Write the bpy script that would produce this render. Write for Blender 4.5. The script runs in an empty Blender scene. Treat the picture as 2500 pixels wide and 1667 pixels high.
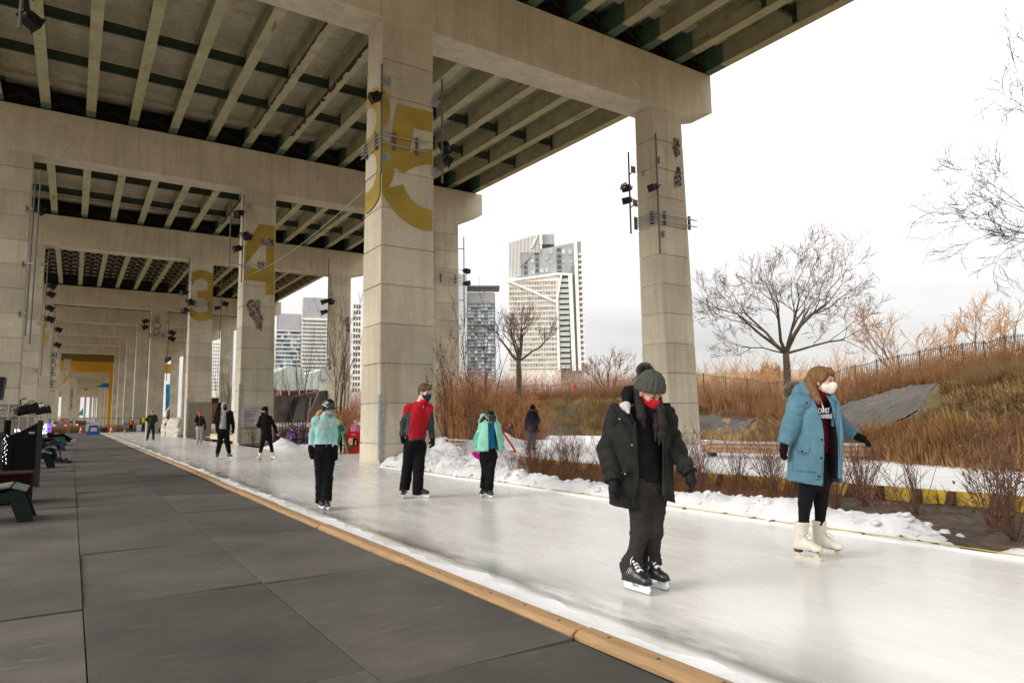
import bpy, bmesh, math, random
import numpy as np
from mathutils import Vector, Matrix
rnd = random.Random(7)
rng = np.random.default_rng(7)
S = bpy.context.scene
COL = S.collection

# ---------------------------------------------------------------- camera
F_PX, CX, CY = 1640.0, 1250.0, 833.5      # focal length and centre in pixels of the 2500 px wide photograph
CAM = np.array([0.0, 0.0, 1.3])
def _d(u, v): return np.array([u-CX, -(v-CY), -F_PX])
_y = _d(174.5, 1030.0); _y /= np.linalg.norm(_y)
_h = _d(174.5+3000, 1030.0-3000*.0128)
_z = np.cross(_h, _y); _z /= np.linalg.norm(_z)
if _z[1] < 0: _z = -_z
_x = np.cross(_y, _z)
RW = np.array([_x, _y, _z])
def ray(u, v):
    r = RW @ _d(u, v); return r/np.linalg.norm(r)
def gz(u, v, z=0.0):
    r = ray(u, v); return CAM + r*((z-CAM[2])/r[2])
def gx(u, v, x):
    r = ray(u, v); return CAM + r*((x-CAM[0])/r[0])
def gy(u, v, y):
    r = ray(u, v); return CAM + r*((y-CAM[1])/r[1])
cam_d = bpy.data.cameras.new('camera'); cam = bpy.data.objects.new('camera', cam_d); COL.objects.link(cam)
m = Matrix([[*RW[i], CAM[i]] for i in range(3)] + [[0, 0, 0, 1]])
cam.matrix_world = m
cam_d.sensor_width = 36; cam_d.lens = 36*F_PX/2500; cam_d.clip_start = .05; cam_d.clip_end = 5000
S.camera = cam

# ---------------------------------------------------------------- world, sun, exposure
EXPOSURE = 1.0
SUN_EL, SUN_AZ = math.radians(24), math.radians(-78)
W = bpy.data.worlds.new("World"); S.world = W; W.use_nodes = True
nt = W.node_tree; nt.nodes.clear()
def wn(t, **k):
    n = nt.nodes.new(t)
    for a, b in k.items(): setattr(n, a, b)
    return n
sky = wn('ShaderNodeTexSky', sky_type='NISHITA', sun_disc=False, sun_elevation=SUN_EL, sun_rotation=SUN_AZ)
tc = wn('ShaderNodeTexCoord'); sep = wn('ShaderNodeSeparateXYZ')
nt.links.new(tc.outputs['Generated'], sep.inputs[0])
# overcast sky: luminance grows from the horizon to the zenith
mr = wn('ShaderNodeMapRange'); nt.links.new(sep.outputs['Z'], mr.inputs['Value'])
mr.inputs['From Min'].default_value = .10; mr.inputs['From Max'].default_value = 1
mr.inputs['To Min'].default_value = 4.4; mr.inputs['To Max'].default_value = 16.5
mp = wn('ShaderNodeMapping'); mp.inputs['Scale'].default_value = (1.2, 1.2, 5.5)
nt.links.new(tc.outputs['Generated'], mp.inputs[0])
nz = wn('ShaderNodeTexNoise'); nz.inputs['Scale'].default_value = 1.6; nz.inputs['Detail'].default_value = 5
nt.links.new(mp.outputs[0], nz.inputs['Vector'])
mr2 = wn('ShaderNodeMapRange'); nt.links.new(nz.outputs['Fac'], mr2.inputs['Value'])
mr2.inputs['From Min'].default_value = .3; mr2.inputs['From Max'].default_value = .7
mr2.inputs['To Min'].default_value = .82; mr2.inputs['To Max'].default_value = 1.18
mu = wn('ShaderNodeMath', operation='MULTIPLY'); nt.links.new(mr.outputs[0], mu.inputs[0]); nt.links.new(mr2.outputs[0], mu.inputs[1])
cc = wn('ShaderNodeCombineColor')
for i, k in enumerate((1.0, .985, .965)):
    q = wn('ShaderNodeMath', operation='MULTIPLY'); q.inputs[1].default_value = k
    nt.links.new(mu.outputs[0], q.inputs[0]); nt.links.new(q.outputs[0], cc.inputs[i])
mx = wn('ShaderNodeMix', data_type='RGBA'); mx.inputs['Factor'].default_value = .94
nt.links.new(sky.outputs[0], mx.inputs[6]); nt.links.new(cc.outputs[0], mx.inputs[7])
bg = wn('ShaderNodeBackground'); bg.inputs['Strength'].default_value = .1
nt.links.new(mx.outputs[2], bg.inputs['Color'])
wo = wn('ShaderNodeOutputWorld'); nt.links.new(bg.outputs[0], wo.inputs[0])
sun_d = bpy.data.lights.new('sun', 'SUN'); sun_d.energy = 1.5; sun_d.angle = math.radians(32); sun_d.color = (1, .96, .9)
sun = bpy.data.objects.new('sun', sun_d); COL.objects.link(sun)
sd = Vector((math.sin(SUN_AZ)*math.cos(SUN_EL), math.cos(SUN_AZ)*math.cos(SUN_EL), math.sin(SUN_EL)))
sun.rotation_euler = sd.to_track_quat('Z', 'Y').to_euler()
S.view_settings.view_transform = 'Standard'; S.view_settings.look = 'None'
S.view_settings.exposure = EXPOSURE; S.view_settings.gamma = 1; S.view_settings.use_curve_mapping = False
S.render.engine = 'CYCLES'
S.cycles.max_bounces = 7; S.cycles.diffuse_bounces = 5; S.cycles.glossy_bounces = 3
S.cycles.transparent_max_bounces = 6; S.cycles.use_denoising = True

# ---------------------------------------------------------------- materials
class NT:
    def __init__(s, name):
        s.m = bpy.data.materials.new(name); s.m.use_nodes = True
        s.t = s.m.node_tree; s.b = s.t.nodes['Principled BSDF']
    def n(s, t, **k):
        x = s.t.nodes.new(t)
        for a, b in k.items():
            if a.startswith('i_'): x.inputs[a[2:].replace('_', ' ')].default_value = b
            else: setattr(x, a, b)
        return x
    def l(s, a, b): s.t.links.new(a, b)
    def coord(s, kind='Object', scale=(1, 1, 1)):
        if kind == 'World': o = s.n('ShaderNodeNewGeometry').outputs['Position']
        else: o = s.n('ShaderNodeTexCoord').outputs[kind]
        q = s.n('ShaderNodeMapping'); q.inputs['Scale'].default_value = scale; s.l(o, q.inputs[0]); return q.outputs[0]
    def noise(s, co, scale, detail=4, rough=.55):
        q = s.n('ShaderNodeTexNoise'); q.inputs['Scale'].default_value = scale
        q.inputs['Detail'].default_value = detail; q.inputs['Roughness'].default_value = rough
        s.l(co, q.inputs['Vector']); return q.outputs['Fac']
    def ramp(s, f, stops):
        q = s.n('ShaderNodeValToRGB'); s.l(f, q.inputs[0]); e = q.color_ramp.elements
        while len(e) < len(stops): e.new(.5)
        for i, (p, c) in enumerate(stops):
            e[i].position = p; e[i].color = (*c, 1) if len(c) == 3 else c
        return q.outputs[0]
    def mix(s, f, a, b, mode='MIX'):
        q = s.n('ShaderNodeMix', data_type='RGBA', blend_type=mode)
        for i, x in ((0, f), (6, a), (7, b)):
            if hasattr(x, 'links'): s.l(x, q.inputs[i])
            else: q.inputs[i].default_value = x if not isinstance(x, tuple) else (*x, 1)
        return q.outputs[2]
    def bump(s, h, st, d=.01):
        q = s.n('ShaderNodeBump'); q.inputs['Strength'].default_value = st; q.inputs['Distance'].default_value = d
        s.l(h, q.inputs['Height'])
        if s.b.inputs['Normal'].links: s.l(s.b.inputs['Normal'].links[0].from_socket, q.inputs['Normal'])
        s.l(q.outputs[0], s.b.inputs['Normal'])
    def base(s, c):
        if hasattr(c, 'links'): s.l(c, s.b.inputs['Base Color'])
        else: s.b.inputs['Base Color'].default_value = (*c, 1)
def k(c, f): return tuple(min(1, x*f) for x in c)
_M = {}
def M(name, col, rough=.8, var=.18, scale=6, bump=.15, bscale=60, metal=0, col2=None, coord='Object', sc=(1, 1, 1), emit=0, spec=.5, sheen=0):
    if name in _M: return _M[name]
    q = NT(name); co = q.coord(coord, sc)
    f = q.noise(co, scale, 5)
    c2 = col2 or k(col, 1+var)
    q.base(q.ramp(f, [(.32, k(col, 1-var)), (.68, c2)]))
    q.b.inputs['Roughness'].default_value = rough; q.b.inputs['Metallic'].default_value = metal
    q.b.inputs['Specular IOR Level'].default_value = spec
    if sheen: q.b.inputs['Sheen Weight'].default_value = sheen
    if bump: q.bump(q.noise(co, bscale, 3), bump, .01)
    if emit:
        q.b.inputs['Emission Color'].default_value = (*col, 1); q.b.inputs['Emission Strength'].default_value = emit
    _M[name] = q.m; return q.m
def concrete(name, base, lifts=False, streak=.35):
    q = NT(name); co = q.coord('World'); st = q.coord('World', (2.2, 2.2, .16))
    b = k(base, 1)
    c = q.ramp(q.noise(co, .55, 6, .6), [(.3, k(b, .8)), (.7, k(b, 1.12))])
    c = q.mix(q.ramp(q.noise(st, 1.3, 6, .65), [(.46, (0, 0, 0)), (.66, (streak*1.25,)*3)]), c, k((b[0]*.60, b[1]*.53, b[2]*.43), 1))
    c = q.mix(q.ramp(q.noise(q.coord('World', (3.5, 3.5, .3)), 1.7, 5, .7), [(.58, (0, 0, 0)), (.70, (.35,)*3)]), c, k(b, 1.3))
    c = q.mix(q.ramp(q.noise(co, 9, 5, .7), [(.35, (.22,)*3), (.5, (0, 0, 0))]), c, k(b, .7))
    c = q.mix(q.ramp(q.noise(co, 2.1, 8, .75), [(.6, (0, 0, 0)), (.64, (.5,)*3)]), c, k(b, 1.22))
    c = q.mix(q.ramp(q.noise(q.coord('World', (5, 5, .22)), 1.0, 4, .6), [(.66, (0, 0, 0)), (.74, (.55,)*3)]), c, (.26, .13, .045))
    c = q.mix(q.ramp(q.noise(q.coord('World', (.6, .6, 1.3)), 1.1, 2, .4), [(.44, (0, 0, 0)), (.47, (.16,)*3)]), c, k(b, .72))
    vo = q.n('ShaderNodeTexVoronoi', feature='DISTANCE_TO_EDGE'); vo.inputs['Scale'].default_value = .55
    wco = q.n('ShaderNodeMix', data_type='VECTOR'); wco.inputs[0].default_value = .22
    nn = q.n('ShaderNodeTexNoise'); nn.inputs['Scale'].default_value = 1.7; nn.inputs['Detail'].default_value = 6; q.l(co, nn.inputs['Vector'])
    q.l(co, wco.inputs[4]); q.l(nn.outputs['Color'], wco.inputs[5]); q.l(wco.outputs[1], vo.inputs['Vector'])
    mk = q.ramp(q.noise(co, .35, 2), [(.5, (0, 0, 0)), (.62, (1, 1, 1))])
    cr = q.mix(mk, (0, 0, 0), q.ramp(vo.outputs['Distance'], [(.0, (.5,)*3), (.006, (0, 0, 0))]))
    c = q.mix(cr, c, k(b, .35))
    sp = q.ramp(q.noise(co, 26, 2, .5), [(.70, (0, 0, 0)), (.74, (.7,)*3)])
    c = q.mix(sp, c, k(b, .4))
    if lifts:      # each casting lift has its own tone
        sx = q.n('ShaderNodeSeparateXYZ'); q.l(co, sx.inputs[0]); fl = []
        for ax, (o_, s_) in (('Z', (-.58, 1/1.128)), ('X', (0, .2)), ('Y', (0, .2))):
            a1 = q.n('ShaderNodeMath', operation='MULTIPLY_ADD'); q.l(sx.outputs[ax], a1.inputs[0]); a1.inputs[1].default_value = s_; a1.inputs[2].default_value = o_*s_
            a2 = q.n('ShaderNodeMath', operation='FLOOR'); q.l(a1.outputs[0], a2.inputs[0]); fl.append(a2.outputs[0])
        cb = q.n('ShaderNodeCombineXYZ'); [q.l(f_, cb.inputs[i]) for i, f_ in enumerate(fl)]
        wn_ = q.n('ShaderNodeTexWhiteNoise'); q.l(cb.outputs[0], wn_.inputs['Vector'])
        c = q.mix(1.0, c, q.ramp(wn_.outputs['Value'], [(0, (.84, .83, .81)), (1, (1.06, 1.06, 1.06))]), 'MULTIPLY')
    q.base(c); q.b.inputs['Roughness'].default_value = .88
    q.bump(q.noise(co, 14, 6, .7), .25, .02); q.bump(sp, -.3, .01)
    _M[name] = q.m; return q.m
CONC = concrete('cast_concrete', (.57, .515, .40))
CONC_C = concrete('column_concrete', (.57, .515, .40), True)
CONC_L = concrete('sunfaded_concrete', (.58, .53, .43), streak=.25)
CONC_S = concrete('deck_slab_concrete', (.58, .51, .375), streak=.5)
def steel_green():
    q = NT('rusted_green_steel'); co = q.coord('World'); ln = q.coord('World', (3, .35, 3))
    c = q.ramp(q.noise(co, 1.2, 5), [(.3, (.28, .285, .165)), (.7, (.42, .40, .25))])
    c = q.mix(q.ramp(q.noise(ln, 1.1, 7, .7), [(.6, (0, 0, 0)), (.68, (.85,)*3)]), c, (.16, .07, .025))
    c = q.mix(q.ramp(q.noise(co, 2.6, 7, .75), [(.57, (0, 0, 0)), (.64, (.8,)*3)]), c, (.36, .19, .06))
    q.base(c); q.b.inputs['Roughness'].default_value = .7; q.bump(q.noise(co, 12, 4), .2, .01); return q.m
STEEL = steel_green()
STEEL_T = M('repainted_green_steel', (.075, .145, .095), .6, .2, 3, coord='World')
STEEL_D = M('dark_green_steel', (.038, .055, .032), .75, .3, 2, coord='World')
DARK = M('dark_steel_and_gap_shade', (.016, .014, .010), .9, .2, 2)  # dark steel tone, also carries the painted shade of the pier gaps
GALV = M('galvanised_steel', (.32, .33, .32), .5, .2, 10, metal=.5)
POLE = M('painted_grey_pole', (.10, .105, .10), .5, .15, 10)
BLACK = M('black_housing', (.007, .007, .007), .55, .2, 10, spec=.25)
BLACK_F = M('black_fabric', (.007, .007, .008), .95, .35, 9, .5, 90, spec=.1)
GOLD = M('gold_wall_paint', (.34, .235, .035), .85, .16, 1.2, .2, 20, coord='World')
BLKPAINT = M('black_wall_paint', (.02, .02, .018), .8)
YEL = M('yellow_frame_paint', (.62, .30, .01), .7, .12, 1, coord='World')

# ---------------------------------------------------------------- object helpers
def tag(o, label=None, cat=None, group=None, kind=None):
    if label: o['label'] = label
    if cat: o['category'] = cat
    if group: o['group'] = group
    if kind: o['kind'] = kind
    return o
def empty(name, loc=(0, 0, 0), rz=0, label=None, cat=None, group=None):
    o = bpy.data.objects.new(name, None); COL.objects.link(o)
    o.location = loc; o.rotation_euler = (0, 0, rz); o.empty_display_size = .3
    return tag(o, label, cat, group)
def link(name, me, mats, parent=None, smooth=False):
    o = bpy.data.objects.new(name, me); COL.objects.link(o)
    if not isinstance(mats, (list, tuple)): mats = [mats]
    if not me.materials:
        for x in mats: me.materials.append(x)
    if smooth: me.polygons.foreach_set('use_smooth', np.ones(len(me.polygons), bool))
    if parent is not None: o.parent = parent
    return o
def npmesh(name, V, Fs, mats, parent=None, smooth=False, mi=None):
    """V (n,3); Fs (m,k) int, all faces with k corners"""
    V = np.asarray(V, np.float32); Fs = np.asarray(Fs, np.int32)
    me = bpy.data.meshes.new(name); kk = Fs.shape[1]
    me.vertices.add(len(V)); me.vertices.foreach_set('co', V.ravel())
    me.loops.add(Fs.size); me.loops.foreach_set('vertex_index', Fs.ravel())
    me.polygons.add(len(Fs)); me.polygons.foreach_set('loop_start', np.arange(0, Fs.size, kk, dtype=np.int32))
    me.update(calc_edges=True)
    o = link(name, me, mats, parent, smooth)
    if mi is not None: me.polygons.foreach_set('material_index', np.asarray(mi, np.int32))
    return o
class MB:
    def __init__(s): s.v = []; s.f = []; s.mi = []
    def add(s, V, Fs, mi=0):
        n = len(s.v); s.v += [tuple(map(float, p)) for p in V]
        s.f += [tuple(i+n for i in f) for f in Fs]; s.mi += [mi]*len(Fs); return s
    def box(s, lo, hi, mi=0, M4=None):
        x0, y0, z0 = lo; x1, y1, z1 = hi
        V = [(x0, y0, z0), (x1, y0, z0), (x1, y1, z0), (x0, y1, z0), (x0, y0, z1), (x1, y0, z1), (x1, y1, z1), (x0, y1, z1)]
        return s.hexa(V, mi, M4)
    def hexa(s, V, mi=0, M4=None):
        if M4 is not None: V = [M4 @ Vector(p) for p in V]
        return s.add(V, [(0, 3, 2, 1), (4, 5, 6, 7), (0, 1, 5, 4), (1, 2, 6, 5), (2, 3, 7, 6), (3, 0, 4, 7)], mi)
    def bar(s, a, b, w, h, mi=0, up=(0, 0, 1)):
        a = Vector(a); b = Vector(b); d = (b-a); L = d.length; d.normalize()
        u = Vector(up); r = d.cross(u)
        if r.length < 1e-4: r = d.cross(Vector((1, 0, 0)))
        r.normalize(); u = r.cross(d)
        V = [a+r*sx*w/2+u*sz*h/2+d*t for t in (0, L) for sx, sz in ((-1, -1), (1, -1), (1, 1), (-1, 1))]
        return s.add(V, [(0, 1, 2, 3)[::-1], (4, 5, 6, 7), (0, 1, 5, 4), (1, 2, 6, 5), (2, 3, 7, 6), (3, 0, 4, 7)], mi)
    def tube(s, pts, r, n=8, mi=0, cap=True):
        P = [Vector(p) for p in pts]; R = r if isinstance(r, (list, tuple)) else [r]*len(P); V = []
        u = None
        for i, p in enumerate(P):
            d = (P[min(i+1, len(P)-1)]-P[max(i-1, 0)]).normalized()
            if u is None:
                u = d.cross(Vector((0, 0, 1)) if abs(d.z) < .9 else Vector((1, 0, 0))).normalized()
            u = (u-d*u.dot(d)).normalized(); w = d.cross(u)
            V += [p+(u*math.cos(2*math.pi*j/n)+w*math.sin(2*math.pi*j/n))*R[i] for j in range(n)]
        Fs = [(i*n+j, i*n+(j+1) % n, (i+1)*n+(j+1) % n, (i+1)*n+j) for i in range(len(P)-1) for j in range(n)]
        if cap: Fs += [tuple(range(n))[::-1], tuple((len(P)-1)*n+j for j in range(n))]
        return s.add(V, Fs, mi)
    def prism(s, poly, a, b, mi=0):
        """poly: list of 3D points (planar), extruded from offset vector a to b"""
        a = Vector(a); b = Vector(b); n = len(poly); V = [Vector(p)+a for p in poly]+[Vector(p)+b for p in poly]
        return s.add(V, [tuple(range(n))[::-1], tuple(range(n, 2*n))]+[(i, (i+1) % n, n+(i+1) % n, n+i) for i in range(n)], mi)
    def lathe(s, prof, n=12, c=(0, 0, 0), mi=0):
        V = [(c[0]+r*math.cos(2*math.pi*j/n), c[1]+r*math.sin(2*math.pi*j/n), c[2]+z) for r, z in prof for j in range(n)]
        Fs = [(i*n+j, i*n+(j+1) % n, (i+1)*n+(j+1) % n, (i+1)*n+j) for i in range(len(prof)-1) for j in range(n)]
        Fs += [tuple(range(n))[::-1], tuple((len(prof)-1)*n+j for j in range(n))]
        return s.add(V, Fs, mi)
    def build(s, name, mats, parent=None, smooth=False, recalc=True, bevel=0):
        me = bpy.data.meshes.new(name); me.from_pydata(s.v, [], s.f); me.polygons.foreach_set('material_index', s.mi)
        if recalc or bevel:
            bm = bmesh.new(); bm.from_mesh(me)
            if bevel: bmesh.ops.bevel(bm, geom=list(bm.edges), offset=bevel, segments=1, affect='EDGES', profile=.5)
            bmesh.ops.recalc_face_normals(bm, faces=bm.faces); bm.to_mesh(me); bm.free()
        return link(name, me, mats, parent, smooth)
def part_copy(src, parent, loc=None, rot=None):
    c = src.copy(); COL.objects.link(c); c.parent = parent
    if loc is not None: c.location = loc
    if rot is not None: c.rotation_euler = rot
    return c
def copy_tree(o, parent=None):
    c = o.copy(); COL.objects.link(c); c.parent = parent
    for ch in list(o.children): copy_tree(ch, c)
    return c
def segs_mesh(name, P0, P1, R0, R1, n, mats, parent=None, mi=None, smooth=False):
    P0 = np.asarray(P0, float); P1 = np.asarray(P1, float); R0 = np.asarray(R0); R1 = np.asarray(R1)
    d = P1-P0; L = np.linalg.norm(d, axis=1, keepdims=True); d = d/np.maximum(L, 1e-9)
    ref = np.where(np.abs(d[:, 2:3]) < .9, np.array([[0, 0, 1.]]), np.array([[1., 0, 0]]))
    u = np.cross(d, ref); u /= np.linalg.norm(u, axis=1, keepdims=True); w = np.cross(d, u)
    N = len(P0); V = np.zeros((N, 2*n, 3))
    for j in range(n):
        a = 2*math.pi*j/n; o = u*math.cos(a)+w*math.sin(a)
        V[:, j] = P0+o*R0[:, None]; V[:, n+j] = P1+o*R1[:, None]
    f = np.array([(j, (j+1) % n, n+(j+1) % n, n+j) for j in range(n)])
    Fs = (np.arange(N)[:, None, None]*2*n+f[None]).reshape(-1, 4)
    return npmesh(name, V.reshape(-1, 3), Fs, mats, parent, smooth, None if mi is None else np.repeat(mi, n))
def vnoise(x, y, z=0, seed=0):
    """cheap smooth pseudo noise in -1..1"""
    s = seed*1.7
    return (np.sin(x*1.7+1.3*np.sin(y*1.1+s)+s)+np.sin(y*1.9+1.7*np.sin(z*1.3+x*.7)+2.1*s)+np.sin(z*2.1+1.1*np.sin(x*1.5+y*.6)+s*3)+.6*np.sin((x+y)*3.1+s)+.5*np.sin((y-z)*4.3+x*2.2))/3.2
def fbm(x, y, z=0, seed=0, oct=4):
    a = 0; amp = 1; t = 0
    for i in range(oct):
        a = a+amp*vnoise(x, y, z, seed+i*3); t += amp; amp *= .5; x = x*2.03+5; y = y*2.03+9; z = z*2.03+1
    return a/t
# ================================================================ viaduct
#        Y      beam bottom  beam top   columns: (x0 bottom, x1 bottom, x0 top, x1 top)
BENTS = [(-1.9, 12.9, 15.0, ((7.2, 8.88, 7.1, 8.8), (18.1, 20.0, 17.75, 19.75))),
         (17.75, 13.15, 15.33, ((-3.75, -2.12, -3.75, -2.12), (7.18, 8.88, 7.15, 8.79), (18.58, 20.13, 18.15, 19.78))),
         (37.4, 13.76, 16.0, ((-3.75, -2.04, -3.75, -2.12), (7.34, 9.1, 7.3, 8.9), (18.75, 20.45, 18.7, 20.37))),
         (57.2, 13.88, 16.1, ((-3.8, -2.05, -3.8, -2.2), (7.42, 9.2, 7.28, 8.88), (18.65, 20.32, 18.5, 20.27))),
         (89, 14.42, 16.5, ((-3.95, -2.2, -3.95, -2.35), (7.32, 8.95, 7.3, 8.9), (18.7, 20.4, 18.7, 20.4))),
         (110, 15.1, 17.2, ((-4, -2.3, -4, -2.45), (7.3, 8.95, 7.3, 8.95), (18.7, 20.4, 18.7, 20.4))),
         (132, 15.65, 17.8, ((-4.1, -2.4, -4.1, -2.6), (7.3, 8.95, 7.3, 8.95), (18.7, 20.4, 18.7, 20.4))),
         (152, 15.95, 18.1, ((-4.1, -2.4, -4.1, -2.6), (7.3, 8.95, 7.3, 8.95), (18.7, 20.4, 18.7, 20.4))),
         (173, 16.08, 18.2, ((-4.2, -2.5, -4.2, -2.6), (7.3, 8.95, 7.3, 8.95), (18.7, 20.4, 18.7, 20.4)))]
GX = [.05+1.795*i for i in range(-4, 13)]
BX0, BX1 = -7.6, 21.68
def column_mesh(c, Y, depth, ztop, lift0=.58, lift=1.128, dtop=None):
    """one tapered shaft cast in lifts, a recessed joint between lifts"""
    x0, x1, u0, u1 = c; mb = MB(); z = -.15; dtop = dtop or depth; DD = lambda zz: depth+(dtop-depth)*max(0, zz)/ztop; zs = [-.15]; q = lift0
    while q < ztop-.4: zs.append(q); q += lift
    zs.append(ztop)
    g = .014
    def X(z):
        t = max(0, z)/ztop; return x0+(u0-x0)*t, x1+(u1-x1)*t
    r = random.Random(int(x0*10+Y))
    for a, b in zip(zs[:-1], zs[1:]):
        o = (r.random()-.5)*.016
        lo = a+(g if a > 0 else 0); hi = b-(g if b < ztop else 0)
        (p0, p1), (q0, q1) = X(lo), X(hi)
        mb.hexa([(p0+o, Y+o, lo), (p1+o, Y+o, lo), (p1+o, Y+DD(lo), lo), (p0+o, Y+DD(lo), lo), (q0+o, Y+o, hi), (q1+o, Y+o, hi), (q1+o, Y+DD(hi), hi), (q0+o, Y+DD(hi), hi)])
    (p0, p1), (q0, q1) = X(0), X(ztop)
    i = .035
    mb.hexa([(p0+i, Y+i, -.1), (p1-i, Y+i, -.1), (p1-i, Y+depth-i, -.1), (p0+i, Y+depth-i, -.1), (q0+i, Y+i, ztop-.02), (q1-i, Y+i, ztop-.02), (q1-i, Y+dtop-i, ztop-.02), (q0+i, Y+dtop-i, ztop-.02)])
    return mb
PIER_LABELS = ['concrete pier behind the camera side of the deck', 'nearest concrete pier with gold 3 and 5 painted around its tall column',
 'second concrete pier with a gold 4 painted on its spalled column', 'third concrete pier with a gold 3 facing the ice beside the bench',
 'fourth concrete pier behind the white netting pen with graffiti near its top', 'fifth concrete pier beyond the far end of the rink, black lettering on its left column',
 'sixth concrete pier framing the fenced lot past the rink', 'seventh concrete pier just before the last plain frame', 'eighth concrete pier directly in front of the yellow frame']
piers = []
for i, (Y, zb, zt, cols) in enumerate(BENTS):
    root = empty('bridge_pier', (0, Y, 0), 0, PIER_LABELS[i], 'bridge pier', 'concrete piers carrying the elevated road')
    piers.append(root); root.location = (0, 0, 0)
    D = 1.55
    for ci_, c in enumerate(cols): column_mesh(c, Y, D if ci_ < 2 else 1.4, zb, dtop=1.15 if ci_ < 2 else .9).build('column', CONC_C, root, bevel=.008 if i < 4 else 0)
    mb = MB(); yb0, yb1 = Y-.004, Y+1.18
    xe = cols[-1][3]+.05; xl = -4.1; tip = .55 if i != 2 else .85
    prof = [(xl-1.9, zb+.5), (xl, zb), (xe, zb), (BX1+(0 if i < 2 else .52), zb+tip), (BX1+(0 if i < 2 else .52), zt), (xl-1.9, zt)]
    mb.prism([(x, yb0, z) for x, z in prof], (0, 0, 0), (0, yb1-yb0, 0)); mb.build('cap_beam', CONC, root, bevel=.015)
    if i < 5:
        ml = MB(); zl = zb+(zt-zb)*.62
        ml.box((xl+0, yb0-.006, zl-.012), (BX1-.05, yb0+.01, zl+.012)); ml.build('form_joint', CONC_S, root)
    if i < 6:
        for gxx in GX: MB().box((gxx-.28, Y+.35, zt-.02), (gxx+.28, Y+1.2, zt+.085)).build('bearing', DARK, root)
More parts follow.
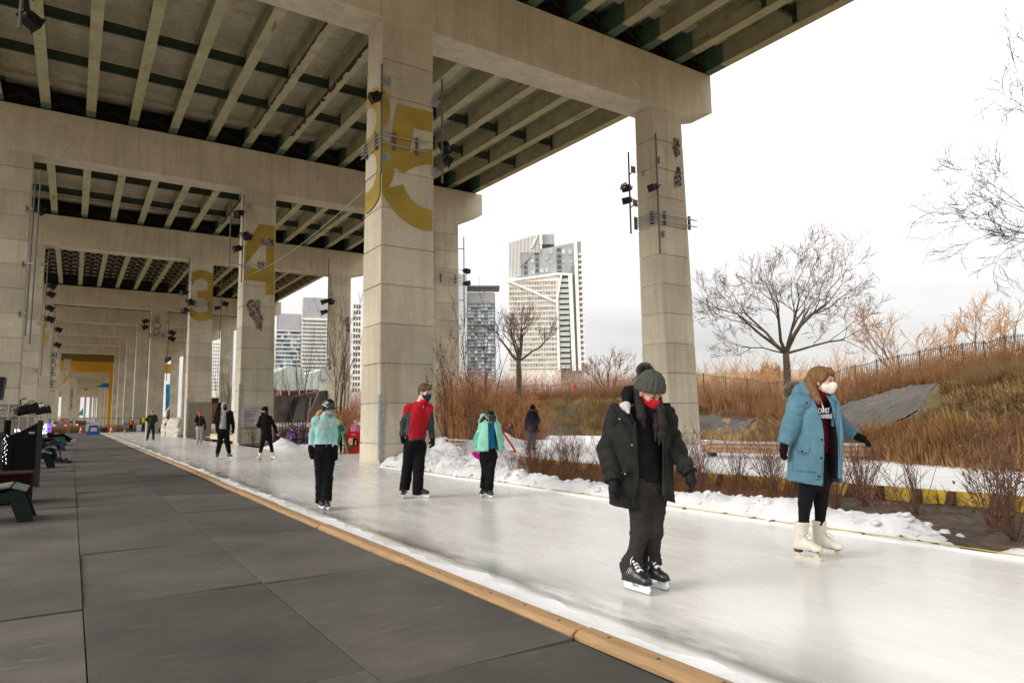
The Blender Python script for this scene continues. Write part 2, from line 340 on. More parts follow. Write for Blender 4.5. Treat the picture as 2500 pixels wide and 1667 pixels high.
# --- deck spans
def zg(i): return BENTS[i][2]+.1
def deck(i0, i1, label, n_diaph, truss=False, x_right=21.62):
    Y0, Y1 = BENTS[i0][0]+.78, BENTS[i1][0]+.78; z0, z1 = zg(i0), zg(i1); L = Y1-Y0
    root = empty('bridge_deck', (0, 0, 0), 0, label, 'bridge deck', 'spans of the elevated road')
    hg = 1.1 if not truss else 1.25
    def Z(y): return z0+(z1-z0)*(y-Y0)/L
    def lin(name, x0, x1, za, zb_, mat, ya=Y0+.01, yb=Y1-.01):
        mb = MB(); mb.hexa([(x0, ya, Z(ya)+za), (x1, ya, Z(ya)+za), (x1, yb, Z(yb)+za), (x0, yb, Z(yb)+za), (x0, ya, Z(ya)+zb_), (x1, ya, Z(ya)+zb_), (x1, yb, Z(yb)+zb_), (x0, yb, Z(yb)+zb_)]); return mb
    lin('slab', -8.3, x_right+.1, hg, hg+.28, CONC_S).build('slab', CONC_S, root)
    lin('parapet', x_right-.15, x_right+.14, hg+.283, hg+1.0, CONC).build('parapet', CONC, root)
    # slab soffit haunch along each transverse pour, and a thicker strip near the pier
    hm = MB()
    yy = Y0+2.4
    while yy < Y1-1: hm.box((-8, yy-.012, Z(yy)+hg-.012), (21.5, yy+.012, Z(yy)+hg+.02)); yy += 2.4
    hm.hexa([(-8, Y1-1.9, Z(Y1-1.9)+hg-.16), (21.5, Y1-1.9, Z(Y1-1.9)+hg-.16), (21.5, Y1-1.3, Z(Y1-1.3)+hg-.16), (-8, Y1-1.3, Z(Y1-1.3)+hg-.16), (-8, Y1-1.9, Z(Y1)+hg+.01), (21.5, Y1-1.9, Z(Y1)+hg+.01), (21.5, Y1-1.3, Z(Y1)+hg+.01), (-8, Y1-1.3, Z(Y1)+hg+.01)])
    tag(hm.build('soffit_rib', CONC_S, root), kind='stuff')
    for j, gxx in enumerate(GX):
        mb = MB(); fl = .2
        ya, yb = Y0+.01, Y1-.01; yt = Y1-1.55; yt0 = Y0+1.55
        for (a, b, mi) in ((ya, yt0, 1), (yt0, yt, 0), (yt, yb, 1)):
            for (x0, x1, za, zb_) in ((gxx-fl, gxx+fl, 0, .04), (gxx-.014, gxx+.014, .04, hg-.045), (gxx-.16, gxx+.16, hg-.045, hg-.006)):
                mb.hexa([(x0, a, Z(a)+za), (x1, a, Z(a)+za), (x1, b, Z(b)+za), (x0, b, Z(b)+za), (x0, a, Z(a)+zb_), (x1, a, Z(a)+zb_), (x1, b, Z(b)+zb_), (x0, b, Z(b)+zb_)], mi)
        g = mb.build('girder', [STEEL, STEEL_T], root)
        if j == 9 or (j == 8 and i0 == 1):
            fb = MB(); r = random.Random(j+i0*9)
            y = Y0+3
            while y < Y1-4:       # flaking rust along one flange edge
                if True:
                    w = (.05+.13*r.random())*(1 if j == 9 else .4); fb.box((gxx-fl-.012, y, Z(y)-.006), (gxx-fl+w, y+.28, Z(y)+.035))
                y += .28
            fb.build('rust_scale', M('flaking_rust', (.035, .012, .006), .95, .5, 8), g)
    # diaphragms between neighbouring girders
    ys = [Y0+L*t for t in ((.2, .52, .755) if n_diaph == 3 else np.linspace(.1, .92, n_diaph))]
    if n_diaph == 3 and i0 == 1: ys = [21.8, 28.75, 32.5]
    md = MB(); mp = MB(); solo = (not truss) and i0 < 3
    for y in ys:
        for a, b in zip(GX[:-1], GX[1:]):
            z = Z(y)
            if not truss:
                md.box((a+.03, y-.012, z+.36), (b-.03, y+.012, z+.80)); md.box((a+.03, y-.09, z+.352), (b-.03, y+.012, z+.36))
                mp.box((b-.032, y-.10, z+.2), (b-.016, y+.10, z+.98))
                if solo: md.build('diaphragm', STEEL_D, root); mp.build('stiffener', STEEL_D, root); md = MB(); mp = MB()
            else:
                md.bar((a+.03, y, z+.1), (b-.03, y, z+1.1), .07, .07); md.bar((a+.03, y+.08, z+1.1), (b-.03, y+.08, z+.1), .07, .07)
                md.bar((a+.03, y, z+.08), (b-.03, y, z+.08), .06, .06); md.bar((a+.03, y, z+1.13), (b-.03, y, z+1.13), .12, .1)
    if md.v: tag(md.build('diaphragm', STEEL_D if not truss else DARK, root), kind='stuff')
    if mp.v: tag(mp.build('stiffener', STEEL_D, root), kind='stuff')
    me_ = MB()      # end cross frames over the piers, the gap's shade put into their colour
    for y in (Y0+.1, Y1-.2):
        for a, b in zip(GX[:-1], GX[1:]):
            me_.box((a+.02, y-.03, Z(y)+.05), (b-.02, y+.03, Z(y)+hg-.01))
            me_.bar((a+.05, y-.4, Z(y)+.12), (b-.05, y-.4, Z(y)+.95), .07, .07); me_.bar((a+.05, y-.47, Z(y)+.95), (b-.05, y-.47, Z(y)+.12), .07, .07)
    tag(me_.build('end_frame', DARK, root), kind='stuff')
    return root
DECKS = [(0, 1, 'nearest road span overhead at the top right corner with rusty green girders', 3, False),
 (1, 2, 'road span overhead between the first and second piers with long green girders', 3, False),
 (2, 3, 'third road span seen above the second pier, rusty girders in its shade', 3, False),
 (3, 4, 'long road span with dark cross bracing beyond the third pier', 13, True),
 (4, 5, 'road span between the fourth and fifth piers', 3, False), (5, 6, 'road span between the fifth and sixth piers', 3, False),
 (6, 7, 'road span between the sixth and seventh piers', 3, False), (7, 8, 'road span between the seventh and eighth piers', 3, False)]
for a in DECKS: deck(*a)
# far run of the viaduct beyond the eighth pier (plain solid deck, yellow frame)
r = empty('bridge_deck', (0, 0, 0), 0, 'far stretch of green girder deck over the yellow frame', 'bridge deck', 'spans of the elevated road')
MB().box((-8, 174.5, 18.5), (21.7, 560, 20)).build('slab', CONC_S, r)
mb = MB()
for x in GX: mb.box((x-.2, 174.5, 17.6), (x+.2, 262, 18.49))
mb.build('girder', STEEL_T, r)
yf = empty('portal_frame', (0, 0, 0), 0, 'bright yellow painted portal frame far under the road', 'portal frame')
MB().box((-4.5, 195, 13.5), (9.0, 196.6, 16.1)).build('cap_beam', YEL, yf)
MB().box((7.3, 195, -.2), (8.9, 196.6, 13.49)).build('column', YEL, yf)
MB().box((14.5, 195, 13.6), (21.8, 196.6, 16.0)).build('cap_beam', YEL, yf)
mb = MB(); mb.box((-4.5, 195.2, 16.11), (9, 196.2, 17.9)); mb.build('upper_beam', M('ochre_paint', (.20, .14, .03), .8), yf)
labels = ['plain concrete frame right behind the yellow frame', 'concrete frame two bays past the yellow frame', 'distant concrete frame under the far road']
labels.append('last concrete frame visible under the far road')
for (Y, zb, zt, xs), lb in zip(((300, 13.2, 15.6, (.8, 7.9)), (216, 13.1, 15.2, (-.9, 7.3)), (240, 12.6, 14.6, (-.3, 7.4)), (264, 12.4, 14.2, (.4, 7.6))), labels):
    b = empty('bridge_pier', (0, 0, 0), 0, lb, 'bridge pier', 'concrete piers carrying the elevated road')
    MB().box((-5, Y, zb), (21.8, Y+1.6, zt)).build('cap_beam', CONC, b)
    for x in xs+(18.8,): MB().box((x, Y, -.2), (x+1.6, Y+1.6, zb-.01)).build('column', CONC, b)
lb = ['tall far column with a bright edge, left in the gap of the yellow frame', 'far column second from left in the gap of the yellow frame', 'far column third from left in the gap of the yellow frame', 'far thin column fourth in the gap of the yellow frame', 'farthest thin column beside the yellow upright', 'far column hugging the left edge of the yellow frame gap', 'grey far column between the two brightest ones', 'slim far column just left of the gap centre', 'slim far column just right of the gap centre', 'very thin far column near the yellow upright']
for (u, vb, vt, wpx, Y), l_ in zip(((217, 1013, 945, 6, 350), (235.5, 1009, 958, 5, 440), (245.5, 1006, 963, 4.5, 530), (253.5, 1003, 970, 3, 620), (257.5, 1003, 965, 3, 700), (204, 1014, 935, 5, 300), (226, 1010, 950, 4, 400), (231, 1009, 958, 3, 470), (240.5, 1008, 962, 3, 560), (250, 1005, 968, 2.5, 640)), lb):
    a = gy(u, vb, Y); t = gy(u, vt, Y); b = gy(u+wpx, vb, Y)
    o = MB().box((a[0], Y, -3), (b[0], Y+2, t[2])).build('concrete_column', CONC_L); tag(o, l_, 'column', 'far columns seen through the yellow frame')
# hill road rising beyond
# column inside the left bay with gold arcs
def colpx(u0, u1, vt, Y, label, name='concrete_column'):
    a = gy(u0, vt, Y); b = gy(u1, vt, Y)
    return tag(column_mesh((a[0], b[0], a[0], b[0]), Y, 1.6, a[2]).build(name, CONC), label, 'column')
c28 = colpx(156, 173.5, 876, 186, 'column standing before the yellow beam with two gold arcs')

# --- painted numerals, flat paint 4 mm proud of the concrete
def paint(name, pts, plane, val, off, parent, mat=GOLD):
    P = []
    for u, v in pts:
        p = gy(u, v, val) if plane == 'y' else gx(u, v, val)
        p = p.copy(); p[1 if plane == 'y' else 0] += off
        if plane == 'x': p[1] = min(max(p[1], 17.742), 18.98)
        P.append(p)
    me = bpy.data.meshes.new(name); me.from_pydata([tuple(p) for p in P], [], [tuple(range(len(P)))])
    bm = bmesh.new(); bm.from_mesh(me); bmesh.ops.triangulate(bm, faces=bm.faces, ngon_method='EAR_CLIP'); bm.to_mesh(me); bm.free()
    return link(name, me, mat, parent)
def Zm(o, s, pts): return [(o[0]+x/s, o[1]+y/s) for x, y in pts]
z5 = lambda p: Zm((860, 100), 3.0154, p)
P5 = [(332, 465), (587, 527), (587, 672), (452, 646), (422, 825), (480, 803), (587, 797), (587, 915), (540, 911), (470, 925), (415, 952), (380, 975), (312, 935), (305, 990), (290, 1040), (262, 1085), (374, 1060), (395, 1110), (430, 1165), (480, 1210), (540, 1238), (587, 1247), (587, 1403), (520, 1395), (440, 1365), (360, 1310), (290, 1235), (240, 1160), (217, 1118), (217, 712), (242, 735), (268, 775), (288, 700), (300, 620)]
paint('numeral', z5(P5), 'y', 17.75, -.014, piers[1])
paint('numeral', z5([(224, 350), (248, 375), (268, 430), (277, 500), (270, 560), (250, 610), (221, 650)]), 'y', 17.75, -.014, piers[1])
P3 = [(214, 345), (180, 342), (140, 365), (114, 400), (106, 500), (130, 495), (160, 500), (181, 540), (180, 600), (165, 660), (135, 715), (112, 727), (98, 740), (95, 880), (120, 835), (155, 823), (178, 860), (184, 930), (175, 1010), (155, 1070), (120, 1115), (90, 1122), (84, 1283), (125, 1262), (165, 1215), (193, 1165), (206, 1120)]
paint('numeral', z5(P3), 'x', 7.15, -.016, piers[1])
z4 = lambda p: Zm((400, 550), 4.704, p)
paint('numeral', z4([(1085, 0), (1100, -12), (1275, 12), (1262, 800), (1165, 800), (1168, 655), (922, 628), (926, 484), (1168, 512), (1185, 130), (926, 470), (936, 235)]), 'y', 37.4, -.014, piers[2])
paint('numeral', z4([(325, 545), (370, 520), (430, 515), (500, 525), (555, 565), (568, 585), (562, 800), (554, 1075), (500, 1095), (430, 1103), (360, 1090), (304, 1045), (305, 925), (320, 945), (350, 980), (410, 1005), (470, 1000), (515, 970), (528, 920), (500, 865), (450, 838), (385, 835), (385, 757), (470, 752), (505, 730), (510, 680), (485, 630), (430, 612), (375, 622), (345, 650), (335, 690), (322, 685)]), 'y', 57.2, -.014, piers[3])
z2 = lambda p: Zm((90, 700), 5.23, p)
GOLD2 = M('faded_gold_paint', (.42, .32, .10), .85, .2, 1.2, coord='World')
paint('numeral', z2([(70, 352), (110, 372), (138, 420), (142, 470), (120, 520), (80, 550), (62, 540)]), 'y', 89, -.014, piers[4], GOLD2)
paint('numeral', z2([(132, 383), (150, 335), (165, 318), (165, 385)]), 'y', 89, -.014, piers[4], GOLD2)
paint('numeral', z2([(66, 545), (100, 580), (160, 545), (150, 690), (125, 745), (80, 775), (60, 765)]), 'y', 89, -.014, piers[4], GOLD2)
for pts in ([(338, 1035), (380, 1030), (382, 1065), (338, 1068)], [(335, 1105), (370, 1112), (398, 1165), (380, 1215), (330, 1255), (332, 1215), (352, 1160), (334, 1140)], [(440, 1060), (415, 1080), (404, 1125), (418, 1165), (438, 1170)], [(408, 1215), (436, 1205), (432, 1255)]):
    paint('arc', z2(pts), 'y', 186, -.014, c28, GOLD2)
# black lettering running up the left column, each character its own piece
def text_obj(txt, size, mat, parent=None, M4=None, name='lettering', ext=0.0):
    cu = bpy.data.curves.new(name, 'FONT'); cu.body = txt; cu.size = size; cu.extrude = ext; cu.align_x = 'CENTER'; cu.align_y = 'CENTER'
    o = bpy.data.objects.new(name, cu); COL.objects.link(o)
    dg = bpy.context.evaluated_depsgraph_get(); me = bpy.data.meshes.new_from_object(o.evaluated_get(dg)); me.name = name
    bpy.data.objects.remove(o)
    if M4 is not None: me.transform(M4)
    me.materials.clear(); return link(name, me, mat, parent)
def stand_text(txt, size, at, mat, parent, sx=1, flip=False, yaw=0, name='lettering', bold=0):
    """text in a vertical plane facing -Y (turned by yaw)"""
    R = Matrix.Rotation(yaw, 4, 'Z') @ Matrix.Rotation(math.pi/2, 4, 'X')
    return text_obj(txt, size, mat, parent, Matrix.Translation(at) @ R @ Matrix.Diagonal((sx, -1 if flip else 1, 1, 1)), name, bold)
def up_text(txt, size, at, mat, parent, sx=1):
    return text_obj(txt, size, mat, parent, Matrix.Translation(at) @ Matrix.Rotation(math.pi/2, 4, 'X') @ Matrix.Rotation(math.pi/2, 4, 'Z') @ Matrix.Diagonal((sx, 1, 1, 1)), 'lettering')
up_text('THE SHORE', 1.15, tuple(gy(128.6, 911, 109.98)), BLKPAINT, piers[5], .88)
stand_text('28', 1.1, tuple(gy(129.5, 866, 109.98)), BLKPAINT, piers[5], .8)
c31 = colpx(170, 181, 905, 190, 'narrow column with small upward lettering beside the yellow frame')
up_text('THE WORKS', .9, tuple(gy(175.5, 976, 189.9)), BLKPAINT, c31, .9)
MB().box((7.43, 57.2-.014, .0), (9.18, 57.2-.009, 2.72)).build('painted_patch', M('grey_brown_wall_paint', (.22, .185, .135), .85, .1, 1.5, .2, 20, coord='World'), piers[3])
# outlined graffiti high on pier four
gl = MB(); gc = gy(383, 794, 88.97)
for k_ in range(3):
    pts = [(gc[0]+(.28+.16*math.sin(k_*2))*math.cos(t), 88.97, gc[2]+(k_-1)*.75+.38*math.sin(t)) for t in np.linspace(0, 6.28, 14)]
    gl.tube(pts, .035, 4)
gl.build('graffiti', M('brown_marker', (.10, .06, .04), .9), piers[4])

# --- spalled patches, real chips proud and recessed on the column faces
SPALL = M('spalled_concrete', (.20, .165, .13), .95, .45, 14, .9, 40, coord='World', col2=(.42, .38, .31))
SPALL_D = M('spall_hollow', (.05, .035, .025), .95, .5, 20, .9, 40, coord='World')
def spall(pts, plane, val, off, parent, seed=0, n=160, size=.06, dark=.3):
    P = [gy(u, v, val) if plane == 'y' else gx(u, v, val) for u, v in pts]; r = random.Random(seed)
    poly = [(p[0] if plane == 'y' else p[1], p[2]) for p in P]
    xs = [p[0] for p in poly]; zs = [p[1] for p in poly]
    def inside(x, z):
        c = False; j = len(poly)-1
        for i in range(len(poly)):
            if (poly[i][1] > z) != (poly[j][1] > z) and x < (poly[j][0]-poly[i][0])*(z-poly[i][1])/(poly[j][1]-poly[i][1])+poly[i][0]: c = not c
            j = i
        return c
    mb = MB(); t = 0
    while n > 0 and t < 9000:
        t += 1; x = r.uniform(min(xs), max(xs)); z = r.uniform(min(zs), max(zs))
        if not inside(x, z): continue
        n -= 1; s = size*r.uniform(.5, 1.4); V = []; kk = 6
        h = r.uniform(.004, .03)
        c = (x, z)
        ring = [(c[0]+s*math.cos(a)*r.uniform(.6, 1.2), c[1]+s*math.sin(a)*r.uniform(.6, 1.2)) for a in np.linspace(0, 2*math.pi, kk, endpoint=False)]
        V = [((q[0], val+off, q[1]) if plane == 'y' else (val+off, q[0], q[1])) for q in ring]
        top = (c[0], val+off-h, c[1]) if plane == 'y' else (val+off-h, c[0], c[1])
        mb.add(V+[top], [(a, (a+1) % kk, kk) for a in range(kk)], 1 if r.random() < dark else 0)
    return mb.build('spalled_patch', [SPALL, SPALL_D], parent, recalc=False)
z4p = lambda *p: z4(p)
spall(z4p((945, 870), (1100, 860), (1105, 1030), (1130, 1070), (1120, 1180), (1070, 1190), (1045, 1100), (985, 1020), (960, 930)), 'y', 37.4, -.016, piers[2], 1, 300, .07)
spall(z4p((1120, 160), (1245, 165), (1250, 230), (1130, 225)), 'y', 37.4, -.02, piers[2], 2, 120, .06, .4)
spall(z4p((1070, 430), (1160, 425), (1150, 500), (1100, 510)), 'y', 37.4, -.02, piers[2], 3, 90, .06, .1)
spall(z4p((945, 120), (1020, 100), (1010, 160), (960, 165)), 'y', 37.4, -.02, piers[2], 4, 60, .05, .1)
spall(z4p((1090, 1050), (1115, 1060), (1125, 1220), (1100, 1180)), 'y', 37.4, -.02, piers[2], 14, 60, .05, .5)
zr = lambda *p: Zm((1480, 230), 3.732, p)
spall(zr((615, 405), (660, 403), (668, 540), (635, 575), (610, 500)), 'y', 17.75, -.016, piers[1], 5, 120, .05, .6)
spall(zr((645, 668), (675, 665), (683, 845), (630, 845), (620, 800), (635, 730)), 'y', 17.75, -.016, piers[1], 6, 130, .05, .6)
spall(zr((330, 670), (365, 680), (350, 745), (330, 740)), 'x', 18.26, -.02, piers[1], 7, 30, .05, .2)
spall(Zm((640, 560), 3.136, [(637, 680), (660, 668), (665, 780), (645, 770)]), 'y', 57.2, -.02, piers[3], 8, 60, .09, .6)
spall(Zm((640, 560), 3.136, [(500, 985), (520, 985), (522, 1070), (500, 1070)]), 'y', 57.2, -.02, piers[3], 9, 40, .08, .5)

# --- steel corner guards, conduits, light masts, cable
for (x, Y, h, lb) in ((7.2, 17.75, 1.95, 'tall galvanised corner guard on the nearest numbered column'), (7.33, 37.4, 3.2, 'galvanised corner guard on the column with the gold 4'), (7.41, 57.2, 2.9, 'short galvanised corner guard on the far column with the gold 3')):
    mb = MB(); mb.box((x-.03, Y-.035, .12), (x+.11, Y-.02, h)); mb.box((x-.045, Y-.035, .12), (x-.031, Y+.10, h))
    tag(mb.build('corner_guard', GALV), lb, 'corner guard', 'steel guards on column corners')
def conduit(xc, x1, Y, zc, n_left, n_front, label, ydepth=1.4):
    root = empty('conduit_run', (0, 0, 0), 0, label, 'conduit', 'conduit pipes clamped round the columns')
    for q in range(n_left):
        MB().tube([(xc-.12, Y-.1, zc+q*.11), (xc-.12, Y+ydepth, zc+q*.11)], .02, 6).build('pipe', GALV, root)
    for q in range(n_front):
        MB().tube([(xc-.1, Y-.12, zc+.02+q*.26), (x1, Y-.12, zc+.02+q*.26)], .022, 6).build('pipe', GALV, root)
    for xx in (xc+.35, x1-.35): MB().box((xx-.03, Y-.1, zc-.12), (xx+.03, Y, zc+.42)).build('clamp', POLE, root)
    for yy in (Y+.25, Y+1.1): MB().box((xc-.14, yy-.03, zc-.08), (xc, yy+.03, zc+.42)).build('clamp', POLE, root)
conduit(7.18, 8.6, 17.75, 9.2, 4, 2, 'conduit pipes wrapping the nearest numbered column')
conduit(18.27, 20.3, 17.75, 8.6, 4, 2, 'conduit pipes wrapping the free right column', 1.15)
conduit(7.36, 9.0, 57.2, 10.2, 2, 2, 'conduit pipes over the lower edge of the gold 3')
conduit(18.75, 20.5, 37.4, 9.9, 2, 4, 'conduit pipes on the right column of the second pier')
conduit(7.35, 8.9, 89, 11.2, 2, 2, 'conduit pipes under the graffiti')
def floodlight_parts(parent, at, yaw, tilt, s=1.0, mat=BLACK):
    s = s*.82
    R = Matrix.Translation(at) @ Matrix.Rotation(yaw, 4, 'Z') @ Matrix.Rotation(tilt, 4, 'X')
    mb = MB(); mb.box((-.17*s, .10*s, -.13*s), (.17*s, .36*s, .13*s), 0, R)
    mb.hexa([(-.17*s, .36*s, -.13*s), (.17*s, .36*s, -.13*s), (.21*s, .44*s, -.16*s), (-.21*s, .44*s, -.16*s), (-.17*s, .36*s, .13*s), (.17*s, .36*s, .13*s), (.21*s, .44*s, .17*s), (-.21*s, .44*s, .17*s)], 0, R)
    h = mb.build('floodlight', mat, parent)
    b = MB(); b.bar(R @ Vector((-.19*s, .22*s, 0)), R @ Vector((-.19*s, 0, 0)), .03, .04); b.bar(R @ Vector((.19*s, .22*s, 0)), R @ Vector((.19*s, 0, 0)), .03, .04); b.bar(R @ Vector((-.2*s, 0, 0)), R @ Vector((.2*s, 0, 0)), .04, .04)
    b.build('yoke', mat, h)
    return h
def light_mast(x, y, z0, z1, brk, lamps, label, dirx=1):
    """vertical pipe held off the column by arms; brk: [(z, xcol, ycol)], lamps: [(z, yaw, tilt, scale, white)]"""
    root = empty('light_mast', (x, y, z0), 0, label, 'light mast', 'light poles bracketed to the columns'); root.location = (0, 0, 0)
    MB().tube([(x, y, z0), (x, y, z1)], .036, 8).build('pole', POLE, root)
    for z, xc, yc in brk:
        b = MB(); b.tube([(x, y, z), (xc, yc, z)], .028, 6); b.box((xc-.12, yc-.012, z-.14), (xc+.12, yc+.012, z+.14)) if abs(yc-y) > abs(xc-x) else b.box((xc-.012, yc-.12, z-.14), (xc+.012, yc+.12, z+.14))
        b.build('bracket', GALV, root)
    for z, yaw, tilt, s, wh in lamps: floodlight_parts(root, (x, y, z), yaw, tilt, s, M('white_housing', (.5, .5, .48), .5) if wh else BLACK)
    return root
p = gy(926, 153, 17.4); q = gy(921, 419, 17.4)
light_mast(7.02, 17.45, q[2], p[2], [(11.15, 7.3, 17.74), (8.85, 7.28, 17.74)], [(10.55, 1.35, -.5, 1, 0)], 'light pole at the left corner of the nearest numbered column')
p = gy(1074, 195, 17.6); q = gy(1074, 447, 17.6)
light_mast(9.02, 17.55, q[2], p[2], [(10.9, 8.86, 17.74), (8.7, 8.86, 17.74)], [(9.6, -1.0, -.5, 1, 0), (9.15, -1.9, -.6, 1, 0)], 'light pole at the right corner of the nearest numbered column')
p = gy(1534, 372, 17.9); q = gy(1538, 570, 17.9)
p = gy(1534, 372, 19.5); q = gy(1538, 570, 19.5)
light_mast(p[0], 19.5, q[2], p[2], [(p[2]-1.0, 18.2, 18.9), (q[2]+1.05, 18.25, 18.9)], [(p[2]-1.6, 1.5, .35, 1, 1), (q[2]+1.9, 1.9, -.35, 1, 0), (q[2]+1.4, 1.9, -.35, 1, 0)], 'light pole with three lamps left of the free right column')
light_mast(18.2, 17.62, 7.3, 12.0, [(11.0, 18.4, 17.74), (8.1, 18.5, 17.74)], [(9.9, 1.5, -.35, 1, 0)], 'light pole on the front corner of the free right column')
light_mast(7.15, 37.0, 8.5, 13.3, [(12.8, 7.5, 37.39), (9.4, 7.5, 37.39)], [(12.3, 1.9, -.4, 1.3, 0), (11.2, -.9, -.4, 1.3, 0), (10.4, 1.6, -.4, 1.3, 0)], 'light pole with three lamps on the column with the gold 4')
light_mast(6.55, 37.2, 9.0, 12.9, [(9.6, 7.35, 37.9), (12.3, 7.35, 37.9)], [], 'bare light pole standing off the column with the gold 4')
light_mast(7.1, 56.8, 7.5, 14.0, [(12.2, 7.5, 57.19), (9.5, 7.5, 57.19)], [(11.2, 1.8, -.3, 1.5, 0), (10.6, -.6, -.3, 1.5, 0), (9.9, .4, -.3, 1.5, 0)], 'light pole at the left edge of the gold 3')
light_mast(9.5, 56.8, 7.8, 12.6, [(12.0, 9.0, 57.19), (9.5, 9.0, 57.19)], [(10.6, -1.6, -.3, 1.5, 0), (10.2, 1.6, -.3, 1.2, 0)], 'light pole at the right edge of the gold 3')
light_mast(-1.95, 37.2, 5.2, 12.6, [(11.1, -2.25, 37.39), (6.2, -2.25, 37.39)], [(11.2, -1.2, -.4, 1.3, 0)], 'tall light pole at the corner of the left column, second pier')
light_mast(-1.75, 36.9, 4.8, 12.9, [(8.5, -2.25, 37.39)], [], 'bare conduit pole beside the left column, second pier')
light_mast(-1.95, 56.8, 4.5, 13.3, [(12.4, -2.25, 57.19), (8.2, -2.25, 57.19), (4.9, -2.25, 57.19)], [(11.0, -1.3, -.4, 1.6, 0), (10.4, -1.3, -.4, 1.5, 0), (9.4, -1.3, -.4, 1.5, 0), (8.6, -1.3, -.3, 1.6, 0)], 'light pole with four lamps on the left column, third pier')
light_mast(-2.1, 88.7, 5.5, 13.5, [(12, -2.4, 88.99)], [(11.6, -1.3, -.4, 2, 0), (9.9, -1.3, -.4, 2, 0)], 'light pole with two lamps on the left column, fourth pier')
light_mast(7.1, 88.7, 6.0, 13.9, [(13, 7.4, 88.99)], [(13.1, 1.3, -.4, 2, 0), (12.4, 1.3, -.4, 2, 0)], 'light pole with two lamps left of the graffiti column')
light_mast(9.15, 88.7, 6.0, 13.9, [(13, 8.9, 88.99)], [(11.9, -1.3, -.4, 2, 0), (11.2, -1.3, -.4, 2, 0)], 'light pole with two lamps right of the graffiti column')
light_mast(20.9, 37.6, 7.0, 13.0, [(12.2, 20.4, 37.9), (8.8, 20.45, 37.9)], [(10.8, -1.2, -.1, 1.2, 0), (9.9, -1.2, .2, 1.2, 0)], 'light pole with two lamps right of the second pier')
light_mast(18.15, 56.9, 6.8, 15.2, [(12.2, 18.6, 57.19)], [(11.5, 1.6, -.4, 1.6, 0), (10.6, 1.6, -.4, 1.6, 0), (11.6, -1.0, -.4, 1.6, 0)], 'light pole with three lamps on the right column, third pier')
a = gy(888, 467, 18.4); b = gy(600, 675, 37.2)
pts = [tuple(a+(b-a)*t-np.array([0, 0, .35*math.sin(math.pi*t)])) for t in np.linspace(0, 1, 12)]
tag(MB().tube(pts, .012, 5).build('cable', GALV), 'thin cable slung from the nearest numbered column to the gold 4', 'cable')
# ================================================================ ground
FOOT = [(13.4, -12), (14.2, 0), (15.1, 5.5), (15.8, 7.8), (16.8, 9.8), (19.4, 14), (23.6, 19), (25.2, 26), (25.4, 33), (24.8, 45), (27, 62), (34, 90), (60, 160)]
def foot_x(y): return np.interp(y, [p[1] for p in FOOT], [p[0] for p in FOOT])
def sm(t): t = np.clip(t, 0, 1); return t*t*(3-2*t)
def terrain(x, y):
    d1 = x-foot_x(y)
    d2 = y-np.interp(x, [9, 14, 20, 23.5, 25.5, 27, 60], [43, 38.5, 34.6, 31.8, 29, 20, -20])
    azd = np.degrees(np.arctan2(x, np.maximum(y, .1))); d2 = np.where((azd > 26) & (x > 9), d2, -5)*1.0
    d = np.maximum(d1, d2)
    w = np.interp(y, [-10, 5, 12, 20, 40, 80], [12, 12, 12, 11, 10, 10])
    H = np.interp(y, [-10, 8, 20, 40, 60, 200], [3.1, 2.7, 2.2, 2.0, 1.8, 1.0])
    t = sm(np.where(d > 0, (np.maximum(d, 0)/w)**.85, 0)); t = t*np.where(d1 > 0, 1, sm((azd-26.5)/4)); h = H*t
    h = h+t*(1-t)*4*.28*fbm(x*.35, y*.35, 0, 3)+sm(d/2)*.10*fbm(x*1.3, y*1.3, 0, 5)+sm((d-1)/3)*sm((26-d)/8)*.05*fbm(x*3.5, y*3.5, 0, 8)
    far = np.maximum(0, y-205)*.012*(x < 60)
    return h+np.minimum(far, 9)
def grid(name, xs, ys, fn, mat, smooth=True, mask=None):
    X, Y = np.meshgrid(xs, ys, indexing='ij'); Z = fn(X, Y)
    V = np.stack([X, Y, Z], -1).reshape(-1, 3); nx, ny = len(xs), len(ys)
    I = np.arange(nx*ny).reshape(nx, ny)
    Fq = np.stack([I[:-1, :-1], I[1:, :-1], I[1:, 1:], I[:-1, 1:]], -1).reshape(-1, 4)
    if mask is not None:
        c = V[Fq].mean(1); Fq = Fq[mask(c[:, 0], c[:, 1])]
    return npmesh(name, V, Fq, mat, None, smooth)
def dirt():
    q = NT('ground_soil_and_grass'); co = q.coord('World')
    g = q.ramp(q.noise(co, 1.6, 8, .7), [(.3, (.09, .048, .018)), (.5, (.24, .14, .055)), (.62, (.36, .235, .10)), (.8, (.16, .14, .05))])
    g = q.mix(q.ramp(q.noise(co, .25, 3), [(.45, (0, 0, 0)), (.6, (.6,)*3)]), g, (.13, .11, .04))
    q.base(g); q.b.inputs['Roughness'].default_value = .95; q.bump(q.noise(co, 5, 8, .75), 1, .12); return q.m
SOIL = dirt()
def terr2(x, y):
    z = terrain(x, y)
    z = np.where((z < .015) & (y < 205), -.06, z)
    return z
xs = np.concatenate([[-1500, -500, -200, -80, -40, -20, -12, -8, -4, 0, 4, 7, 9, 11], np.arange(12.5, 64, .55), [70, 80, 95, 120, 160, 220, 320, 500, 900, 2500]])
ys = np.concatenate([[-300, -100, -60, -40, -30, -22], np.arange(-16, 66, .6), [70, 75, 80, 85, 90, 100, 110, 125, 150, 180, 204, 215, 240, 300, 400, 600, 900, 2500]])
g = grid('ground', xs, ys, terr2, SOIL); tag(g, kind='structure')
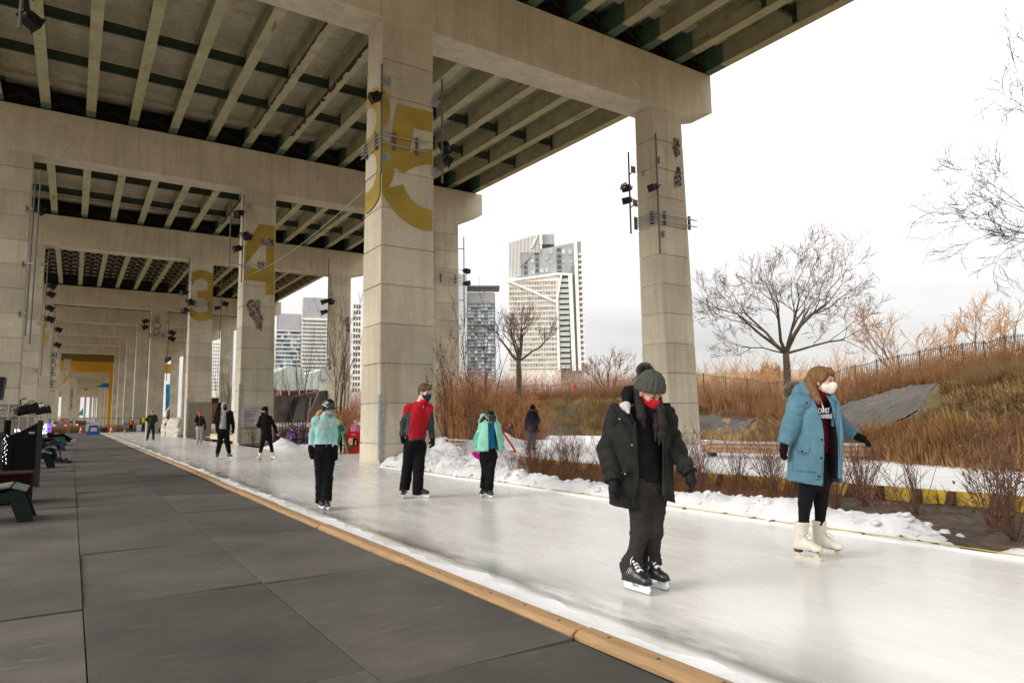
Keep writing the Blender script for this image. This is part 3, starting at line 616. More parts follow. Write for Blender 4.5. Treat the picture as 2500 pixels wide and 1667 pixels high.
# paved lot past the rink
PAVE = M('grey_asphalt', (.27, .245, .22), .9, .15, .6, .4, 30, coord='World')
PAVE_D = M('concrete_apron', (.24, .22, .195), .9, .2, .8, .4, 20, coord='World')
o = MB().box((-30, -12, -.055), (6.9, 205, -.045)).build('pavement', PAVE_D); tag(o, kind='structure')
o = MB().box((6.91, 95.5, -.055), (24, 205, -.04)).build('pavement', PAVE_D); tag(o, kind='structure')
mb = MB(); mb.add([(-14, 205, -.03), (14, 205, -.03), (20, 420, 2.72), (-8, 420, 2.72)], [(0, 1, 2, 3)]); mb.add([(-8, 420, 2.72), (20, 420, 2.72), (60, 900, 8.6), (0, 900, 8.6)], [(0, 1, 2, 3)])
o = mb.build('road', PAVE); tag(o, kind='structure')

# --- skate deck: 4x8 ft boards
def board_mat(nm, f):
    q = NT(nm); co = q.coord('World'); c2 = q.coord('World', (1, 5, 1))
    b = (.062*f, .055*f, .047*f)
    c = q.ramp(q.noise(co, .9, 6, .62), [(.3, k(b, .60)), (.7, k(b, 1.40))])
    c = q.mix(q.ramp(q.noise(c2, 3.1, 6, .7), [(.58, (0, 0, 0)), (.75, (.5,)*3)]), c, (.20*f, .18*f, .15*f))
    c = q.mix(q.ramp(q.noise(co, 7.5, 5, .75), [(.30, (.6,)*3), (.40, (0, 0, 0))]), c, k(b, .5))
    sc = q.coord('World', (.8, 7, 1)); c = q.mix(q.ramp(q.noise(sc, 9, 3, .8), [(.64, (0, 0, 0)), (.72, (.45,)*3)]), c, (.22, .20, .17))
    c = q.mix(q.ramp(q.noise(co, 38, 3, .8), [(.66, (0, 0, 0)), (.74, (.5,)*3)]), c, (.19, .17, .145))
    q.base(c); q.b.inputs['Roughness'].default_value = .74; q.bump(q.noise(co, 130, 2), .35, .004); q.bump(q.noise(co, 3, 4), .25, .01)
    return q.m
BM = [board_mat('scuffed_rubber_board_a', 1.0), board_mat('scuffed_rubber_board_b', .76), board_mat('scuffed_rubber_board_c', 1.25)]
deckroot = empty('boardwalk', (0, 0, 0)); tag(deckroot, kind='structure')
o = MB().box((-4.7, -2.5, -.04), (2.60, 94, -.005)).build('underlay', DARK, deckroot)
cols_x = [(-4.74, -3.52), (-3.52, -2.30), (-2.30, -1.09), (-1.09, .13), (.13, 1.32), (1.32, 2.475)]
starts = {5: 5.62, 4: 5.66, 3: 5.60, 2: 5.9, 1: 5.2, 0: 5.5}
nb = 0; r = random.Random(3); rest = [MB(), MB(), MB()]
for ci, (xa, xb) in enumerate(cols_x):
    y = starts[ci]-2.44*3-(.25 if ci % 2 else 0); first = True
    rows = []
    bl = 2.44 if ci == 5 else 2.235; y = starts[ci]-bl*3
    while y < 93.5: rows.append(y); y += bl
    for y in rows:
        g_ = .007+.004*r.random(); xa_, xb_ = xa-g_+.004, xb+g_-.004; t = (r.random()-.5)*.020; h = .022+r.random()*.012
        V = [(xa_+g_, y+g_, -.004), (xb_-g_, y+g_, -.004), (xb_-g_, y+bl-g_, -.004), (xa_+g_, y+bl-g_, -.004),
             (xa_+g_, y+g_, h+t*.5), (xb_-g_, y+g_, h-t*.5), (xb_-g_, y+bl-g_, h-t), (xa_+g_, y+bl-g_, h+t)]
        mi = r.choice((0, 0, 1, 2))
        if nb < 298 and (ci >= 3 or (ci == 2 and y < 60) or y < 25): MB().hexa(V).build('board', BM[mi], deckroot); nb += 1
        else: rest[mi].hexa(V)
for mbx, mm in zip(rest, BM):
    if mbx.v: tag(mbx.build('board', mm, deckroot), kind='stuff')
# --- timber kerb in overlapping lengths
def wood_mat(nm, b, sc=(12, 1.2, 12), knots=True, coordk='World'):
    q = NT(nm); co = q.coord(coordk, sc)
    c = q.ramp(q.noise(co, 2.2, 8, .7), [(.3, k(b, .72)), (.7, k(b, 1.18))])
    if knots: c = q.mix(q.ramp(q.noise(q.coord(coordk), 5.5, 4, .7), [(.64, (0, 0, 0)), (.72, (.7,)*3)]), c, k(b, .38))
    q.base(c); q.b.inputs['Roughness'].default_value = .8; q.bump(q.noise(co, 5, 6), .3, .01); return q.m
KERB = wood_mat('worn_pine_kerb', (.33, .205, .095))
kr = empty('kerb', (0, 0, 0)); tag(kr, kind='structure')
def kerb_x(y):   # outer (deck) edge of the kerb
    return np.interp(y, [-2, 2.3, 3.3, 5.2, 8, 12, 20, 40, 94], [2.53, 2.525, 2.50, 2.49, 2.485, 2.50, 2.58, 2.65, 2.78])
y = -1.6; r = random.Random(5); i = 0
while y < 93.6:
    L = 2.42; y1 = min(y+L, 94); a = kerb_x(y)+(.012 if i % 2 else 0); b = kerb_x(y1)+(.012 if i % 2 else 0); h = .050+r.random()*.008; w = .13
    V0 = [(a, y), (a+w, y)]; V1 = [(b, y1-.012), (b+w, y1-.012)]
    mb = MB()
    pr = lambda x, yy: [(x, yy, 0), (x+w, yy, 0), (x+w, yy, h), (x+.03, yy, h), (x, yy, h-.022)]
    P0 = pr(a, y); P1 = pr(b, y1-.012)
    mb.add(P0+P1, [(0, 1, 2, 3, 4), (9, 8, 7, 6, 5)]+[(j, (j+1) % 5, 5+(j+1) % 5, 5+j)[::-1] for j in range(5)])
    pl = mb.build('kerb_plank', KERB, kr, bevel=.006)
    if y < 22:
        hm = MB()
        for q in range(6):
            yy = y+.2+q*.4; xx = a+(b-a)*(yy-y)/L+.075+.010*((q % 2)*2-1)
            hm.lathe([(.012, 0), (.012, .002)], 8, (xx, yy, h-.001))
        hm.build('bolt_hole', M('dark_bolt_hole', (.05, .025, .012), .9), pl)
    y += L; i += 1
# --- ice
def ice_mat():
    q = NT('skated_ice'); co = q.coord('World'); st = q.coord('World', (3.5, .45, 1)); st2 = q.coord('World', (26, 1.1, 1))
    c = q.ramp(q.noise(co, .55, 5, .6), [(.3, (.61, .60, .575)), (.7, (.72, .706, .68))])
    c = q.mix(q.ramp(q.noise(st, 1.1, 7, .7), [(.50, (0, 0, 0)), (.75, (.55,)*3)]), c, (.54, .53, .51))
    c = q.mix(q.ramp(q.noise(st2, 1.5, 6, .8), [(.60, (0, 0, 0)), (.70, (.55,)*3)]), c, (.84, .83, .81))
    sx = q.n('ShaderNodeSeparateXYZ'); q.l(co, sx.inputs[0])
    # worn darker wet band a hand's width inside the left edge
    ad = q.n('ShaderNodeMath', operation='ADD'); q.l(sx.outputs['X'], ad.inputs[0])
    nn = q.n('ShaderNodeMapRange'); q.l(q.noise(q.coord('World', (.5, .5, 1)), 1.4, 4), nn.inputs['Value']); nn.inputs['To Min'].default_value = -.12; nn.inputs['To Max'].default_value = .12; q.l(nn.outputs[0], ad.inputs[1])
    band = q.ramp(_mr(q, ad.outputs[0], 2.95, 3.7), [(0, (0, 0, 0)), (.07, (.95,)*3), (.30, (.5,)*3), (1, (0, 0, 0))])
    edge = q.ramp(_mr(q, ad.outputs[0], 2.9, 3.15), [(0, (0, 0, 0)), (.2, (.75,)*3), (.35, (.7,)*3), (.55, (0, 0, 0))]); c = q.mix(edge, c, (.30, .285, .26))
    br = q.mix(q.ramp(q.noise(q.coord('World', (1.4, .35, 1)), 2.2, 5, .7), [(.34, (.12,)*3), (.54, (1, 1, 1))]), (0, 0, 0), band)
    c = q.mix(br, c, (.13, .12, .105))
    # fine skate scratches
    w1 = q.coord('World', (60, 2.2, 1)); 
    c = q.mix(q.ramp(q.noise(w1, 1.3, 3, .9), [(.70, (0, 0, 0)), (.74, (.6,)*3)]), c, (.9, .9, .89))
    q.base(c)
    rr = q.ramp(q.noise(st, 1.6, 5, .6), [(.3, (.15,)*3), (.7, (.34,)*3)])
    q.l(rr, q.b.inputs['Roughness']); q.b.inputs['IOR'].default_value = 1.36
    q.b.inputs['Coat Weight'].default_value = .12; q.b.inputs['Coat Roughness'].default_value = .12; q.b.inputs['Coat IOR'].default_value = 1.31
    q.bump(q.noise(st2, 2.5, 4, .6), .05, .003); q.bump(q.noise(co, 2.5, 4), .08, .02); return q.m
def _mr(q, v, a, b):
    n = q.n('ShaderNodeMapRange'); q.l(v, n.inputs['Value']); n.inputs['From Min'].default_value = a; n.inputs['From Max'].default_value = b; return n.outputs[0]
ICE = ice_mat()
def snow_mat(nm, b=(.80, .80, .81), dirty=.25):
    q = NT(nm); co = q.coord('World')
    c = q.ramp(q.noise(co, 2.5, 8, .7), [(.35, k(b, .86)), (.6, b)])
    c = q.mix(q.ramp(q.noise(co, 14, 4, .7), [(.62, (0, 0, 0)), (.70, (dirty,)*3)]), c, (.32, .27, .2))
    q.base(c); q.b.inputs['Roughness'].default_value = .85; q.b.inputs['Subsurface Weight'].default_value = 0
    q.bump(q.noise(co, 9, 8, .75), .6, .04); q.bump(q.noise(co, 60, 3), .3, .01); return q.m
SNOW = snow_mat('old_snow', (.70, .70, .71), .4); SNOW_C = snow_mat('trampled_snow', (.84, .84, .85), .12)
def poly_sheet(name, pts, z, mat, kind='structure', th=.02):
    mb = MB(); mb.prism([(x, y, 0) for x, y in pts], (0, 0, z-th), (0, 0, z)); return tag(mb.build(name, mat), kind=kind)
poly_sheet('ice', [(2.55, -3), (7.02, -3), (7.02, 17.4), (7.16, 19.5), (9.0, 20.2), (10.6, 17.6), (12.2, 18.6), (12.2, 24.6), (10.2, 29.5), (8.2, 30.5), (7.3, 32), (7.3, 94.4), (2.8, 94.4), (2.62, 30)], 0, ICE)
# snow scraped along the kerb
mbs = MB(); ysn = np.arange(-2, 94, .12); n = 5
V = []; 
for y in ysn:
    x0 = kerb_x(y)+.135; w = .24+.05*math.sin(y*1.7)+.04*math.sin(y*5.1+1)+.03*math.sin(y*13)
    for j in range(n): t = j/(n-1); V.append((x0+w*t, y, .002+.028*(1-t)**1.5*(.7+.3*math.sin(y*9+j))))
Fq = [(i*n+j, i*n+j+1, (i+1)*n+j+1, (i+1)*n+j) for i in range(len(ysn)-1) for j in range(n-1)]
tag(npmesh('scraped_snow', V, Fq, SNOW_C, None, True), kind='stuff')
# raised snow covered path behind the planting bed
PATH = [(10.72, -4), (10.72, 4), (10.62, 7), (10.5, 10), (10.5, 13.5), (11.0, 16.6), (12.25, 18.7), (12.25, 24.6), (14.0, 33), (19, 36), (25.3, 35), (25.1, 26), (23.5, 19), (19.3, 14), (16.7, 9.8), (15.75, 7.8), (15.05, 5.5), (14.2, 0), (13.8, -4)]
poly_sheet('snow_path', PATH, .14, SNOW_C, th=.16)
# yellow and black edge boards of the path
ye = empty('edge_board', (0, 0, 0), 0, 'long yellow board with dark wedge braces edging the snowy path', 'edge board')
YB = M('scuffed_yellow_board', (.44, .29, .025), .75, .4, 4, coord='World'); near = PATH[:6]
tot = 0
for (xa, ya), (xb, yb) in zip(near[:-1], near[1:]):
    L = math.hypot(xb-xa, yb-ya); nseg = max(1, round(L/1.2)); 
    for j in range(nseg):
        t0, t1 = j/nseg, (j+1)/nseg
        a = (xa+(xb-xa)*t0-.03, ya+(yb-ya)*t0, .045); b = (xa+(xb-xa)*t1-.03, ya+(yb-ya)*t1-.01, .045)
        MB().bar(a, b, .05, .22).build('board', YB, ye)
        for tt in (.25, .8):
            px_ = a[0]+(b[0]-a[0])*tt; py_ = a[1]+(b[1]-a[1])*tt
            MB().add([(px_-.03, py_-.05, .15), (px_-.22, py_-.05, -.07), (px_-.03, py_-.05, -.07), (px_-.03, py_+.05, .15), (px_-.22, py_+.05, -.07), (px_-.03, py_+.05, -.07)],
                     [(0, 1, 2), (5, 4, 3), (0, 3, 4, 1), (1, 4, 5, 2), (0, 2, 5, 3)]).build('brace', M('dark_brown_brace', (.04, .02, .01), .8), ye)
# thin yellow rope line and clips at the rink's right edge
tag(MB().tube([(7.06+.02*math.sin(y*2.1), y, .03) for y in np.arange(-2, 17.4, .4)], .006, 5).build('edge_rope', M('yellow_hose', (.50, .38, .05), .6)), 'thin yellow hose lying along the right edge of the ice', 'hose')
tag(MB().tube([(6.98+.03*math.sin(y*1.3), y, .012) for y in np.arange(-2, 17.4, .4)], .02, 5).build('ice_ridge', SNOW_C), kind='stuff')
LEAF = M('dead_brown_leaf', (.10, .045, .015), .9, .4, 20)
lm = MB(); r = random.Random(11)
for i in range(60):
    x = 7.0+r.random()*.25; y = r.uniform(2, 17); s = r.uniform(.03, .07); a = r.random()*6
    R_ = Matrix.Translation((x, y, .03)) @ Matrix.Rotation(a, 4, 'Z') @ Matrix.Rotation(r.uniform(-.5, .5), 4, 'X')
    lm.add([R_ @ Vector(p) for p in ((-s, 0, 0), (0, s*.5, .01), (s, 0, 0), (0, -s*.5, .012))], [(0, 1, 2, 3)])
tag(lm.build('leaf_litter', LEAF, recalc=False), kind='stuff')
# soil of the planting bed and the snow banks
def bed(x, y): return -.03+.05*fbm(x*2, y*2, 0, 4)-.02
bs = M('dark_bed_soil', (.042, .028, .018), .95, .5, 5, .8, 25, coord='World', col2=(.11, .075, .05))
g = grid('planting_bed', np.arange(7.05, 10.75, .09), np.arange(-4, 19.6, .12), bed, bs); tag(g, kind='structure')
g = grid('planting_bed', np.arange(7.4, 13.5, .15), np.arange(31.2, 56, .25), lambda x, y: .04+.05*fbm(x, y, 0, 4), bs, mask=lambda x, y: (x > 7.4+np.maximum(0, 33-y)*1.4)); tag(g, kind='structure')
def bank(x, y):
    e = 7.1+.07*np.sin(y*2.3)+.05*np.sin(y*5.7)
    w = np.interp(y, [-4, 2.2, 2.6, 3.0, 3.4, 3.9, 4.8, 6.5, 8, 10, 12, 14.5, 16, 20], [1.2, 1.1, .7, .1, .35, .8, 1.0, .9, .9, .85, 1.25, 2.6, 3.3, 3.4])
    H = np.interp(y, [-4, 2.2, 2.6, 3.1, 3.5, 4.5, 6, 8, 10, 12, 14, 16, 18], [.3, .28, .12, -.05, .10, .25, .26, .22, .20, .22, .36, .46, .42])
    t = (x-e)/w
    p = np.where((t > 0) & (t < 1), np.sin(np.pi*np.clip(t, 0, 1)**.7)**.6, 0)
    lump = .5+.5*fbm(x*2.6, y*2.6, 0, 12, 5); lump = lump*(.75+.5*np.abs(fbm(x*5.5, y*5.5, 1, 2, 3)))
    chunk = np.maximum(0, fbm(x*1.7+3, y*1.7, 0, 31, 2)-.35)*.5
    z = -.10+p*(H*1.3+.10)*(.42+.75*lump)+p*chunk*1.2+p*.035*fbm(x*14, y*14, 0, 7, 2)
    return z
g = grid('snow_bank', np.arange(7.02, 10.6, .05), np.arange(-3, 17.7, .06), bank, SNOW); tag(g, kind='stuff')
def clods(n, fx, seed, smin=.03, smax=.10):
    g2 = np.random.default_rng(seed); mb = MB(); ico = None
    bm = bmesh.new(); bmesh.ops.create_icosphere(bm, subdivisions=2, radius=1); vs = np.array([v.co for v in bm.verts]); fs = [tuple(v.index for v in f.verts) for f in bm.faces]; bm.free()
    for i in range(n):
        x, y = fx(g2); s_ = g2.uniform(smin, smax)*(1 if g2.random() < .8 else 1.7); o_ = g2.uniform(0, 50); V = vs*(1+.38*1.5*fbm(vs[:, 0]*2.2+o_, vs[:, 1]*2.2, vs[:, 2]*2.2, 3, 3))[:, None]*s_*np.array([1, g2.uniform(.6, 1), .6]); z = float(bank(np.array(x), np.array(y)))
        mb.add(V+[x, y, max(z, -.03)-s_*.12], fs)
    return tag(mb.build('snow_clods', SNOW, None, True, False), kind='stuff')
clods(300, lambda g: (7.15+abs(g.normal(0, .55)), g.uniform(3.5, 17)), 3, .015, .06); clods(80, lambda g: (g.uniform(8.6, 10.5), g.uniform(13.5, 17.5)), 4, .03, .10)
def heap(cx, cy, rx, ry, H, seed):
    def f(x, y):
        d = np.sqrt(((x-cx)/rx)**2+((y-cy)/ry)**2)
        return -.05+np.maximum(0, 1-d**1.6)*(H+.05)*(.7+.55*fbm(x*2.2, y*2.2, 0, seed, 5))
    return tag(grid('snow_bank', np.arange(cx-rx*1.1, cx+rx*1.1, .07), np.arange(cy-ry*1.1, cy+ry*1.1, .07), f, SNOW), kind='stuff')
heap(10.1, 17.6, 1.5, 2.4, .62, 4); heap(9.3, 19.9, .7, .7, .35, 6); heap(14.2, 22.3, 1.3, 1.1, .75, 8); heap(8.1, 31.6, .9, 1.6, .42, 9); heap(9.8, 31.5, 1.5, .9, .35, 2); heap(15.6, 6.2, .9, 1.2, .22, 5); heap(16.9, 7.3, 1.2, .8, .3, 15)
# ================================================================ implicit surfaces for people and clothes
class SDF:
    def __init__(s, lo, hi, h):
        s.lo = np.array(lo, float); s.h = h; s.n = np.maximum(4, np.ceil((np.array(hi)-s.lo)/h).astype(int)+1)
        s.F = np.full(s.n, 9.0, np.float32)
        s.ax = [s.lo[i]+h*np.arange(s.n[i]) for i in range(3)]
    def _sl(s, lo, hi):
        a = np.maximum(0, np.floor((np.array(lo)-s.lo)/s.h).astype(int)); b = np.minimum(s.n, np.ceil((np.array(hi)-s.lo)/s.h).astype(int)+1)
        if np.any(b <= a): return None, None
        sl = tuple(slice(a[i], b[i]) for i in range(3))
        return sl, np.meshgrid(*[s.ax[i][sl[i]] for i in range(3)], indexing='ij', sparse=True)
    def _put(s, sl, d, k, mode):
        A = s.F[sl]
        if mode == 'add':
            if k > 0:
                h = np.clip(.5+.5*(A-d)/k, 0, 1); s.F[sl] = A*(1-h)+d*h-k*h*(1-h)
            else: s.F[sl] = np.minimum(A, d)
        elif mode == 'sub':
            s.F[sl] = np.maximum(A, -d)
    def cone(s, a, b, ra, rb, k=.02, mode='add', flat=None):
        """round cone; flat=(axis vector, factor) squashes it along one direction"""
        a = np.array(a, float); b = np.array(b, float); m = max(ra, rb)+k+3*s.h
        sl, g = s._sl(np.minimum(a, b)-m, np.maximum(a, b)+m)
        if sl is None: return s
        d = b-a; L2 = max(float(d@d), 1e-9)
        px, py, pz = g[0]-a[0], g[1]-a[1], g[2]-a[2]
        t = np.clip((px*d[0]+py*d[1]+pz*d[2])/L2, 0, 1)
        qx, qy, qz = px-t*d[0], py-t*d[1], pz-t*d[2]
        rr = qx*qx+qy*qy+qz*qz
        if flat is not None:
            n = np.array(flat[0], float); n /= np.linalg.norm(n); c = qx*n[0]+qy*n[1]+qz*n[2]
            rr = rr+(flat[1]**2-1)*c*c
        s._put(sl, (np.sqrt(rr)-(ra+(rb-ra)*t)).astype(np.float32), k, mode); return s
    def chain(s, pts, rs, k=.02, **kw):
        for i in range(len(pts)-1): s.cone(pts[i], pts[i+1], rs[i], rs[i+1], k, **kw)
        return s
    def ell(s, c, r, k=.02, R=None, mode='add'):
        c = np.array(c, float); r = np.array(r, float); m = r.max()+k+3*s.h
        sl, g = s._sl(c-m, c+m)
        if sl is None: return s
        p = [g[i]-c[i] for i in range(3)]
        if R is not None:
            R = np.array(R); p = [sum(R[j, i]*p[j] for j in range(3)) for i in range(3)]
        k0 = np.sqrt(sum((p[i]/r[i])**2 for i in range(3))); k1 = np.sqrt(sum((p[i]/r[i]**2)**2 for i in range(3)))+1e-6
        s._put(sl, (k0*(k0-1)/k1).astype(np.float32), k, mode); return s
    def loft(s, prof, fwd, k=.02, p=2.3, mode='add'):
        """stack of superellipses; prof rows (z, cx, cy, half width, half depth); fwd: unit facing (x, y)"""
        P = np.array(sorted(prof), float); m = max(P[:, 3].max(), P[:, 4].max())+k+3*s.h
        lo = (P[:, 1].min()-m, P[:, 2].min()-m, P[0, 0]-k-3*s.h); hi = (P[:, 1].max()+m, P[:, 2].max()+m, P[-1, 0]+k+3*s.h)
        sl, g = s._sl(lo, hi)
        if sl is None: return s
        z = g[2]; zc = np.clip(z, P[0, 0], P[-1, 0])
        f = [np.interp(zc, P[:, 0], P[:, i]) for i in range(1, 5)]
        dx, dy = g[0]-f[0], g[1]-f[1]
        v = dx*fwd[0]+dy*fwd[1]; u = dx*fwd[1]-dy*fwd[0]
        q = (np.abs(u/f[2])**p+np.abs(v/f[3])**p)**(1/p)
        d = (q-1)*np.minimum(f[2], f[3]); dz = np.abs(z-zc)
        d = np.where(dz > 0, np.sqrt(np.maximum(d, 0)**2+dz**2)+np.minimum(d, 0), d)
        s._put(sl, np.broadcast_to(d, s.F[sl].shape).astype(np.float32), k, mode); return s
    def plane(s, p, n, soft=0):
        """keep the side where (x-p).n < 0"""
        g = np.meshgrid(*s.ax, indexing='ij', sparse=True); n = np.array(n, float); n /= np.linalg.norm(n)
        d = (g[0]-p[0])*n[0]+(g[1]-p[1])*n[1]+(g[2]-p[2])*n[2]
        s.F = np.maximum(s.F, d.astype(np.float32)); return s
    def cut(s, fn):
        g = np.meshgrid(*s.ax, indexing='ij', sparse=True); s.F = np.maximum(s.F, np.broadcast_to(-fn(*g), s.F.shape).astype(np.float32)); return s
    def shift(s, fn):
        g = np.meshgrid(*s.ax, indexing='ij', sparse=True); s.F = (s.F+fn(*g)).astype(np.float32); return s
    def hollow(s, t):
        s.F = np.maximum(s.F, -(s.F+t)); return s
    def mesh(s):
        F = s.F; s0 = F < 0
        nx, ny, nz = F.shape
        c = [s0[i:nx-1+i, j:ny-1+j, k_:nz-1+k_] for i in (0, 1) for j in (0, 1) for k_ in (0, 1)]
        tot = sum(x.astype(np.int8) for x in c); act = (tot > 0) & (tot < 8)
        idx = np.argwhere(act)
        if len(idx) == 0: return np.zeros((0, 3)), np.zeros((0, 4), int)
        ids = np.full(act.shape, -1, np.int32); ids[act] = np.arange(len(idx))
        offs = [(i, j, k_) for i in (0, 1) for j in (0, 1) for k_ in (0, 1)]
        val = np.stack([F[idx[:, 0]+o[0], idx[:, 1]+o[1], idx[:, 2]+o[2]] for o in offs], 1)
        acc = np.zeros((len(idx), 3)); cnt = np.zeros(len(idx))
        for a in range(8):
            for b in range(a+1, 8):
                oa, ob = np.array(offs[a]), np.array(offs[b])
                if np.abs(oa-ob).sum() != 1: continue
                va, vb = val[:, a], val[:, b]; mk = (va < 0) != (vb < 0)
                t = np.where(mk, va/np.where(mk, va-vb, 1), 0)
                acc[mk] += oa+(ob-oa)*t[mk, None]; cnt[mk] += 1
        V = (idx+acc/np.maximum(cnt, 1)[:, None])*s.h+s.lo
        Fs = []
        for ax in range(3):
            a1, a2 = [(1, 2), (2, 0), (0, 1)][ax]
            sl0 = [slice(1, -1)]*3; sl0[ax] = slice(0, -1); sl1 = [slice(1, -1)]*3; sl1[ax] = slice(1, None)
            A = s0[tuple(sl0)]; B = s0[tuple(sl1)]; e = np.argwhere(A != B)
            if len(e) == 0: continue
            fl = A[tuple(e.T)]
            p = e.copy(); p[:, a1] += 1; p[:, a2] += 1
            def cell(d1, d2):
                q = p.copy(); q[:, a1] -= d1; q[:, a2] -= d2; return ids[tuple(q.T)]
            q = np.stack([cell(1, 1), cell(0, 1), cell(0, 0), cell(1, 0)], 1)
            q[~fl] = q[~fl][:, ::-1]; Fs.append(q)
        Fs = np.concatenate(Fs); Fs = Fs[(Fs >= 0).all(1)]
        return V, Fs
    def build(s, name, mats, parent, matfn=None, relax=1):
        V, Fs = s.mesh()
        if len(V) == 0: return None
        for _ in range(relax):      # one smoothing pass removes the grid's stair steps
            acc = np.zeros_like(V); cnt = np.zeros(len(V))
            for a, b in ((0, 1), (1, 2), (2, 3), (3, 0)):
                np.add.at(acc, Fs[:, a], V[Fs[:, b]]); np.add.at(acc, Fs[:, b], V[Fs[:, a]]); np.add.at(cnt, Fs[:, a], 1); np.add.at(cnt, Fs[:, b], 1)
            V = V*.45+acc/np.maximum(cnt, 1)[:, None]*.55
        mi = None
        if matfn is not None:
            c = V[Fs].mean(1); mi = np.asarray(matfn(c[:, 0], c[:, 1], c[:, 2]), int)*np.ones(len(Fs), int)
        return npmesh(name, V, Fs, mats, parent, True, mi)
def fold(freq, amp, seed=0, zs=1.0):
    """wrinkles: warped ridged noise"""
    def f(x, y, z):
        n = vnoise(x*freq+2*seed, y*freq, z*freq*zs, seed)
        m_ = vnoise(x*freq*1.9, y*freq*1.9+seed, z*freq*2.3*zs, seed+5)
        c_ = vnoise(x*freq*3.1+z*freq, y*freq*3.1, z*freq*3.7*zs+x*freq, seed+9)
        return amp*(1-2*np.abs(n))*.6+amp*.5*m_+amp*.45*(1-2.4*np.abs(c_))
    return f
def bbox(pts, m): P = np.array(pts); return P.min(0)-m, P.max(0)+m

SKIN = {'light': (.56, .33, .235), 'tan': (.46, .25, .16), 'brown': (.20, .10, .06), 'rose': (.60, .34, .26)}
def skinmat(kk):
    q = M('skin_'+kk, SKIN[kk], .55, .12, 18, .1, 120)
    q.node_tree.nodes['Principled BSDF'].inputs['Subsurface Weight'].default_value = .12
    q.node_tree.nodes['Principled BSDF'].inputs['Subsurface Scale'].default_value = .01
    return q
EYEW = M('eye_white', (.26, .23, .21), .35, .05); EYEB = M('dark_iris', (.02, .012, .008), .2, .1); 
def fabric(nm, col, rough=.95, var=.2, bs=160, bump=.25, sc=7, spec=.12): return M(nm, col, rough, var, sc, bump, bs, spec=spec)
def hairmat(nm, col):
    q = NT(nm); co = q.coord('Object', (60, 60, 4))
    c = q.ramp(q.noise(co, 2.2, 5, .7), [(.3, k(col, .45)), (.55, col), (.75, k(col, 1.8))])
    q.base(c); q.b.inputs['Roughness'].default_value = .6; q.b.inputs['Specular IOR Level'].default_value = .25; q.bump(q.noise(co, 2.5, 4), .7, .01); return q.m

class Fig:
    """a figure posed by its joints; root frame: x to the right of the view, y away from the viewer, z up"""
    def __init__(s, foot, label, group=None, z0=0.0, name='person'):
        s.G = gz(*foot, z0); n = np.array([s.G[0], s.G[1], 0.]); s.dist = np.linalg.norm(n); s.n = n/s.dist; s.r = np.array([s.n[1], -s.n[0], 0.])
        s.root = empty(name, tuple(s.G), math.atan2(s.n[1], s.n[0])-math.pi/2, label, 'person', group)
        s.J = {}
    def pt(s, u, v, d=0.0):
        r = ray(u, v); P0 = s.G+s.n*d
        t = float((P0-CAM) @ s.n)/float(r @ s.n); P = CAM+r*t
        q = P-s.G; return np.array([q @ s.r, q @ s.n, q[2]])
    def set(s, **kw):
        for a, b in kw.items(): s.J[a] = s.pt(*b)
        return s
    def world(s, q): return s.G+s.r*q[0]+s.n*q[1]+np.array([0, 0, q[2]])
def hand_sdf(F, wr, tip, palm_n, r, curl=.25, thumb=1, k=.006):
    """palm and five separate fingers from wrist to tip; palm_n: direction the palm faces"""
    wr = np.array(wr); tip = np.array(tip); d = tip-wr; L = np.linalg.norm(d); d /= L
    n = np.array(palm_n, float); n = n-d*(n @ d); n /= np.linalg.norm(n); w = np.cross(d, n)*thumb
    pc = wr+d*L*.48
    for o in (-.33, -.1, .12, .34):
        F.cone(wr+d*L*.08+w*o*L*.22, pc+w*o*L*.42, L*.085, L*.078, k*1.5, flat=(n, 1.25))
    for i, (o, fl) in enumerate(((.36, .86), (.12, 1.0), (-.12, .95), (-.36, .76))):
        a = pc+w*o*L*.46; f = L*.54*fl; c1 = curl*(1+.15*i); b = a+(d*math.cos(c1)+n*math.sin(c1)+w*o*.12)*f*.42
        c = b+(d*math.cos(c1*2.2)+n*math.sin(c1*2.2))*f*.32; e = c+(d*math.cos(c1*3)+n*math.sin(c1*3))*f*.26
        F.chain([a, b, c, e], [r, r*.96, r*.88, r*.74], k*.5)
    a = wr+d*L*.16+w*L*.16; b = a+(d*.6+w*.65+n*.25)*L*.24; c = b+(d*.9+w*.25+n*.2)*L*.2
    F.chain([a, b, c], [r*1.35, r*1.15, r*.85], k)
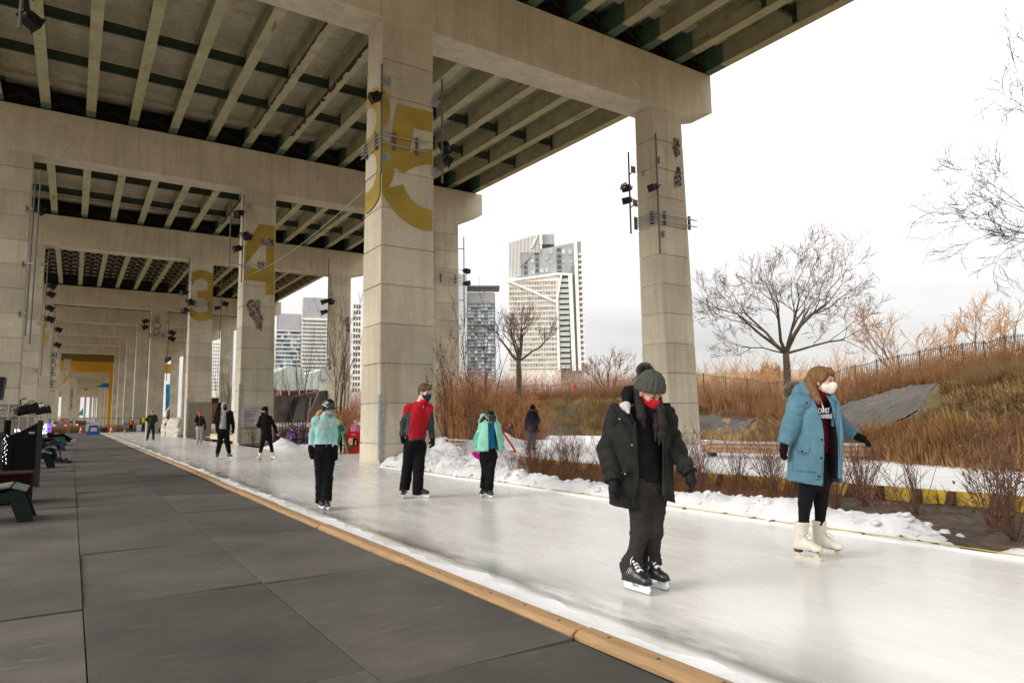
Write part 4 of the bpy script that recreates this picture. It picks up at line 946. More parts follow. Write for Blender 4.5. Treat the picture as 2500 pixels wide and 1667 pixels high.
def head_sdf(F, c, R, s=1.0, k=.012):
    """head about 0.225 m tall, centre c; R columns: right, forward, up"""
    c = np.array(c); R = np.array(R); L = lambda x, y, z: c+R @ (np.array([x, y, z])*s)
    F.ell(L(0, -.018, .028), np.array([.073, .092, .086])*s, k, R)
    F.ell(L(0, .022, -.02), np.array([.060, .066, .082])*s, .02*s, R)
    F.cone(L(-.03, .035, -.075), L(.03, .035, -.075), .03*s, .03*s, .03*s)
    F.ell(L(0, .058, -.092), np.array([.024, .020, .018])*s, .02*s, R)
    F.cone(L(-.03, .074, .022), L(.03, .074, .022), .013*s, .013*s, .014*s)     # brow
    for q in (-1, 1):
        F.ell(L(q*.031, .090, .004), np.array([.017, .012, .010])*s, 0, R, 'sub')  # eye socket
        F.ell(L(q*.042, .055, -.022), np.array([.024, .022, .018])*s, .014*s, R)    # cheekbone
        F.ell(L(q*.073, -.008, -.008), np.array([.010, .018, .030])*s, .004, R)     # ear
    F.chain([L(0, .082, .012), L(0, .100, -.022), L(0, .104, -.030)], np.array([.008, .010, .012])*s, .010*s)
    F.cone(L(-.012, .092, -.036), L(.012, .092, -.036), .008*s, .008*s, .008*s)
    F.cone(L(-.018, .080, -.060), L(.018, .080, -.060), .008*s, .008*s, .008*s)
    F.cone(L(-.015, .079, -.070), L(.015, .079, -.070), .008*s, .008*s, .008*s)
def eyes(parent, c, R, s=1.0, iris=EYEB, brow=(.05, .03, .02)):
    c = np.array(c); R = np.array(R); L = lambda x, y, z: c+R @ (np.array([x, y, z])*s)
    B = M('eyebrow_%d' % int(brow[0]*1000), brow, .8, .3)
    for q in (-1, 1):
        mb = MB(); e = L(q*.031, .074, .004)
        me = bpy.data.meshes.new('eye'); bm = bmesh.new(); bmesh.ops.create_uvsphere(bm, u_segments=12, v_segments=8, radius=.0115*s)
        bm.transform(Matrix.Translation(Vector(e))); bm.to_mesh(me); bm.free()
        eo = link('eye', me, EYEW, parent, True)
        me = bpy.data.meshes.new('iris'); bm = bmesh.new(); bmesh.ops.create_uvsphere(bm, u_segments=10, v_segments=6, radius=.0072*s)
        bm.transform(Matrix.Translation(Vector(L(q*.031, .0805, .002)))); bm.to_mesh(me); bm.free(); link('iris', me, iris, eo, True)
        F = SDF(*bbox([e], .03*s), .0022)
        F.chain([L(q*.018, .086, .0225), L(q*.032, .087, .027), L(q*.046, .076, .022)], [.0032*s, .0034*s, .002*s], .002)
        F.chain([L(q*.018, .0835, .008), L(q*.032, .0875, .0105), L(q*.046, .078, .006)], [.0034*s, .0038*s, .003*s], .002)
        F.build('eyebrow', B, parent)
def axes(fwd, pitch=0, roll=0):
    """fwd azimuth: angle in the root frame; 0 faces the viewer (-y), +90 faces view right; pitch>0 looks down"""
    f = np.array([math.sin(fwd), -math.cos(fwd), 0]); up = np.array([0, 0, 1.]); rt = np.cross(f, up)
    f2 = f*math.cos(pitch)-up*math.sin(pitch); u2 = up*math.cos(pitch)+f*math.sin(pitch)
    r3 = rt*math.cos(roll)+u2*math.sin(roll); u3 = np.cross(r3, f2)
    return np.stack([r3, f2, u3], 1)
def mask_mesh(parent, c, R, s, mat, h=.006, ext=0.0, loops=True):
    c = np.array(c); R = np.array(R); L = lambda x, y, z: c+R @ (np.array([x, y, z])*s)
    F = SDF(*bbox([L(0, .05, -.05)], .13*s), h)
    F.ell(L(0, .030, -.045), np.array([.068, .074, .070+ext])*s, .01, R)
    F.chain([L(0, .090, -.012), L(0, .100, -.035), L(0, .078, -.085-ext)], np.array([.012, .016, .020])*s, .035*s)
    F.shift(lambda x, y, z: .0012*np.sin((z+x*.3)*420))
    up = R[:, 2]; fw = R[:, 1]
    F.plane(L(0, .10, -.004), up-fw*.28); F.plane(L(0, .022, 0), -fw+up*0)
    F.plane(L(0, 0, -.118-ext), -up)
    o = F.build('face_mask', mat, parent)
    if loops:
        mb = MB()
        for q in (-1, 1): mb.tube([L(q*.062, .03, -.022), L(q*.072, .01, -.008), L(q*.078, -.006, .008)], .0022, 5); mb.tube([L(q*.060, .03, -.075), L(q*.073, .008, -.045), L(q*.078, -.006, -.02)], .0022, 5)
        mb.build('ear_loop', mat, o)
    return o
def skate(parent, ank, heel, toe, sole_z, kind='hockey', s=1.0, boot=None, lace=True, blade_z=0.0, h=.007, shaft=.13):
    """ice skate: boot, holder, blade, laces. heel/toe: (x, y) of the sole ends in the root frame"""
    hx, hy = heel; tx, ty = toe; d = np.array([tx-hx, ty-hy, 0]); Lf = np.linalg.norm(d); d /= Lf; w = np.array([d[1], -d[0], 0])
    P = lambda a, b, z: np.array([hx, hy, 0])+d*a*Lf+w*b*s+np.array([0, 0, sole_z+z*s])
    boot = boot or BLACK
    a = np.array(ank, float)
    F = SDF(*bbox([P(0, 0, 0), P(1, 0, 0), P(.2, 0, shaft+.09), a], .09*s), h)
    F.cone(P(.18, 0, .05), (a[0], a[1], sole_z+(.08+shaft)*s), .050*s, (.066 if kind != 'hockey' else .054)*s, .03*s)
    F.cone(P(.10, 0, .038), P(.5, 0, .042), .038*s, .040*s, .03*s)
    F.cone(P(.45, 0, .045), P(.86, 0, .030), .043*s, .034*s, .03*s, flat=(w, .95))
    F.cone(P(.82, 0, .026), P(.90, 0, .026), .036*s, .032*s, .02*s)
    F.cone(P(.30, 0, .10), P(.62, 0, .058), .034*s, .030*s, .03*s)
    F.plane(P(0, 0, .004), (0, 0, -1)); F.plane(P(.2, 0, .07+shaft), (0, 0, 1))
    sk = F.build('skate', boot, parent)
    SW = M('white_plastic', (.72, .74, .76), .35, .05); ST = M('skate_blade_steel', (.5, .48, .45), .25, .1, 20, metal=.9)
    bz = blade_z
    def pr(pts, th, name, mat):
        mb = MB(); mb.prism([tuple(np.array([hx, hy, 0])+d*x*Lf+np.array([0, 0, z])) for x, z in pts], tuple(-w*th/2), tuple(w*th/2)); mb.build(name, mat, sk)
    H = sole_z-bz
    if kind == 'hockey':
        pr([(.0, sole_z+.004), (.34, sole_z+.004), (.36, bz+H*.60), (.60, bz+H*.60), (.64, sole_z+.004), (.97, sole_z+.006), (1.02, bz+H*.55), (.98, bz+H*.26), (.02, bz+H*.26), (-.03, bz+H*.5)], .016*s, 'blade_holder', SW)
        pr([(-.01, bz+H*.28), (.99, bz+H*.28), (1.03, bz+H*.45), (1.05, bz+H*.2), (.97, bz), (.03, bz), (-.03, bz+H*.16)], .004*s, 'blade', ST)
        pr([(-.01, sole_z+.008), (-.01, sole_z+.02), (.98, sole_z+.02), (.98, sole_z+.006)], .070*s, 'outsole', BLACK)
    else:
        pr([(.0, sole_z+.02), (.26, sole_z+.02), (.24, sole_z-.022*s), (.03, sole_z-.022*s)], .045*s, 'boot_heel', M('black_sole', (.02, .018, .016), .5))
        pr([(.24, sole_z+.018), (.45, sole_z+.004), (.95, sole_z+.002), (.98, sole_z+.012), (.45, sole_z+.016)], .062*s, 'outsole', M('black_sole', (.02, .018, .016), .5))
        GB = M('golden_figure_blade', (.62, .55, .42), .4, .1, 20, metal=.35)
        pr([(-.12, bz), (.93, bz), (1.0, bz+.012), (1.02, bz+.03), (.97, bz+.026), (-.12, bz+.012)], .005*s, 'blade', GB)
        pr([(.09, sole_z-.02), (.17, sole_z-.02), (.18, bz+.01), (.06, bz+.01)], .008*s, 'stanchion', GB)
        pr([(.70, sole_z+.004), (.82, sole_z+.004), (.92, bz+.02), (.74, bz+.01)], .008*s, 'stanchion', GB)
    if lace and kind == 'hockey':      # white flashes on the boot side
        mb = MB()
        for sg in (-1, 1):
            for i in range(4): mb.tube([P(.10+.07*i, sg*.0435, .035), P(.20+.07*i, sg*.0445, .075), P(.26+.06*i, sg*.040, .10)], .0025*s, 4)
        mb.build('side_stripe', M('white_print', (.7, .7, .7), .5), sk)
    if lace:
        mb = MB(); WL = M('white_laces', (.78, .77, .8), .8, .05)
        n = 7
        for i in range(n):
            t = i/(n-1); x = .62-.32*t; z = .092+.115*max(0, t-.15)+(.02 if kind != 'hockey' else .0)
            q = .026-.004*t
            fx = x+.035
            mb.tube([P(fx, -q, z-.004), P(fx+.012, 0, z+.012), P(fx-.02, q, z+.004)], .0045*s, 5); mb.tube([P(fx, q, z-.004), P(fx+.012, 0, z+.013), P(fx-.02, -q, z+.004)], .0045*s, 5)
        mb.tube([P(.40, 0, .20), P(.47, .05, .17), P(.5, .06, .14)], .003*s, 5); mb.tube([P(.40, 0, .20), P(.47, -.05, .18), P(.52, -.05, .15)], .003*s, 5)
        mb.build('laces', WL, sk, True)
    return sk
# ================================================================ people
def body(f, s, fw, Rh, skin='light', h=.012, hands=True, headk=1.0, handr=.0085, palm=None, chest=1.0, legs=True, brow=(.05, .03, .02), face=True, curl=.3):
    J = f.J; pts = [J[a] for a in J]; lo, hi = bbox(pts, .16*s); lo[2] = min(lo[2], .05)
    F = SDF(lo, hi, h); fx = np.array([math.sin(fw), -math.cos(fw)]); w = np.array([fx[1], -fx[0], 0]) if 0 else np.array([math.cos(fw), math.sin(fw), 0])
    hd = J['head']; sh = (J['shL']+J['shR'])/2; hp = J['hip']
    head_sdf(F, hd, Rh, headk)
    base = hd+Rh @ (np.array([0, -.03, -.06])*headk); nk = sh+np.array([0, 0, .03*s])
    F.cone(base, nk, .050*s*headk, .060*s, .03)
    mid = (sh+hp)/2; f2 = (fx[0], fx[1])
    F.loft([(sh[2]-.01*s, sh[0], sh[1], .09*s*chest, .055*s), (sh[2]-.12*s, *(sh*.75+mid*.25)[:2], .120*s*chest, .080*s), (mid[2], mid[0], mid[1], .105*s*chest, .075*s), (hp[2]+.02, hp[0], hp[1], .125*s, .085*s), (hp[2]-.06*s, hp[0], hp[1], .115*s, .08*s)], f2, .02)
    for q in 'LR':
        a, b, c = J['sh'+q], J['el'+q], J['wr'+q]
        F.cone(sh, a, .055*s, .042*s, .02); F.cone(a, b, .042*s, .034*s, .01); F.cone(b, c, .034*s, .025*s, .01)
        if hands: hand_sdf(F, c, J['ha'+q], (palm or {}).get(q, (fx[0], fx[1], 0)), handr*s, curl, thumb=-1 if q == 'L' else 1, k=.006)
        if legs:
            sg = -1 if q == 'L' else 1; hj = hp+w*sg*.085*s+np.array([0, 0, -.02])
            F.cone(hj, J['kn'+q], .066*s, .046*s, .01); F.cone(J['kn'+q], J['an'+q], .046*s, .032*s, .01)
            pass
    o = F.build('body', skinmat(skin), f.root)
    if face: eyes(f.root, hd, Rh, headk, brow=brow)
    return o
def top(f, s, fw, mats, hem_z, name='jacket', off=.022, w=(.165, .175, .17, .175), d=(.115, .12, .115, .12), arm=(.068, .058, .048), h=.012, fa=.008, ff=9, matfn=None, collar=.075, cuff=True, seed=1, hemc=None, cf=True, extra=None, sleeves=True, k=.03):
    J = f.J; sh = (J['shL']+J['shR'])/2; hp = J['hip']; fx = (math.sin(fw), -math.cos(fw))
    pts = [J['shL'], J['shR'], J['elL'], J['elR'], J['wrL'], J['wrR'], (*hp[:2], hem_z), J['head']]
    F = SDF(*bbox(pts, .2*s), h)
    zt = sh[2]+.035*s; hc = hp if hemc is None else np.array(hemc)
    z1 = sh[2]-.13*s; z2 = (sh[2]+hp[2])/2; t = (sh[2]-z2)/(sh[2]-hp[2]); mid = sh+(hp-sh)*.55
    F.loft([(zt-.03*s, sh[0], sh[1], .10*s, .075*s), (z1, *(sh+(hp-sh)*.25)[:2], w[0]*s, d[0]*s), (z2, mid[0], mid[1], w[1]*s, d[1]*s), (hp[2]+.05*s, hp[0], hp[1], w[2]*s, d[2]*s), (hem_z, hc[0], hc[1], w[3]*s, d[3]*s)], fx, .03, p=2.2)
    for q in 'LR':
        a, b, c = J['sh'+q], J['el'+q], J['wr'+q]
        F.cone(sh+np.array([0, 0, -.02*s]), a+np.array([0, 0, -.015*s]), .08*s, (arm[0]-.004)*s, .04); F.cone(sh+np.array([0, 0, .065*s]), a, .045*s, .045*s, .05)
        if sleeves: F.cone(a, b, arm[0]*s, arm[1]*s, k); F.cone(b, c+(c-b)/np.linalg.norm(c-b)*.005, arm[1]*s, arm[2]*s, .02)
    if collar: F.cone(sh+np.array([0, 0, .02*s]), J['head']+np.array([0, .015, -.115*s]), (collar+.015)*s, collar*s, .02)
    if extra: extra(F)
    if fa: F.shift(fold(ff, fa, seed, .8))
    F.cut(lambda x, y, z: np.maximum(z-hem_z+.004*np.sin(x*30), np.where((np.abs(x-hc[0]) > .9), 1, -1)*0-1) if False else (z-hem_z+0*x+0*y) if cf and False else z-hem_z+0*x+0*y)  if False else None
    F.plane((0, 0, hem_z), (0, 0, -1)) if not _low_arm(J, hem_z) else _plane_torso(F, J, hc, hem_z, w[3]*s+.03, d[3]*s+.06)
    for q in 'LR':
        if sleeves:
            c = J['wr'+q]; dd = c-J['el'+q]; dd /= np.linalg.norm(dd)
            g = np.meshgrid(*F.ax, indexing='ij', sparse=True)
            al = (g[0]-c[0])*dd[0]+(g[1]-c[1])*dd[1]+(g[2]-c[2])*dd[2]; rr = np.sqrt((g[0]-c[0])**2+(g[1]-c[1])**2+(g[2]-c[2])**2)
            F.F = np.where((rr < .14*s) & (al > -.01), np.maximum(F.F, al), F.F).astype(np.float32)
    return F.build(name, mats, f.root, matfn)
def _low_arm(J, z): return min(J['wrL'][2], J['wrR'][2]) < z+.03
def _plane_torso(F, J, hc, z, w, d):
    g = np.meshgrid(*F.ax, indexing='ij', sparse=True)
    arm = np.full(F.F.shape, 9., np.float32)
    for q in 'LR':
        a, b = J['el'+q], J['wr'+q]; dd = b-a; L2 = dd @ dd
        t = np.clip(((g[0]-a[0])*dd[0]+(g[1]-a[1])*dd[1]+(g[2]-a[2])*dd[2])/L2, 0, 1)
        r = np.sqrt((g[0]-a[0]-t*dd[0])**2+(g[1]-a[1]-t*dd[1])**2+(g[2]-a[2]-t*dd[2])**2); arm = np.minimum(arm, r)
    F.F = np.where(arm > .060, np.maximum(F.F, (z-g[2])+0*g[0]+0*g[1]), F.F).astype(np.float32)
def trousers(f, s, fw, mats, rt=.095, rk=.075, rh=.07, name='trousers', h=.012, fa=.006, ff=10, seed=3, waist_z=None, len_z=None, flat=1.0, hipw=.165, k=.03, matfn=None, p3=None):
    J = f.J; hp = J['hip']; pts = [hp, J['knL'], J['knR'], J['anL'], J['anR']]; w = np.array([math.cos(fw), math.sin(fw), 0]); fx = (math.sin(fw), -math.cos(fw))
    F = SDF(*bbox(pts, .2*s), h); wz = waist_z or hp[2]+.12*s
    F.loft([(wz, hp[0], hp[1], (hipw-.015)*s, .11*s), (hp[2], hp[0], hp[1], hipw*s, .122*s), (hp[2]-.08*s, hp[0], hp[1], (hipw-.01)*s, .115*s)], fx, .03)
    for i, q in enumerate('LR'):
        sg = -1 if q == 'L' else 1; hj = hp+w*sg*.082*s+np.array([0, 0, -.03])
        F.cone(hj, J['kn'+q], rt*s, rk*s, k); F.cone(J['kn'+q], J['an'+q], rk*s, rh*s, .02)
    F.shift(fold(ff, fa, seed, 1.2))
    for q in 'LR':
        a = J['an'+q]; g = np.meshgrid(*F.ax, indexing='ij', sparse=True); rr = np.sqrt((g[0]-a[0])**2+(g[1]-a[1])**2)
        F.F = np.where(rr < .14*s, np.maximum(F.F, a[2]-.015-g[2]+0*g[0]+0*g[1]), F.F).astype(np.float32)
    return F.build(name, mats, f.root, matfn)
def gloves(f, s, mat, palm=None, r=.0115, curl=.35, h=.006, mitten=False):
    J = f.J
    for q in 'LR':
        wr, ha = J['wr'+q], J['ha'+q]; d = wr-ha; d = d/np.linalg.norm(d)
        F = SDF(*bbox([wr, ha, wr+d*.05*s], .07*s), h)
        F.cone(wr+d*.035*s, ha*.45+wr*.55, .036*s, .036*s, .015)
        if mitten: F.cone(wr, ha, .045*s, .040*s, .02); F.cone(wr+(ha-wr)*.2, wr+(ha-wr)*.6+np.array([.04*(1 if q == 'L' else -1), -.02, 0])*s, .02*s, .018*s, .01)
        else: hand_sdf(F, wr, ha, (palm or {}).get(q, (0, -1, 0)), r*s, curl, thumb=-1 if q == 'L' else 1, k=.007)
        F.build('glove', mat, f.root)
def helmet(f, c, R, s, mat, decal=None, cage=True):
    c = np.array(c)+R[:, 2]*.012*s; L = lambda x, y, z: c+R @ (np.array([x, y, z])*s)
    F = SDF(*bbox([c], .17*s), .007)
    F.ell(L(0, -.015, .035), np.array([.098, .122, .098])*s, .01, R); F.ell(L(0, -.02, -.02), np.array([.094, .104, .07])*s, .02, R)
    F.cone(L(-.05, .085, .025), L(.05, .085, .025), .026*s, .026*s, .02*s)
    for x in (-.04, .04): F.cone(L(x, -.06, .118), L(x, .06, .108), .012*s, .012*s, .03*s)
    F.ell(L(0, .06, -.045), np.array([.066, .09, .075])*s, .01, R, 'sub'); F.plane(L(0, 0, -.075), -R[:, 2]+R[:, 1]*.15)
    for x in (-.1, .1): F.ell(L(x, .03, .06), np.array([.02, .035, .012])*s, 0, R, 'sub'); F.ell(L(x, -.03, .08), np.array([.02, .03, .010])*s, 0, R, 'sub')
    o = F.build('helmet', mat, f.root)
    mb = MB()
    for q in (-1, 1): mb.tube([L(q*.085, .07, .045), L(q*.096, .02, .05), L(q*.095, -.03, .045)], .006*s, 5)
    mb.box((0, 0, 0), (.001, .001, .001)) if False else None
    mb.build('helmet_stripe', M('white_print', (.7, .7, .7), .5), o)
    if cage:
        mb = MB()
        for z in (-.01, -.04, -.07, -.10):
            mb.tube([L(.085*math.cos(t), .05+.085*math.sin(t), z) for t in np.linspace(.25, math.pi-.25, 9)], .0026*s, 4)
        for t in np.linspace(.35, math.pi-.35, 6):
            mb.tube([L(.085*math.cos(t), .05+.085*math.sin(t), .01), L(.085*math.cos(t), .05+.085*math.sin(t), -.07), L(.065*math.cos(t), .045+.07*math.sin(t), -.115)], .0026*s, 4)
        mb.build('face_cage', M('cage_wire', (.35, .35, .34), .4, metal=.6), o)
    return o
def hair(f, fn, col, nm, h=.008, amp=.004, relax=1):
    F = fn(SDF)
    F.shift(lambda x, y, z: amp*np.sin(x*260+2*np.sin(z*14))*np.cos(y*200+z*9))
    return F.build('hair', hairmat(nm, col), f.root, relax=relax)

def creases(a, dd, sp, amp, seed, zlim=None):
    a = np.array(a)
    def f(x, y, z):
        al = (x-a[0])*dd[0]+(y-a[1])*dd[1]+(z-a[2])*dd[2]
        ph = al*sp+1.5*vnoise(x*7, y*7, z*7, seed)+.7*vnoise(x*17, y*17, z*17, seed+3)
        m_ = .35+.65*np.clip(.5+.9*vnoise(x*6+seed, y*6, z*5, seed+5), 0, 1)
        return amp*m_*(1-np.abs(np.sin(ph)))**1.4-.004+.002*vnoise(x*26, y*26, z*26)
    return f
# ---------------------------------------------------------------- 1. woman in the pompom hat
f = Fig((1576, 1441), 'woman in grey pompom hat, red mask and open dark grey parka, nearest skater', 'skaters on the ice')
a1 = lambda x, y, d=0.: f.pt(1440+x/4.357, 880+y/4.357, d)
b1 = lambda x, y, d=0.: f.pt(1350+x/2.489, 850+y/2.489, d)
fw = math.radians(28)
f.J = dict(head=a1(640, 350, -.02), shL=a1(300, 615, .02), shR=a1(800, 600, .0), elL=a1(195, 950, -.02), elR=a1(930, 975, -.02), wrL=a1(250, 1290, -.16), wrR=a1(1065, 1200, -.10), haL=a1(262, 1500, -.235), haR=a1(1105, 1400, -.13),
           hip=a1(610, 1300, 0), knL=b1(530, 1110, -.03), knR=b1(612, 1110, .02), anL=b1(482, 1335, .0), anR=b1(592, 1300, .12))
Rh = axes(math.radians(38), math.radians(28))
hk = 1.05
body(f, .97, fw, Rh, 'tan', .010, hands=False, headk=hk, brow=(.03, .02, .015))
mask_mesh(f.root, f.J['head'], Rh, hk, fabric('red_mask_cloth', (.42, .012, .018), .85), ext=.015)
hc = f.J['head']
def L1(x, y, z): return hc+Rh @ (np.array([x, y, z])*hk)
# ribbed hat with rolled brim and pompom
up = Rh[:, 2]; HATM = M('grey_marl_knit', (.038, .038, .034), .95, .45, 160, .8, 200, col2=(.13, .13, .115), spec=.1)
F = SDF(*bbox([hc+up*.08], .19), .006)
def hatang(x, y, z):
    dx, dy, dz = x-hc[0], y-hc[1], z-hc[2]; u = dx*Rh[0, 0]+dy*Rh[1, 0]+dz*Rh[2, 0]; v = dx*Rh[0, 1]+dy*Rh[1, 1]+dz*Rh[2, 1]; return np.arctan2(v+.015, u)
hd_ = hc+Rh @ np.array([0, -.02, .05]);
F.ell(hd_+up*.012, (.102, .118, .118), .01, Rh)
F.plane(L1(0, 0, .035), -up+Rh[:, 1]*.26)
F.shift(lambda x, y, z: .0055*np.cos(hatang(x, y, z)*18))
hat = F.build('knit_hat', HATM, f.root)
F = SDF(*bbox([hc+up*.02], .18), .006)
F.ell(hd_+up*-.01, (.112, .128, .145), .01, Rh); F.ell(hd_+up*-.01, (.094, .108, .14), .0, Rh, 'sub')
F.plane(L1(0, 0, .078), up-Rh[:, 1]*.28); F.plane(L1(0, 0, .018), -up+Rh[:, 1]*.26)
F.shift(lambda x, y, z: .0045*np.cos(hatang(x, y, z)*18))
F.build('hat_brim', HATM, hat)
pc = a1(586, 110, .03); r = random.Random(2); P0 = []; P1 = []
for i in range(1500):
    a = rng.normal(size=3); a /= np.linalg.norm(a); P0.append(pc+a*.012); P1.append(pc+a*(.058+.010*rng.random())+rng.normal(size=3)*.004)
segs_mesh('pompom', P0, P1, np.full(1500, .0025), np.full(1500, .0032), 3, M('pompom_yarn', (.075, .07, .065), .95, .6, 150, col2=(.2, .19, .18)), hat)
# long straight hair in two falls
for path, rr in (([a1(530, 385, -.02), a1(540, 500, -.09), a1(552, 600, -.12), a1(585, 720, -.14)], (.034, .036, .034, .008)), ([a1(738, 400, -.05), a1(752, 520, -.10), a1(768, 680, -.12), a1(762, 800, -.13), a1(735, 900, -.14)], (.022, .028, .034, .030, .008)), ([a1(700, 560, -.07), a1(712, 700, -.12), a1(700, 860, -.135)], (.018, .026, .008)), ([a1(560, 330, .08), a1(560, 480, .08), a1(640, 600, .0)], (.07, .07, .05)), ([a1(745, 420, -.04), a1(800, 560, -.06), a1(830, 650, -.08)], (.012, .014, .006))):
    F = SDF(*bbox(path, .09), .006); F.chain(path, rr, .02)
    F.shift(lambda x, y, z: .0035*np.sin(x*430+3*np.sin(z*9)+y*60)*np.cos(y*210+z*5))
    F.build('hair', hairmat('dark_brown_hair', (.012, .0075, .006)), f.root)
# hoodie and trousers
BH = fabric('black_hoodie_fleece', (.010, .008, .009), .95)
top(f, .97, fw, [BH], a1(600, 1290)[2], 'hoodie', w=(.165, .16, .165, .17), d=(.12, .12, .12, .125), arm=(.05, .045, .035), h=.012, collar=.085, seed=4, fa=.007)
F = SDF(*bbox([a1(420, 400, .1), a1(650, 560, .0)], .14), .008); F.chain([a1(400, 440, .06), a1(420, 360, .12), a1(560, 330, .17), a1(700, 420, .12)], (.045, .06, .07, .05), .04); F.shift(fold(14, .008, 3)); F.build('hood', BH, f.root)
TW = M('speckled_charcoal_fleece', (.008, .007, .007), .95, .75, 300, .35, 160, col2=(.060, .053, .050), spec=.1)
trousers(f, .97, fw, [TW], .096, .074, .064, h=.010, fa=.008, ff=7, seed=6)
for q, a, b in (('L', b1(470, 1325, 0), b1(420, 1330, .02)), ('R', b1(590, 1300, .12), b1(560, 1310, .12))):   # bunched cuffs
    F = SDF(*bbox([f.J['an'+q]], .14), .009); c = f.J['an'+q]
    F.cone(c+np.array([-.02, 0, .0]), c+np.array([.02, 0, .012]), .072, .070, .02); F.cone(c+np.array([0, 0, .06]), c+np.array([0, 0, .06]), .070, .070, .02); F.shift(fold(16, .010, 8)); F.plane(c+np.array([0, 0, -.035]), (0, 0, -1)); F.build('trouser_cuff', TW, f.root)
# open parka: hollow shell cut down the front, plus sleeves, collar flaps, sherpa patch
PK = M('charcoal_waxed_parka', (.012, .0125, .0115), .85, .35, 7, .5, 180, col2=(.024, .0245, .022), spec=.18); PKI = M('parka_lining', (.012, .012, .012), .8)
J = f.J; F = SDF(*bbox([a1(180, 480, .1), a1(905, 1570, 0)], .22), .009)
def cw(y, xl, xr, dep, dd=0.0):
    a = a1(xl, y); b = a1(xr, y); return (a[2], (a[0]+b[0])/2, dd, (b[0]-a[0])/2, dep)
F.loft([cw(470, 470, 650, .10, .03), cw(560, 290, 830, .125, .02), cw(720, 225, 870, .145), cw(950, 215, 890, .15), cw(1200, 200, 893, .155), cw(1540, 180, 905, .165)], (0, -1), .02, p=2.4)
F.shift(fold(6, .010, 21, .35)); F.hollow(.018)
zs_ = [a1(0, y)[2] for y in (1600, 1555, 1210, 640, 560, 480)]
xl_ = [a1(x, 900)[0] for x in (470, 480, 522, 490, 455, 420)]; xr_ = [a1(x, 900)[0] for x in (752, 755, 768, 765, 775, 780)]
F.cut(lambda x, y, z: np.where(y < .02, np.maximum(np.interp(z, zs_, xl_)-x, x-np.interp(z, zs_, xr_)), .5))
def hemf(x, y, z):
    hz = np.interp(x, [a1(180, 0)[0], a1(480, 0)[0], a1(755, 0)[0], a1(905, 0)[0]], [a1(0, 1520)[2], a1(0, 1562)[2], a1(0, 1462)[2], a1(0, 1530)[2]]); return z-hz+0*y
F.cut(hemf)
F.build('parka', PK, f.root)
for q, sg in (('L', -1), ('R', 1)):
    a, b, c = J['sh'+q], J['el'+q], J['wr'+q]; F = SDF(*bbox([a, b, c], .15), .008)
    F.cone(a+np.array([-sg*.06, 0, .0]), a, .085, .085, .02); F.cone(a, b, .088 if q == 'L' else .075, .080 if q == 'L' else .068, .04); F.cone(b, c, .080 if q == 'L' else .068, .064, .03)
    dd = (c-b)/np.linalg.norm(c-b)
    F.shift(creases(a, dd, 29, .024, 3))
    F.plane(c, dd); F.build('sleeve', PK, f.root)
    mb = MB(); mb.tube([c-dd*.001, c-dd*.03], .05, 12); mb.build('cuff', PKI, f.root)
def flap(pts, th, mat, name='collar_flap', bev=.004, par=None):
    mb = MB(); P = [Vector(p) for p in pts]; n = (P[1]-P[0]).cross(P[2]-P[0]).normalized()
    mb.prism([tuple(p) for p in P], tuple(-n*th/2), tuple(n*th/2)); return mb.build(name, mat, par or f.root, bevel=bev)
flap([a1(205, 492, -.05), a1(250, 455, -.02), a1(330, 470, -.04), a1(430, 640, -.155), a1(490, 790, -.175), a1(470, 800, -.175), a1(330, 660, -.165), a1(270, 600, -.12)], .022, PK)
flap([a1(765, 450, .02), a1(858, 452, -.02), a1(850, 560, -.05), a1(830, 650, -.08), a1(790, 560, -.06)], .02, PK)
flap([a1(760, 620, -.13), a1(800, 640, -.14), a1(812, 1000, -.165), a1(815, 1440, -.17), a1(768, 1450, -.172), a1(775, 1000, -.168)], .014, PK, 'placket')
flap([a1(455, 700, -.172), a1(492, 640, -.165), a1(522, 1210, -.176), a1(480, 1550, -.18), a1(440, 1550, -.182), a1(470, 1210, -.18)], .014, PK, 'placket')
F = SDF(*bbox([a1(375, 500, -.09)], .09), .006); F.chain([a1(335, 472, -.06), a1(382, 485, -.08), a1(412, 555, -.125)], (.016, .034, .010), .02); F.shift(lambda x, y, z: .003*vnoise(x*120, y*120, z*120)); F.build('sherpa_lining', M('white_sherpa', (.50, .47, .45), .95, .2, 150, .6, 200), f.root)
for x, y in ((316, 622), (449, 899), (473, 1532), (375, 1205)):
    MB().lathe([(.006, 0), (.007, .004), (.004, .006)], 8).build('snap', GALV, f.root).matrix_local = Matrix.Translation(a1(x, y, -.178)) @ Matrix.Rotation(math.pi/2, 4, 'X')
flap([a1(318, 1190, -.158), a1(410, 1145, -.176), a1(412, 1175, -.180), a1(340, 1215, -.168)], .014, PK, 'pocket_flap')
gloves(f, 1.0, M('black_leather_glove', (.006, .006, .007), .7, .2, 30, .3, 60, spec=.2), {'L': (.5, -.6, 0), 'R': (-.6, -.3, 0)}, r=.0115, curl=.18)
SKB = M('black_skate_leather', (.012, .012, .013), .35, .2, 30, .15, 60)
def stripes(sk, P):
    mb = MB()
    for i in range(5): mb.bar(P(.08+.09*i, .0+i*.0, .03), P(.20+.10*i, .0, .10-.01*i), .003, .004)
def sk_at(f, hp, tp, sole, bz=0., kind='hockey', **kw):
    q = f.J
    return skate(f.root, kw.pop('ank'), hp, tp, sole, kind, kw.pop('s', 1.0), blade_z=bz, **kw)
h0 = b1(438, 1400, .02); t0 = b1(588, 1440, -.16); sk_at(f, h0[:2], t0[:2], .068, ank=J['anL'], boot=SKB, shaft=.12)
h0 = b1(545, 1370, .16); t0 = b1(695, 1390, -.02); sk_at(f, h0[:2], t0[:2], .068, ank=J['anR'], boot=SKB, shaft=.12)

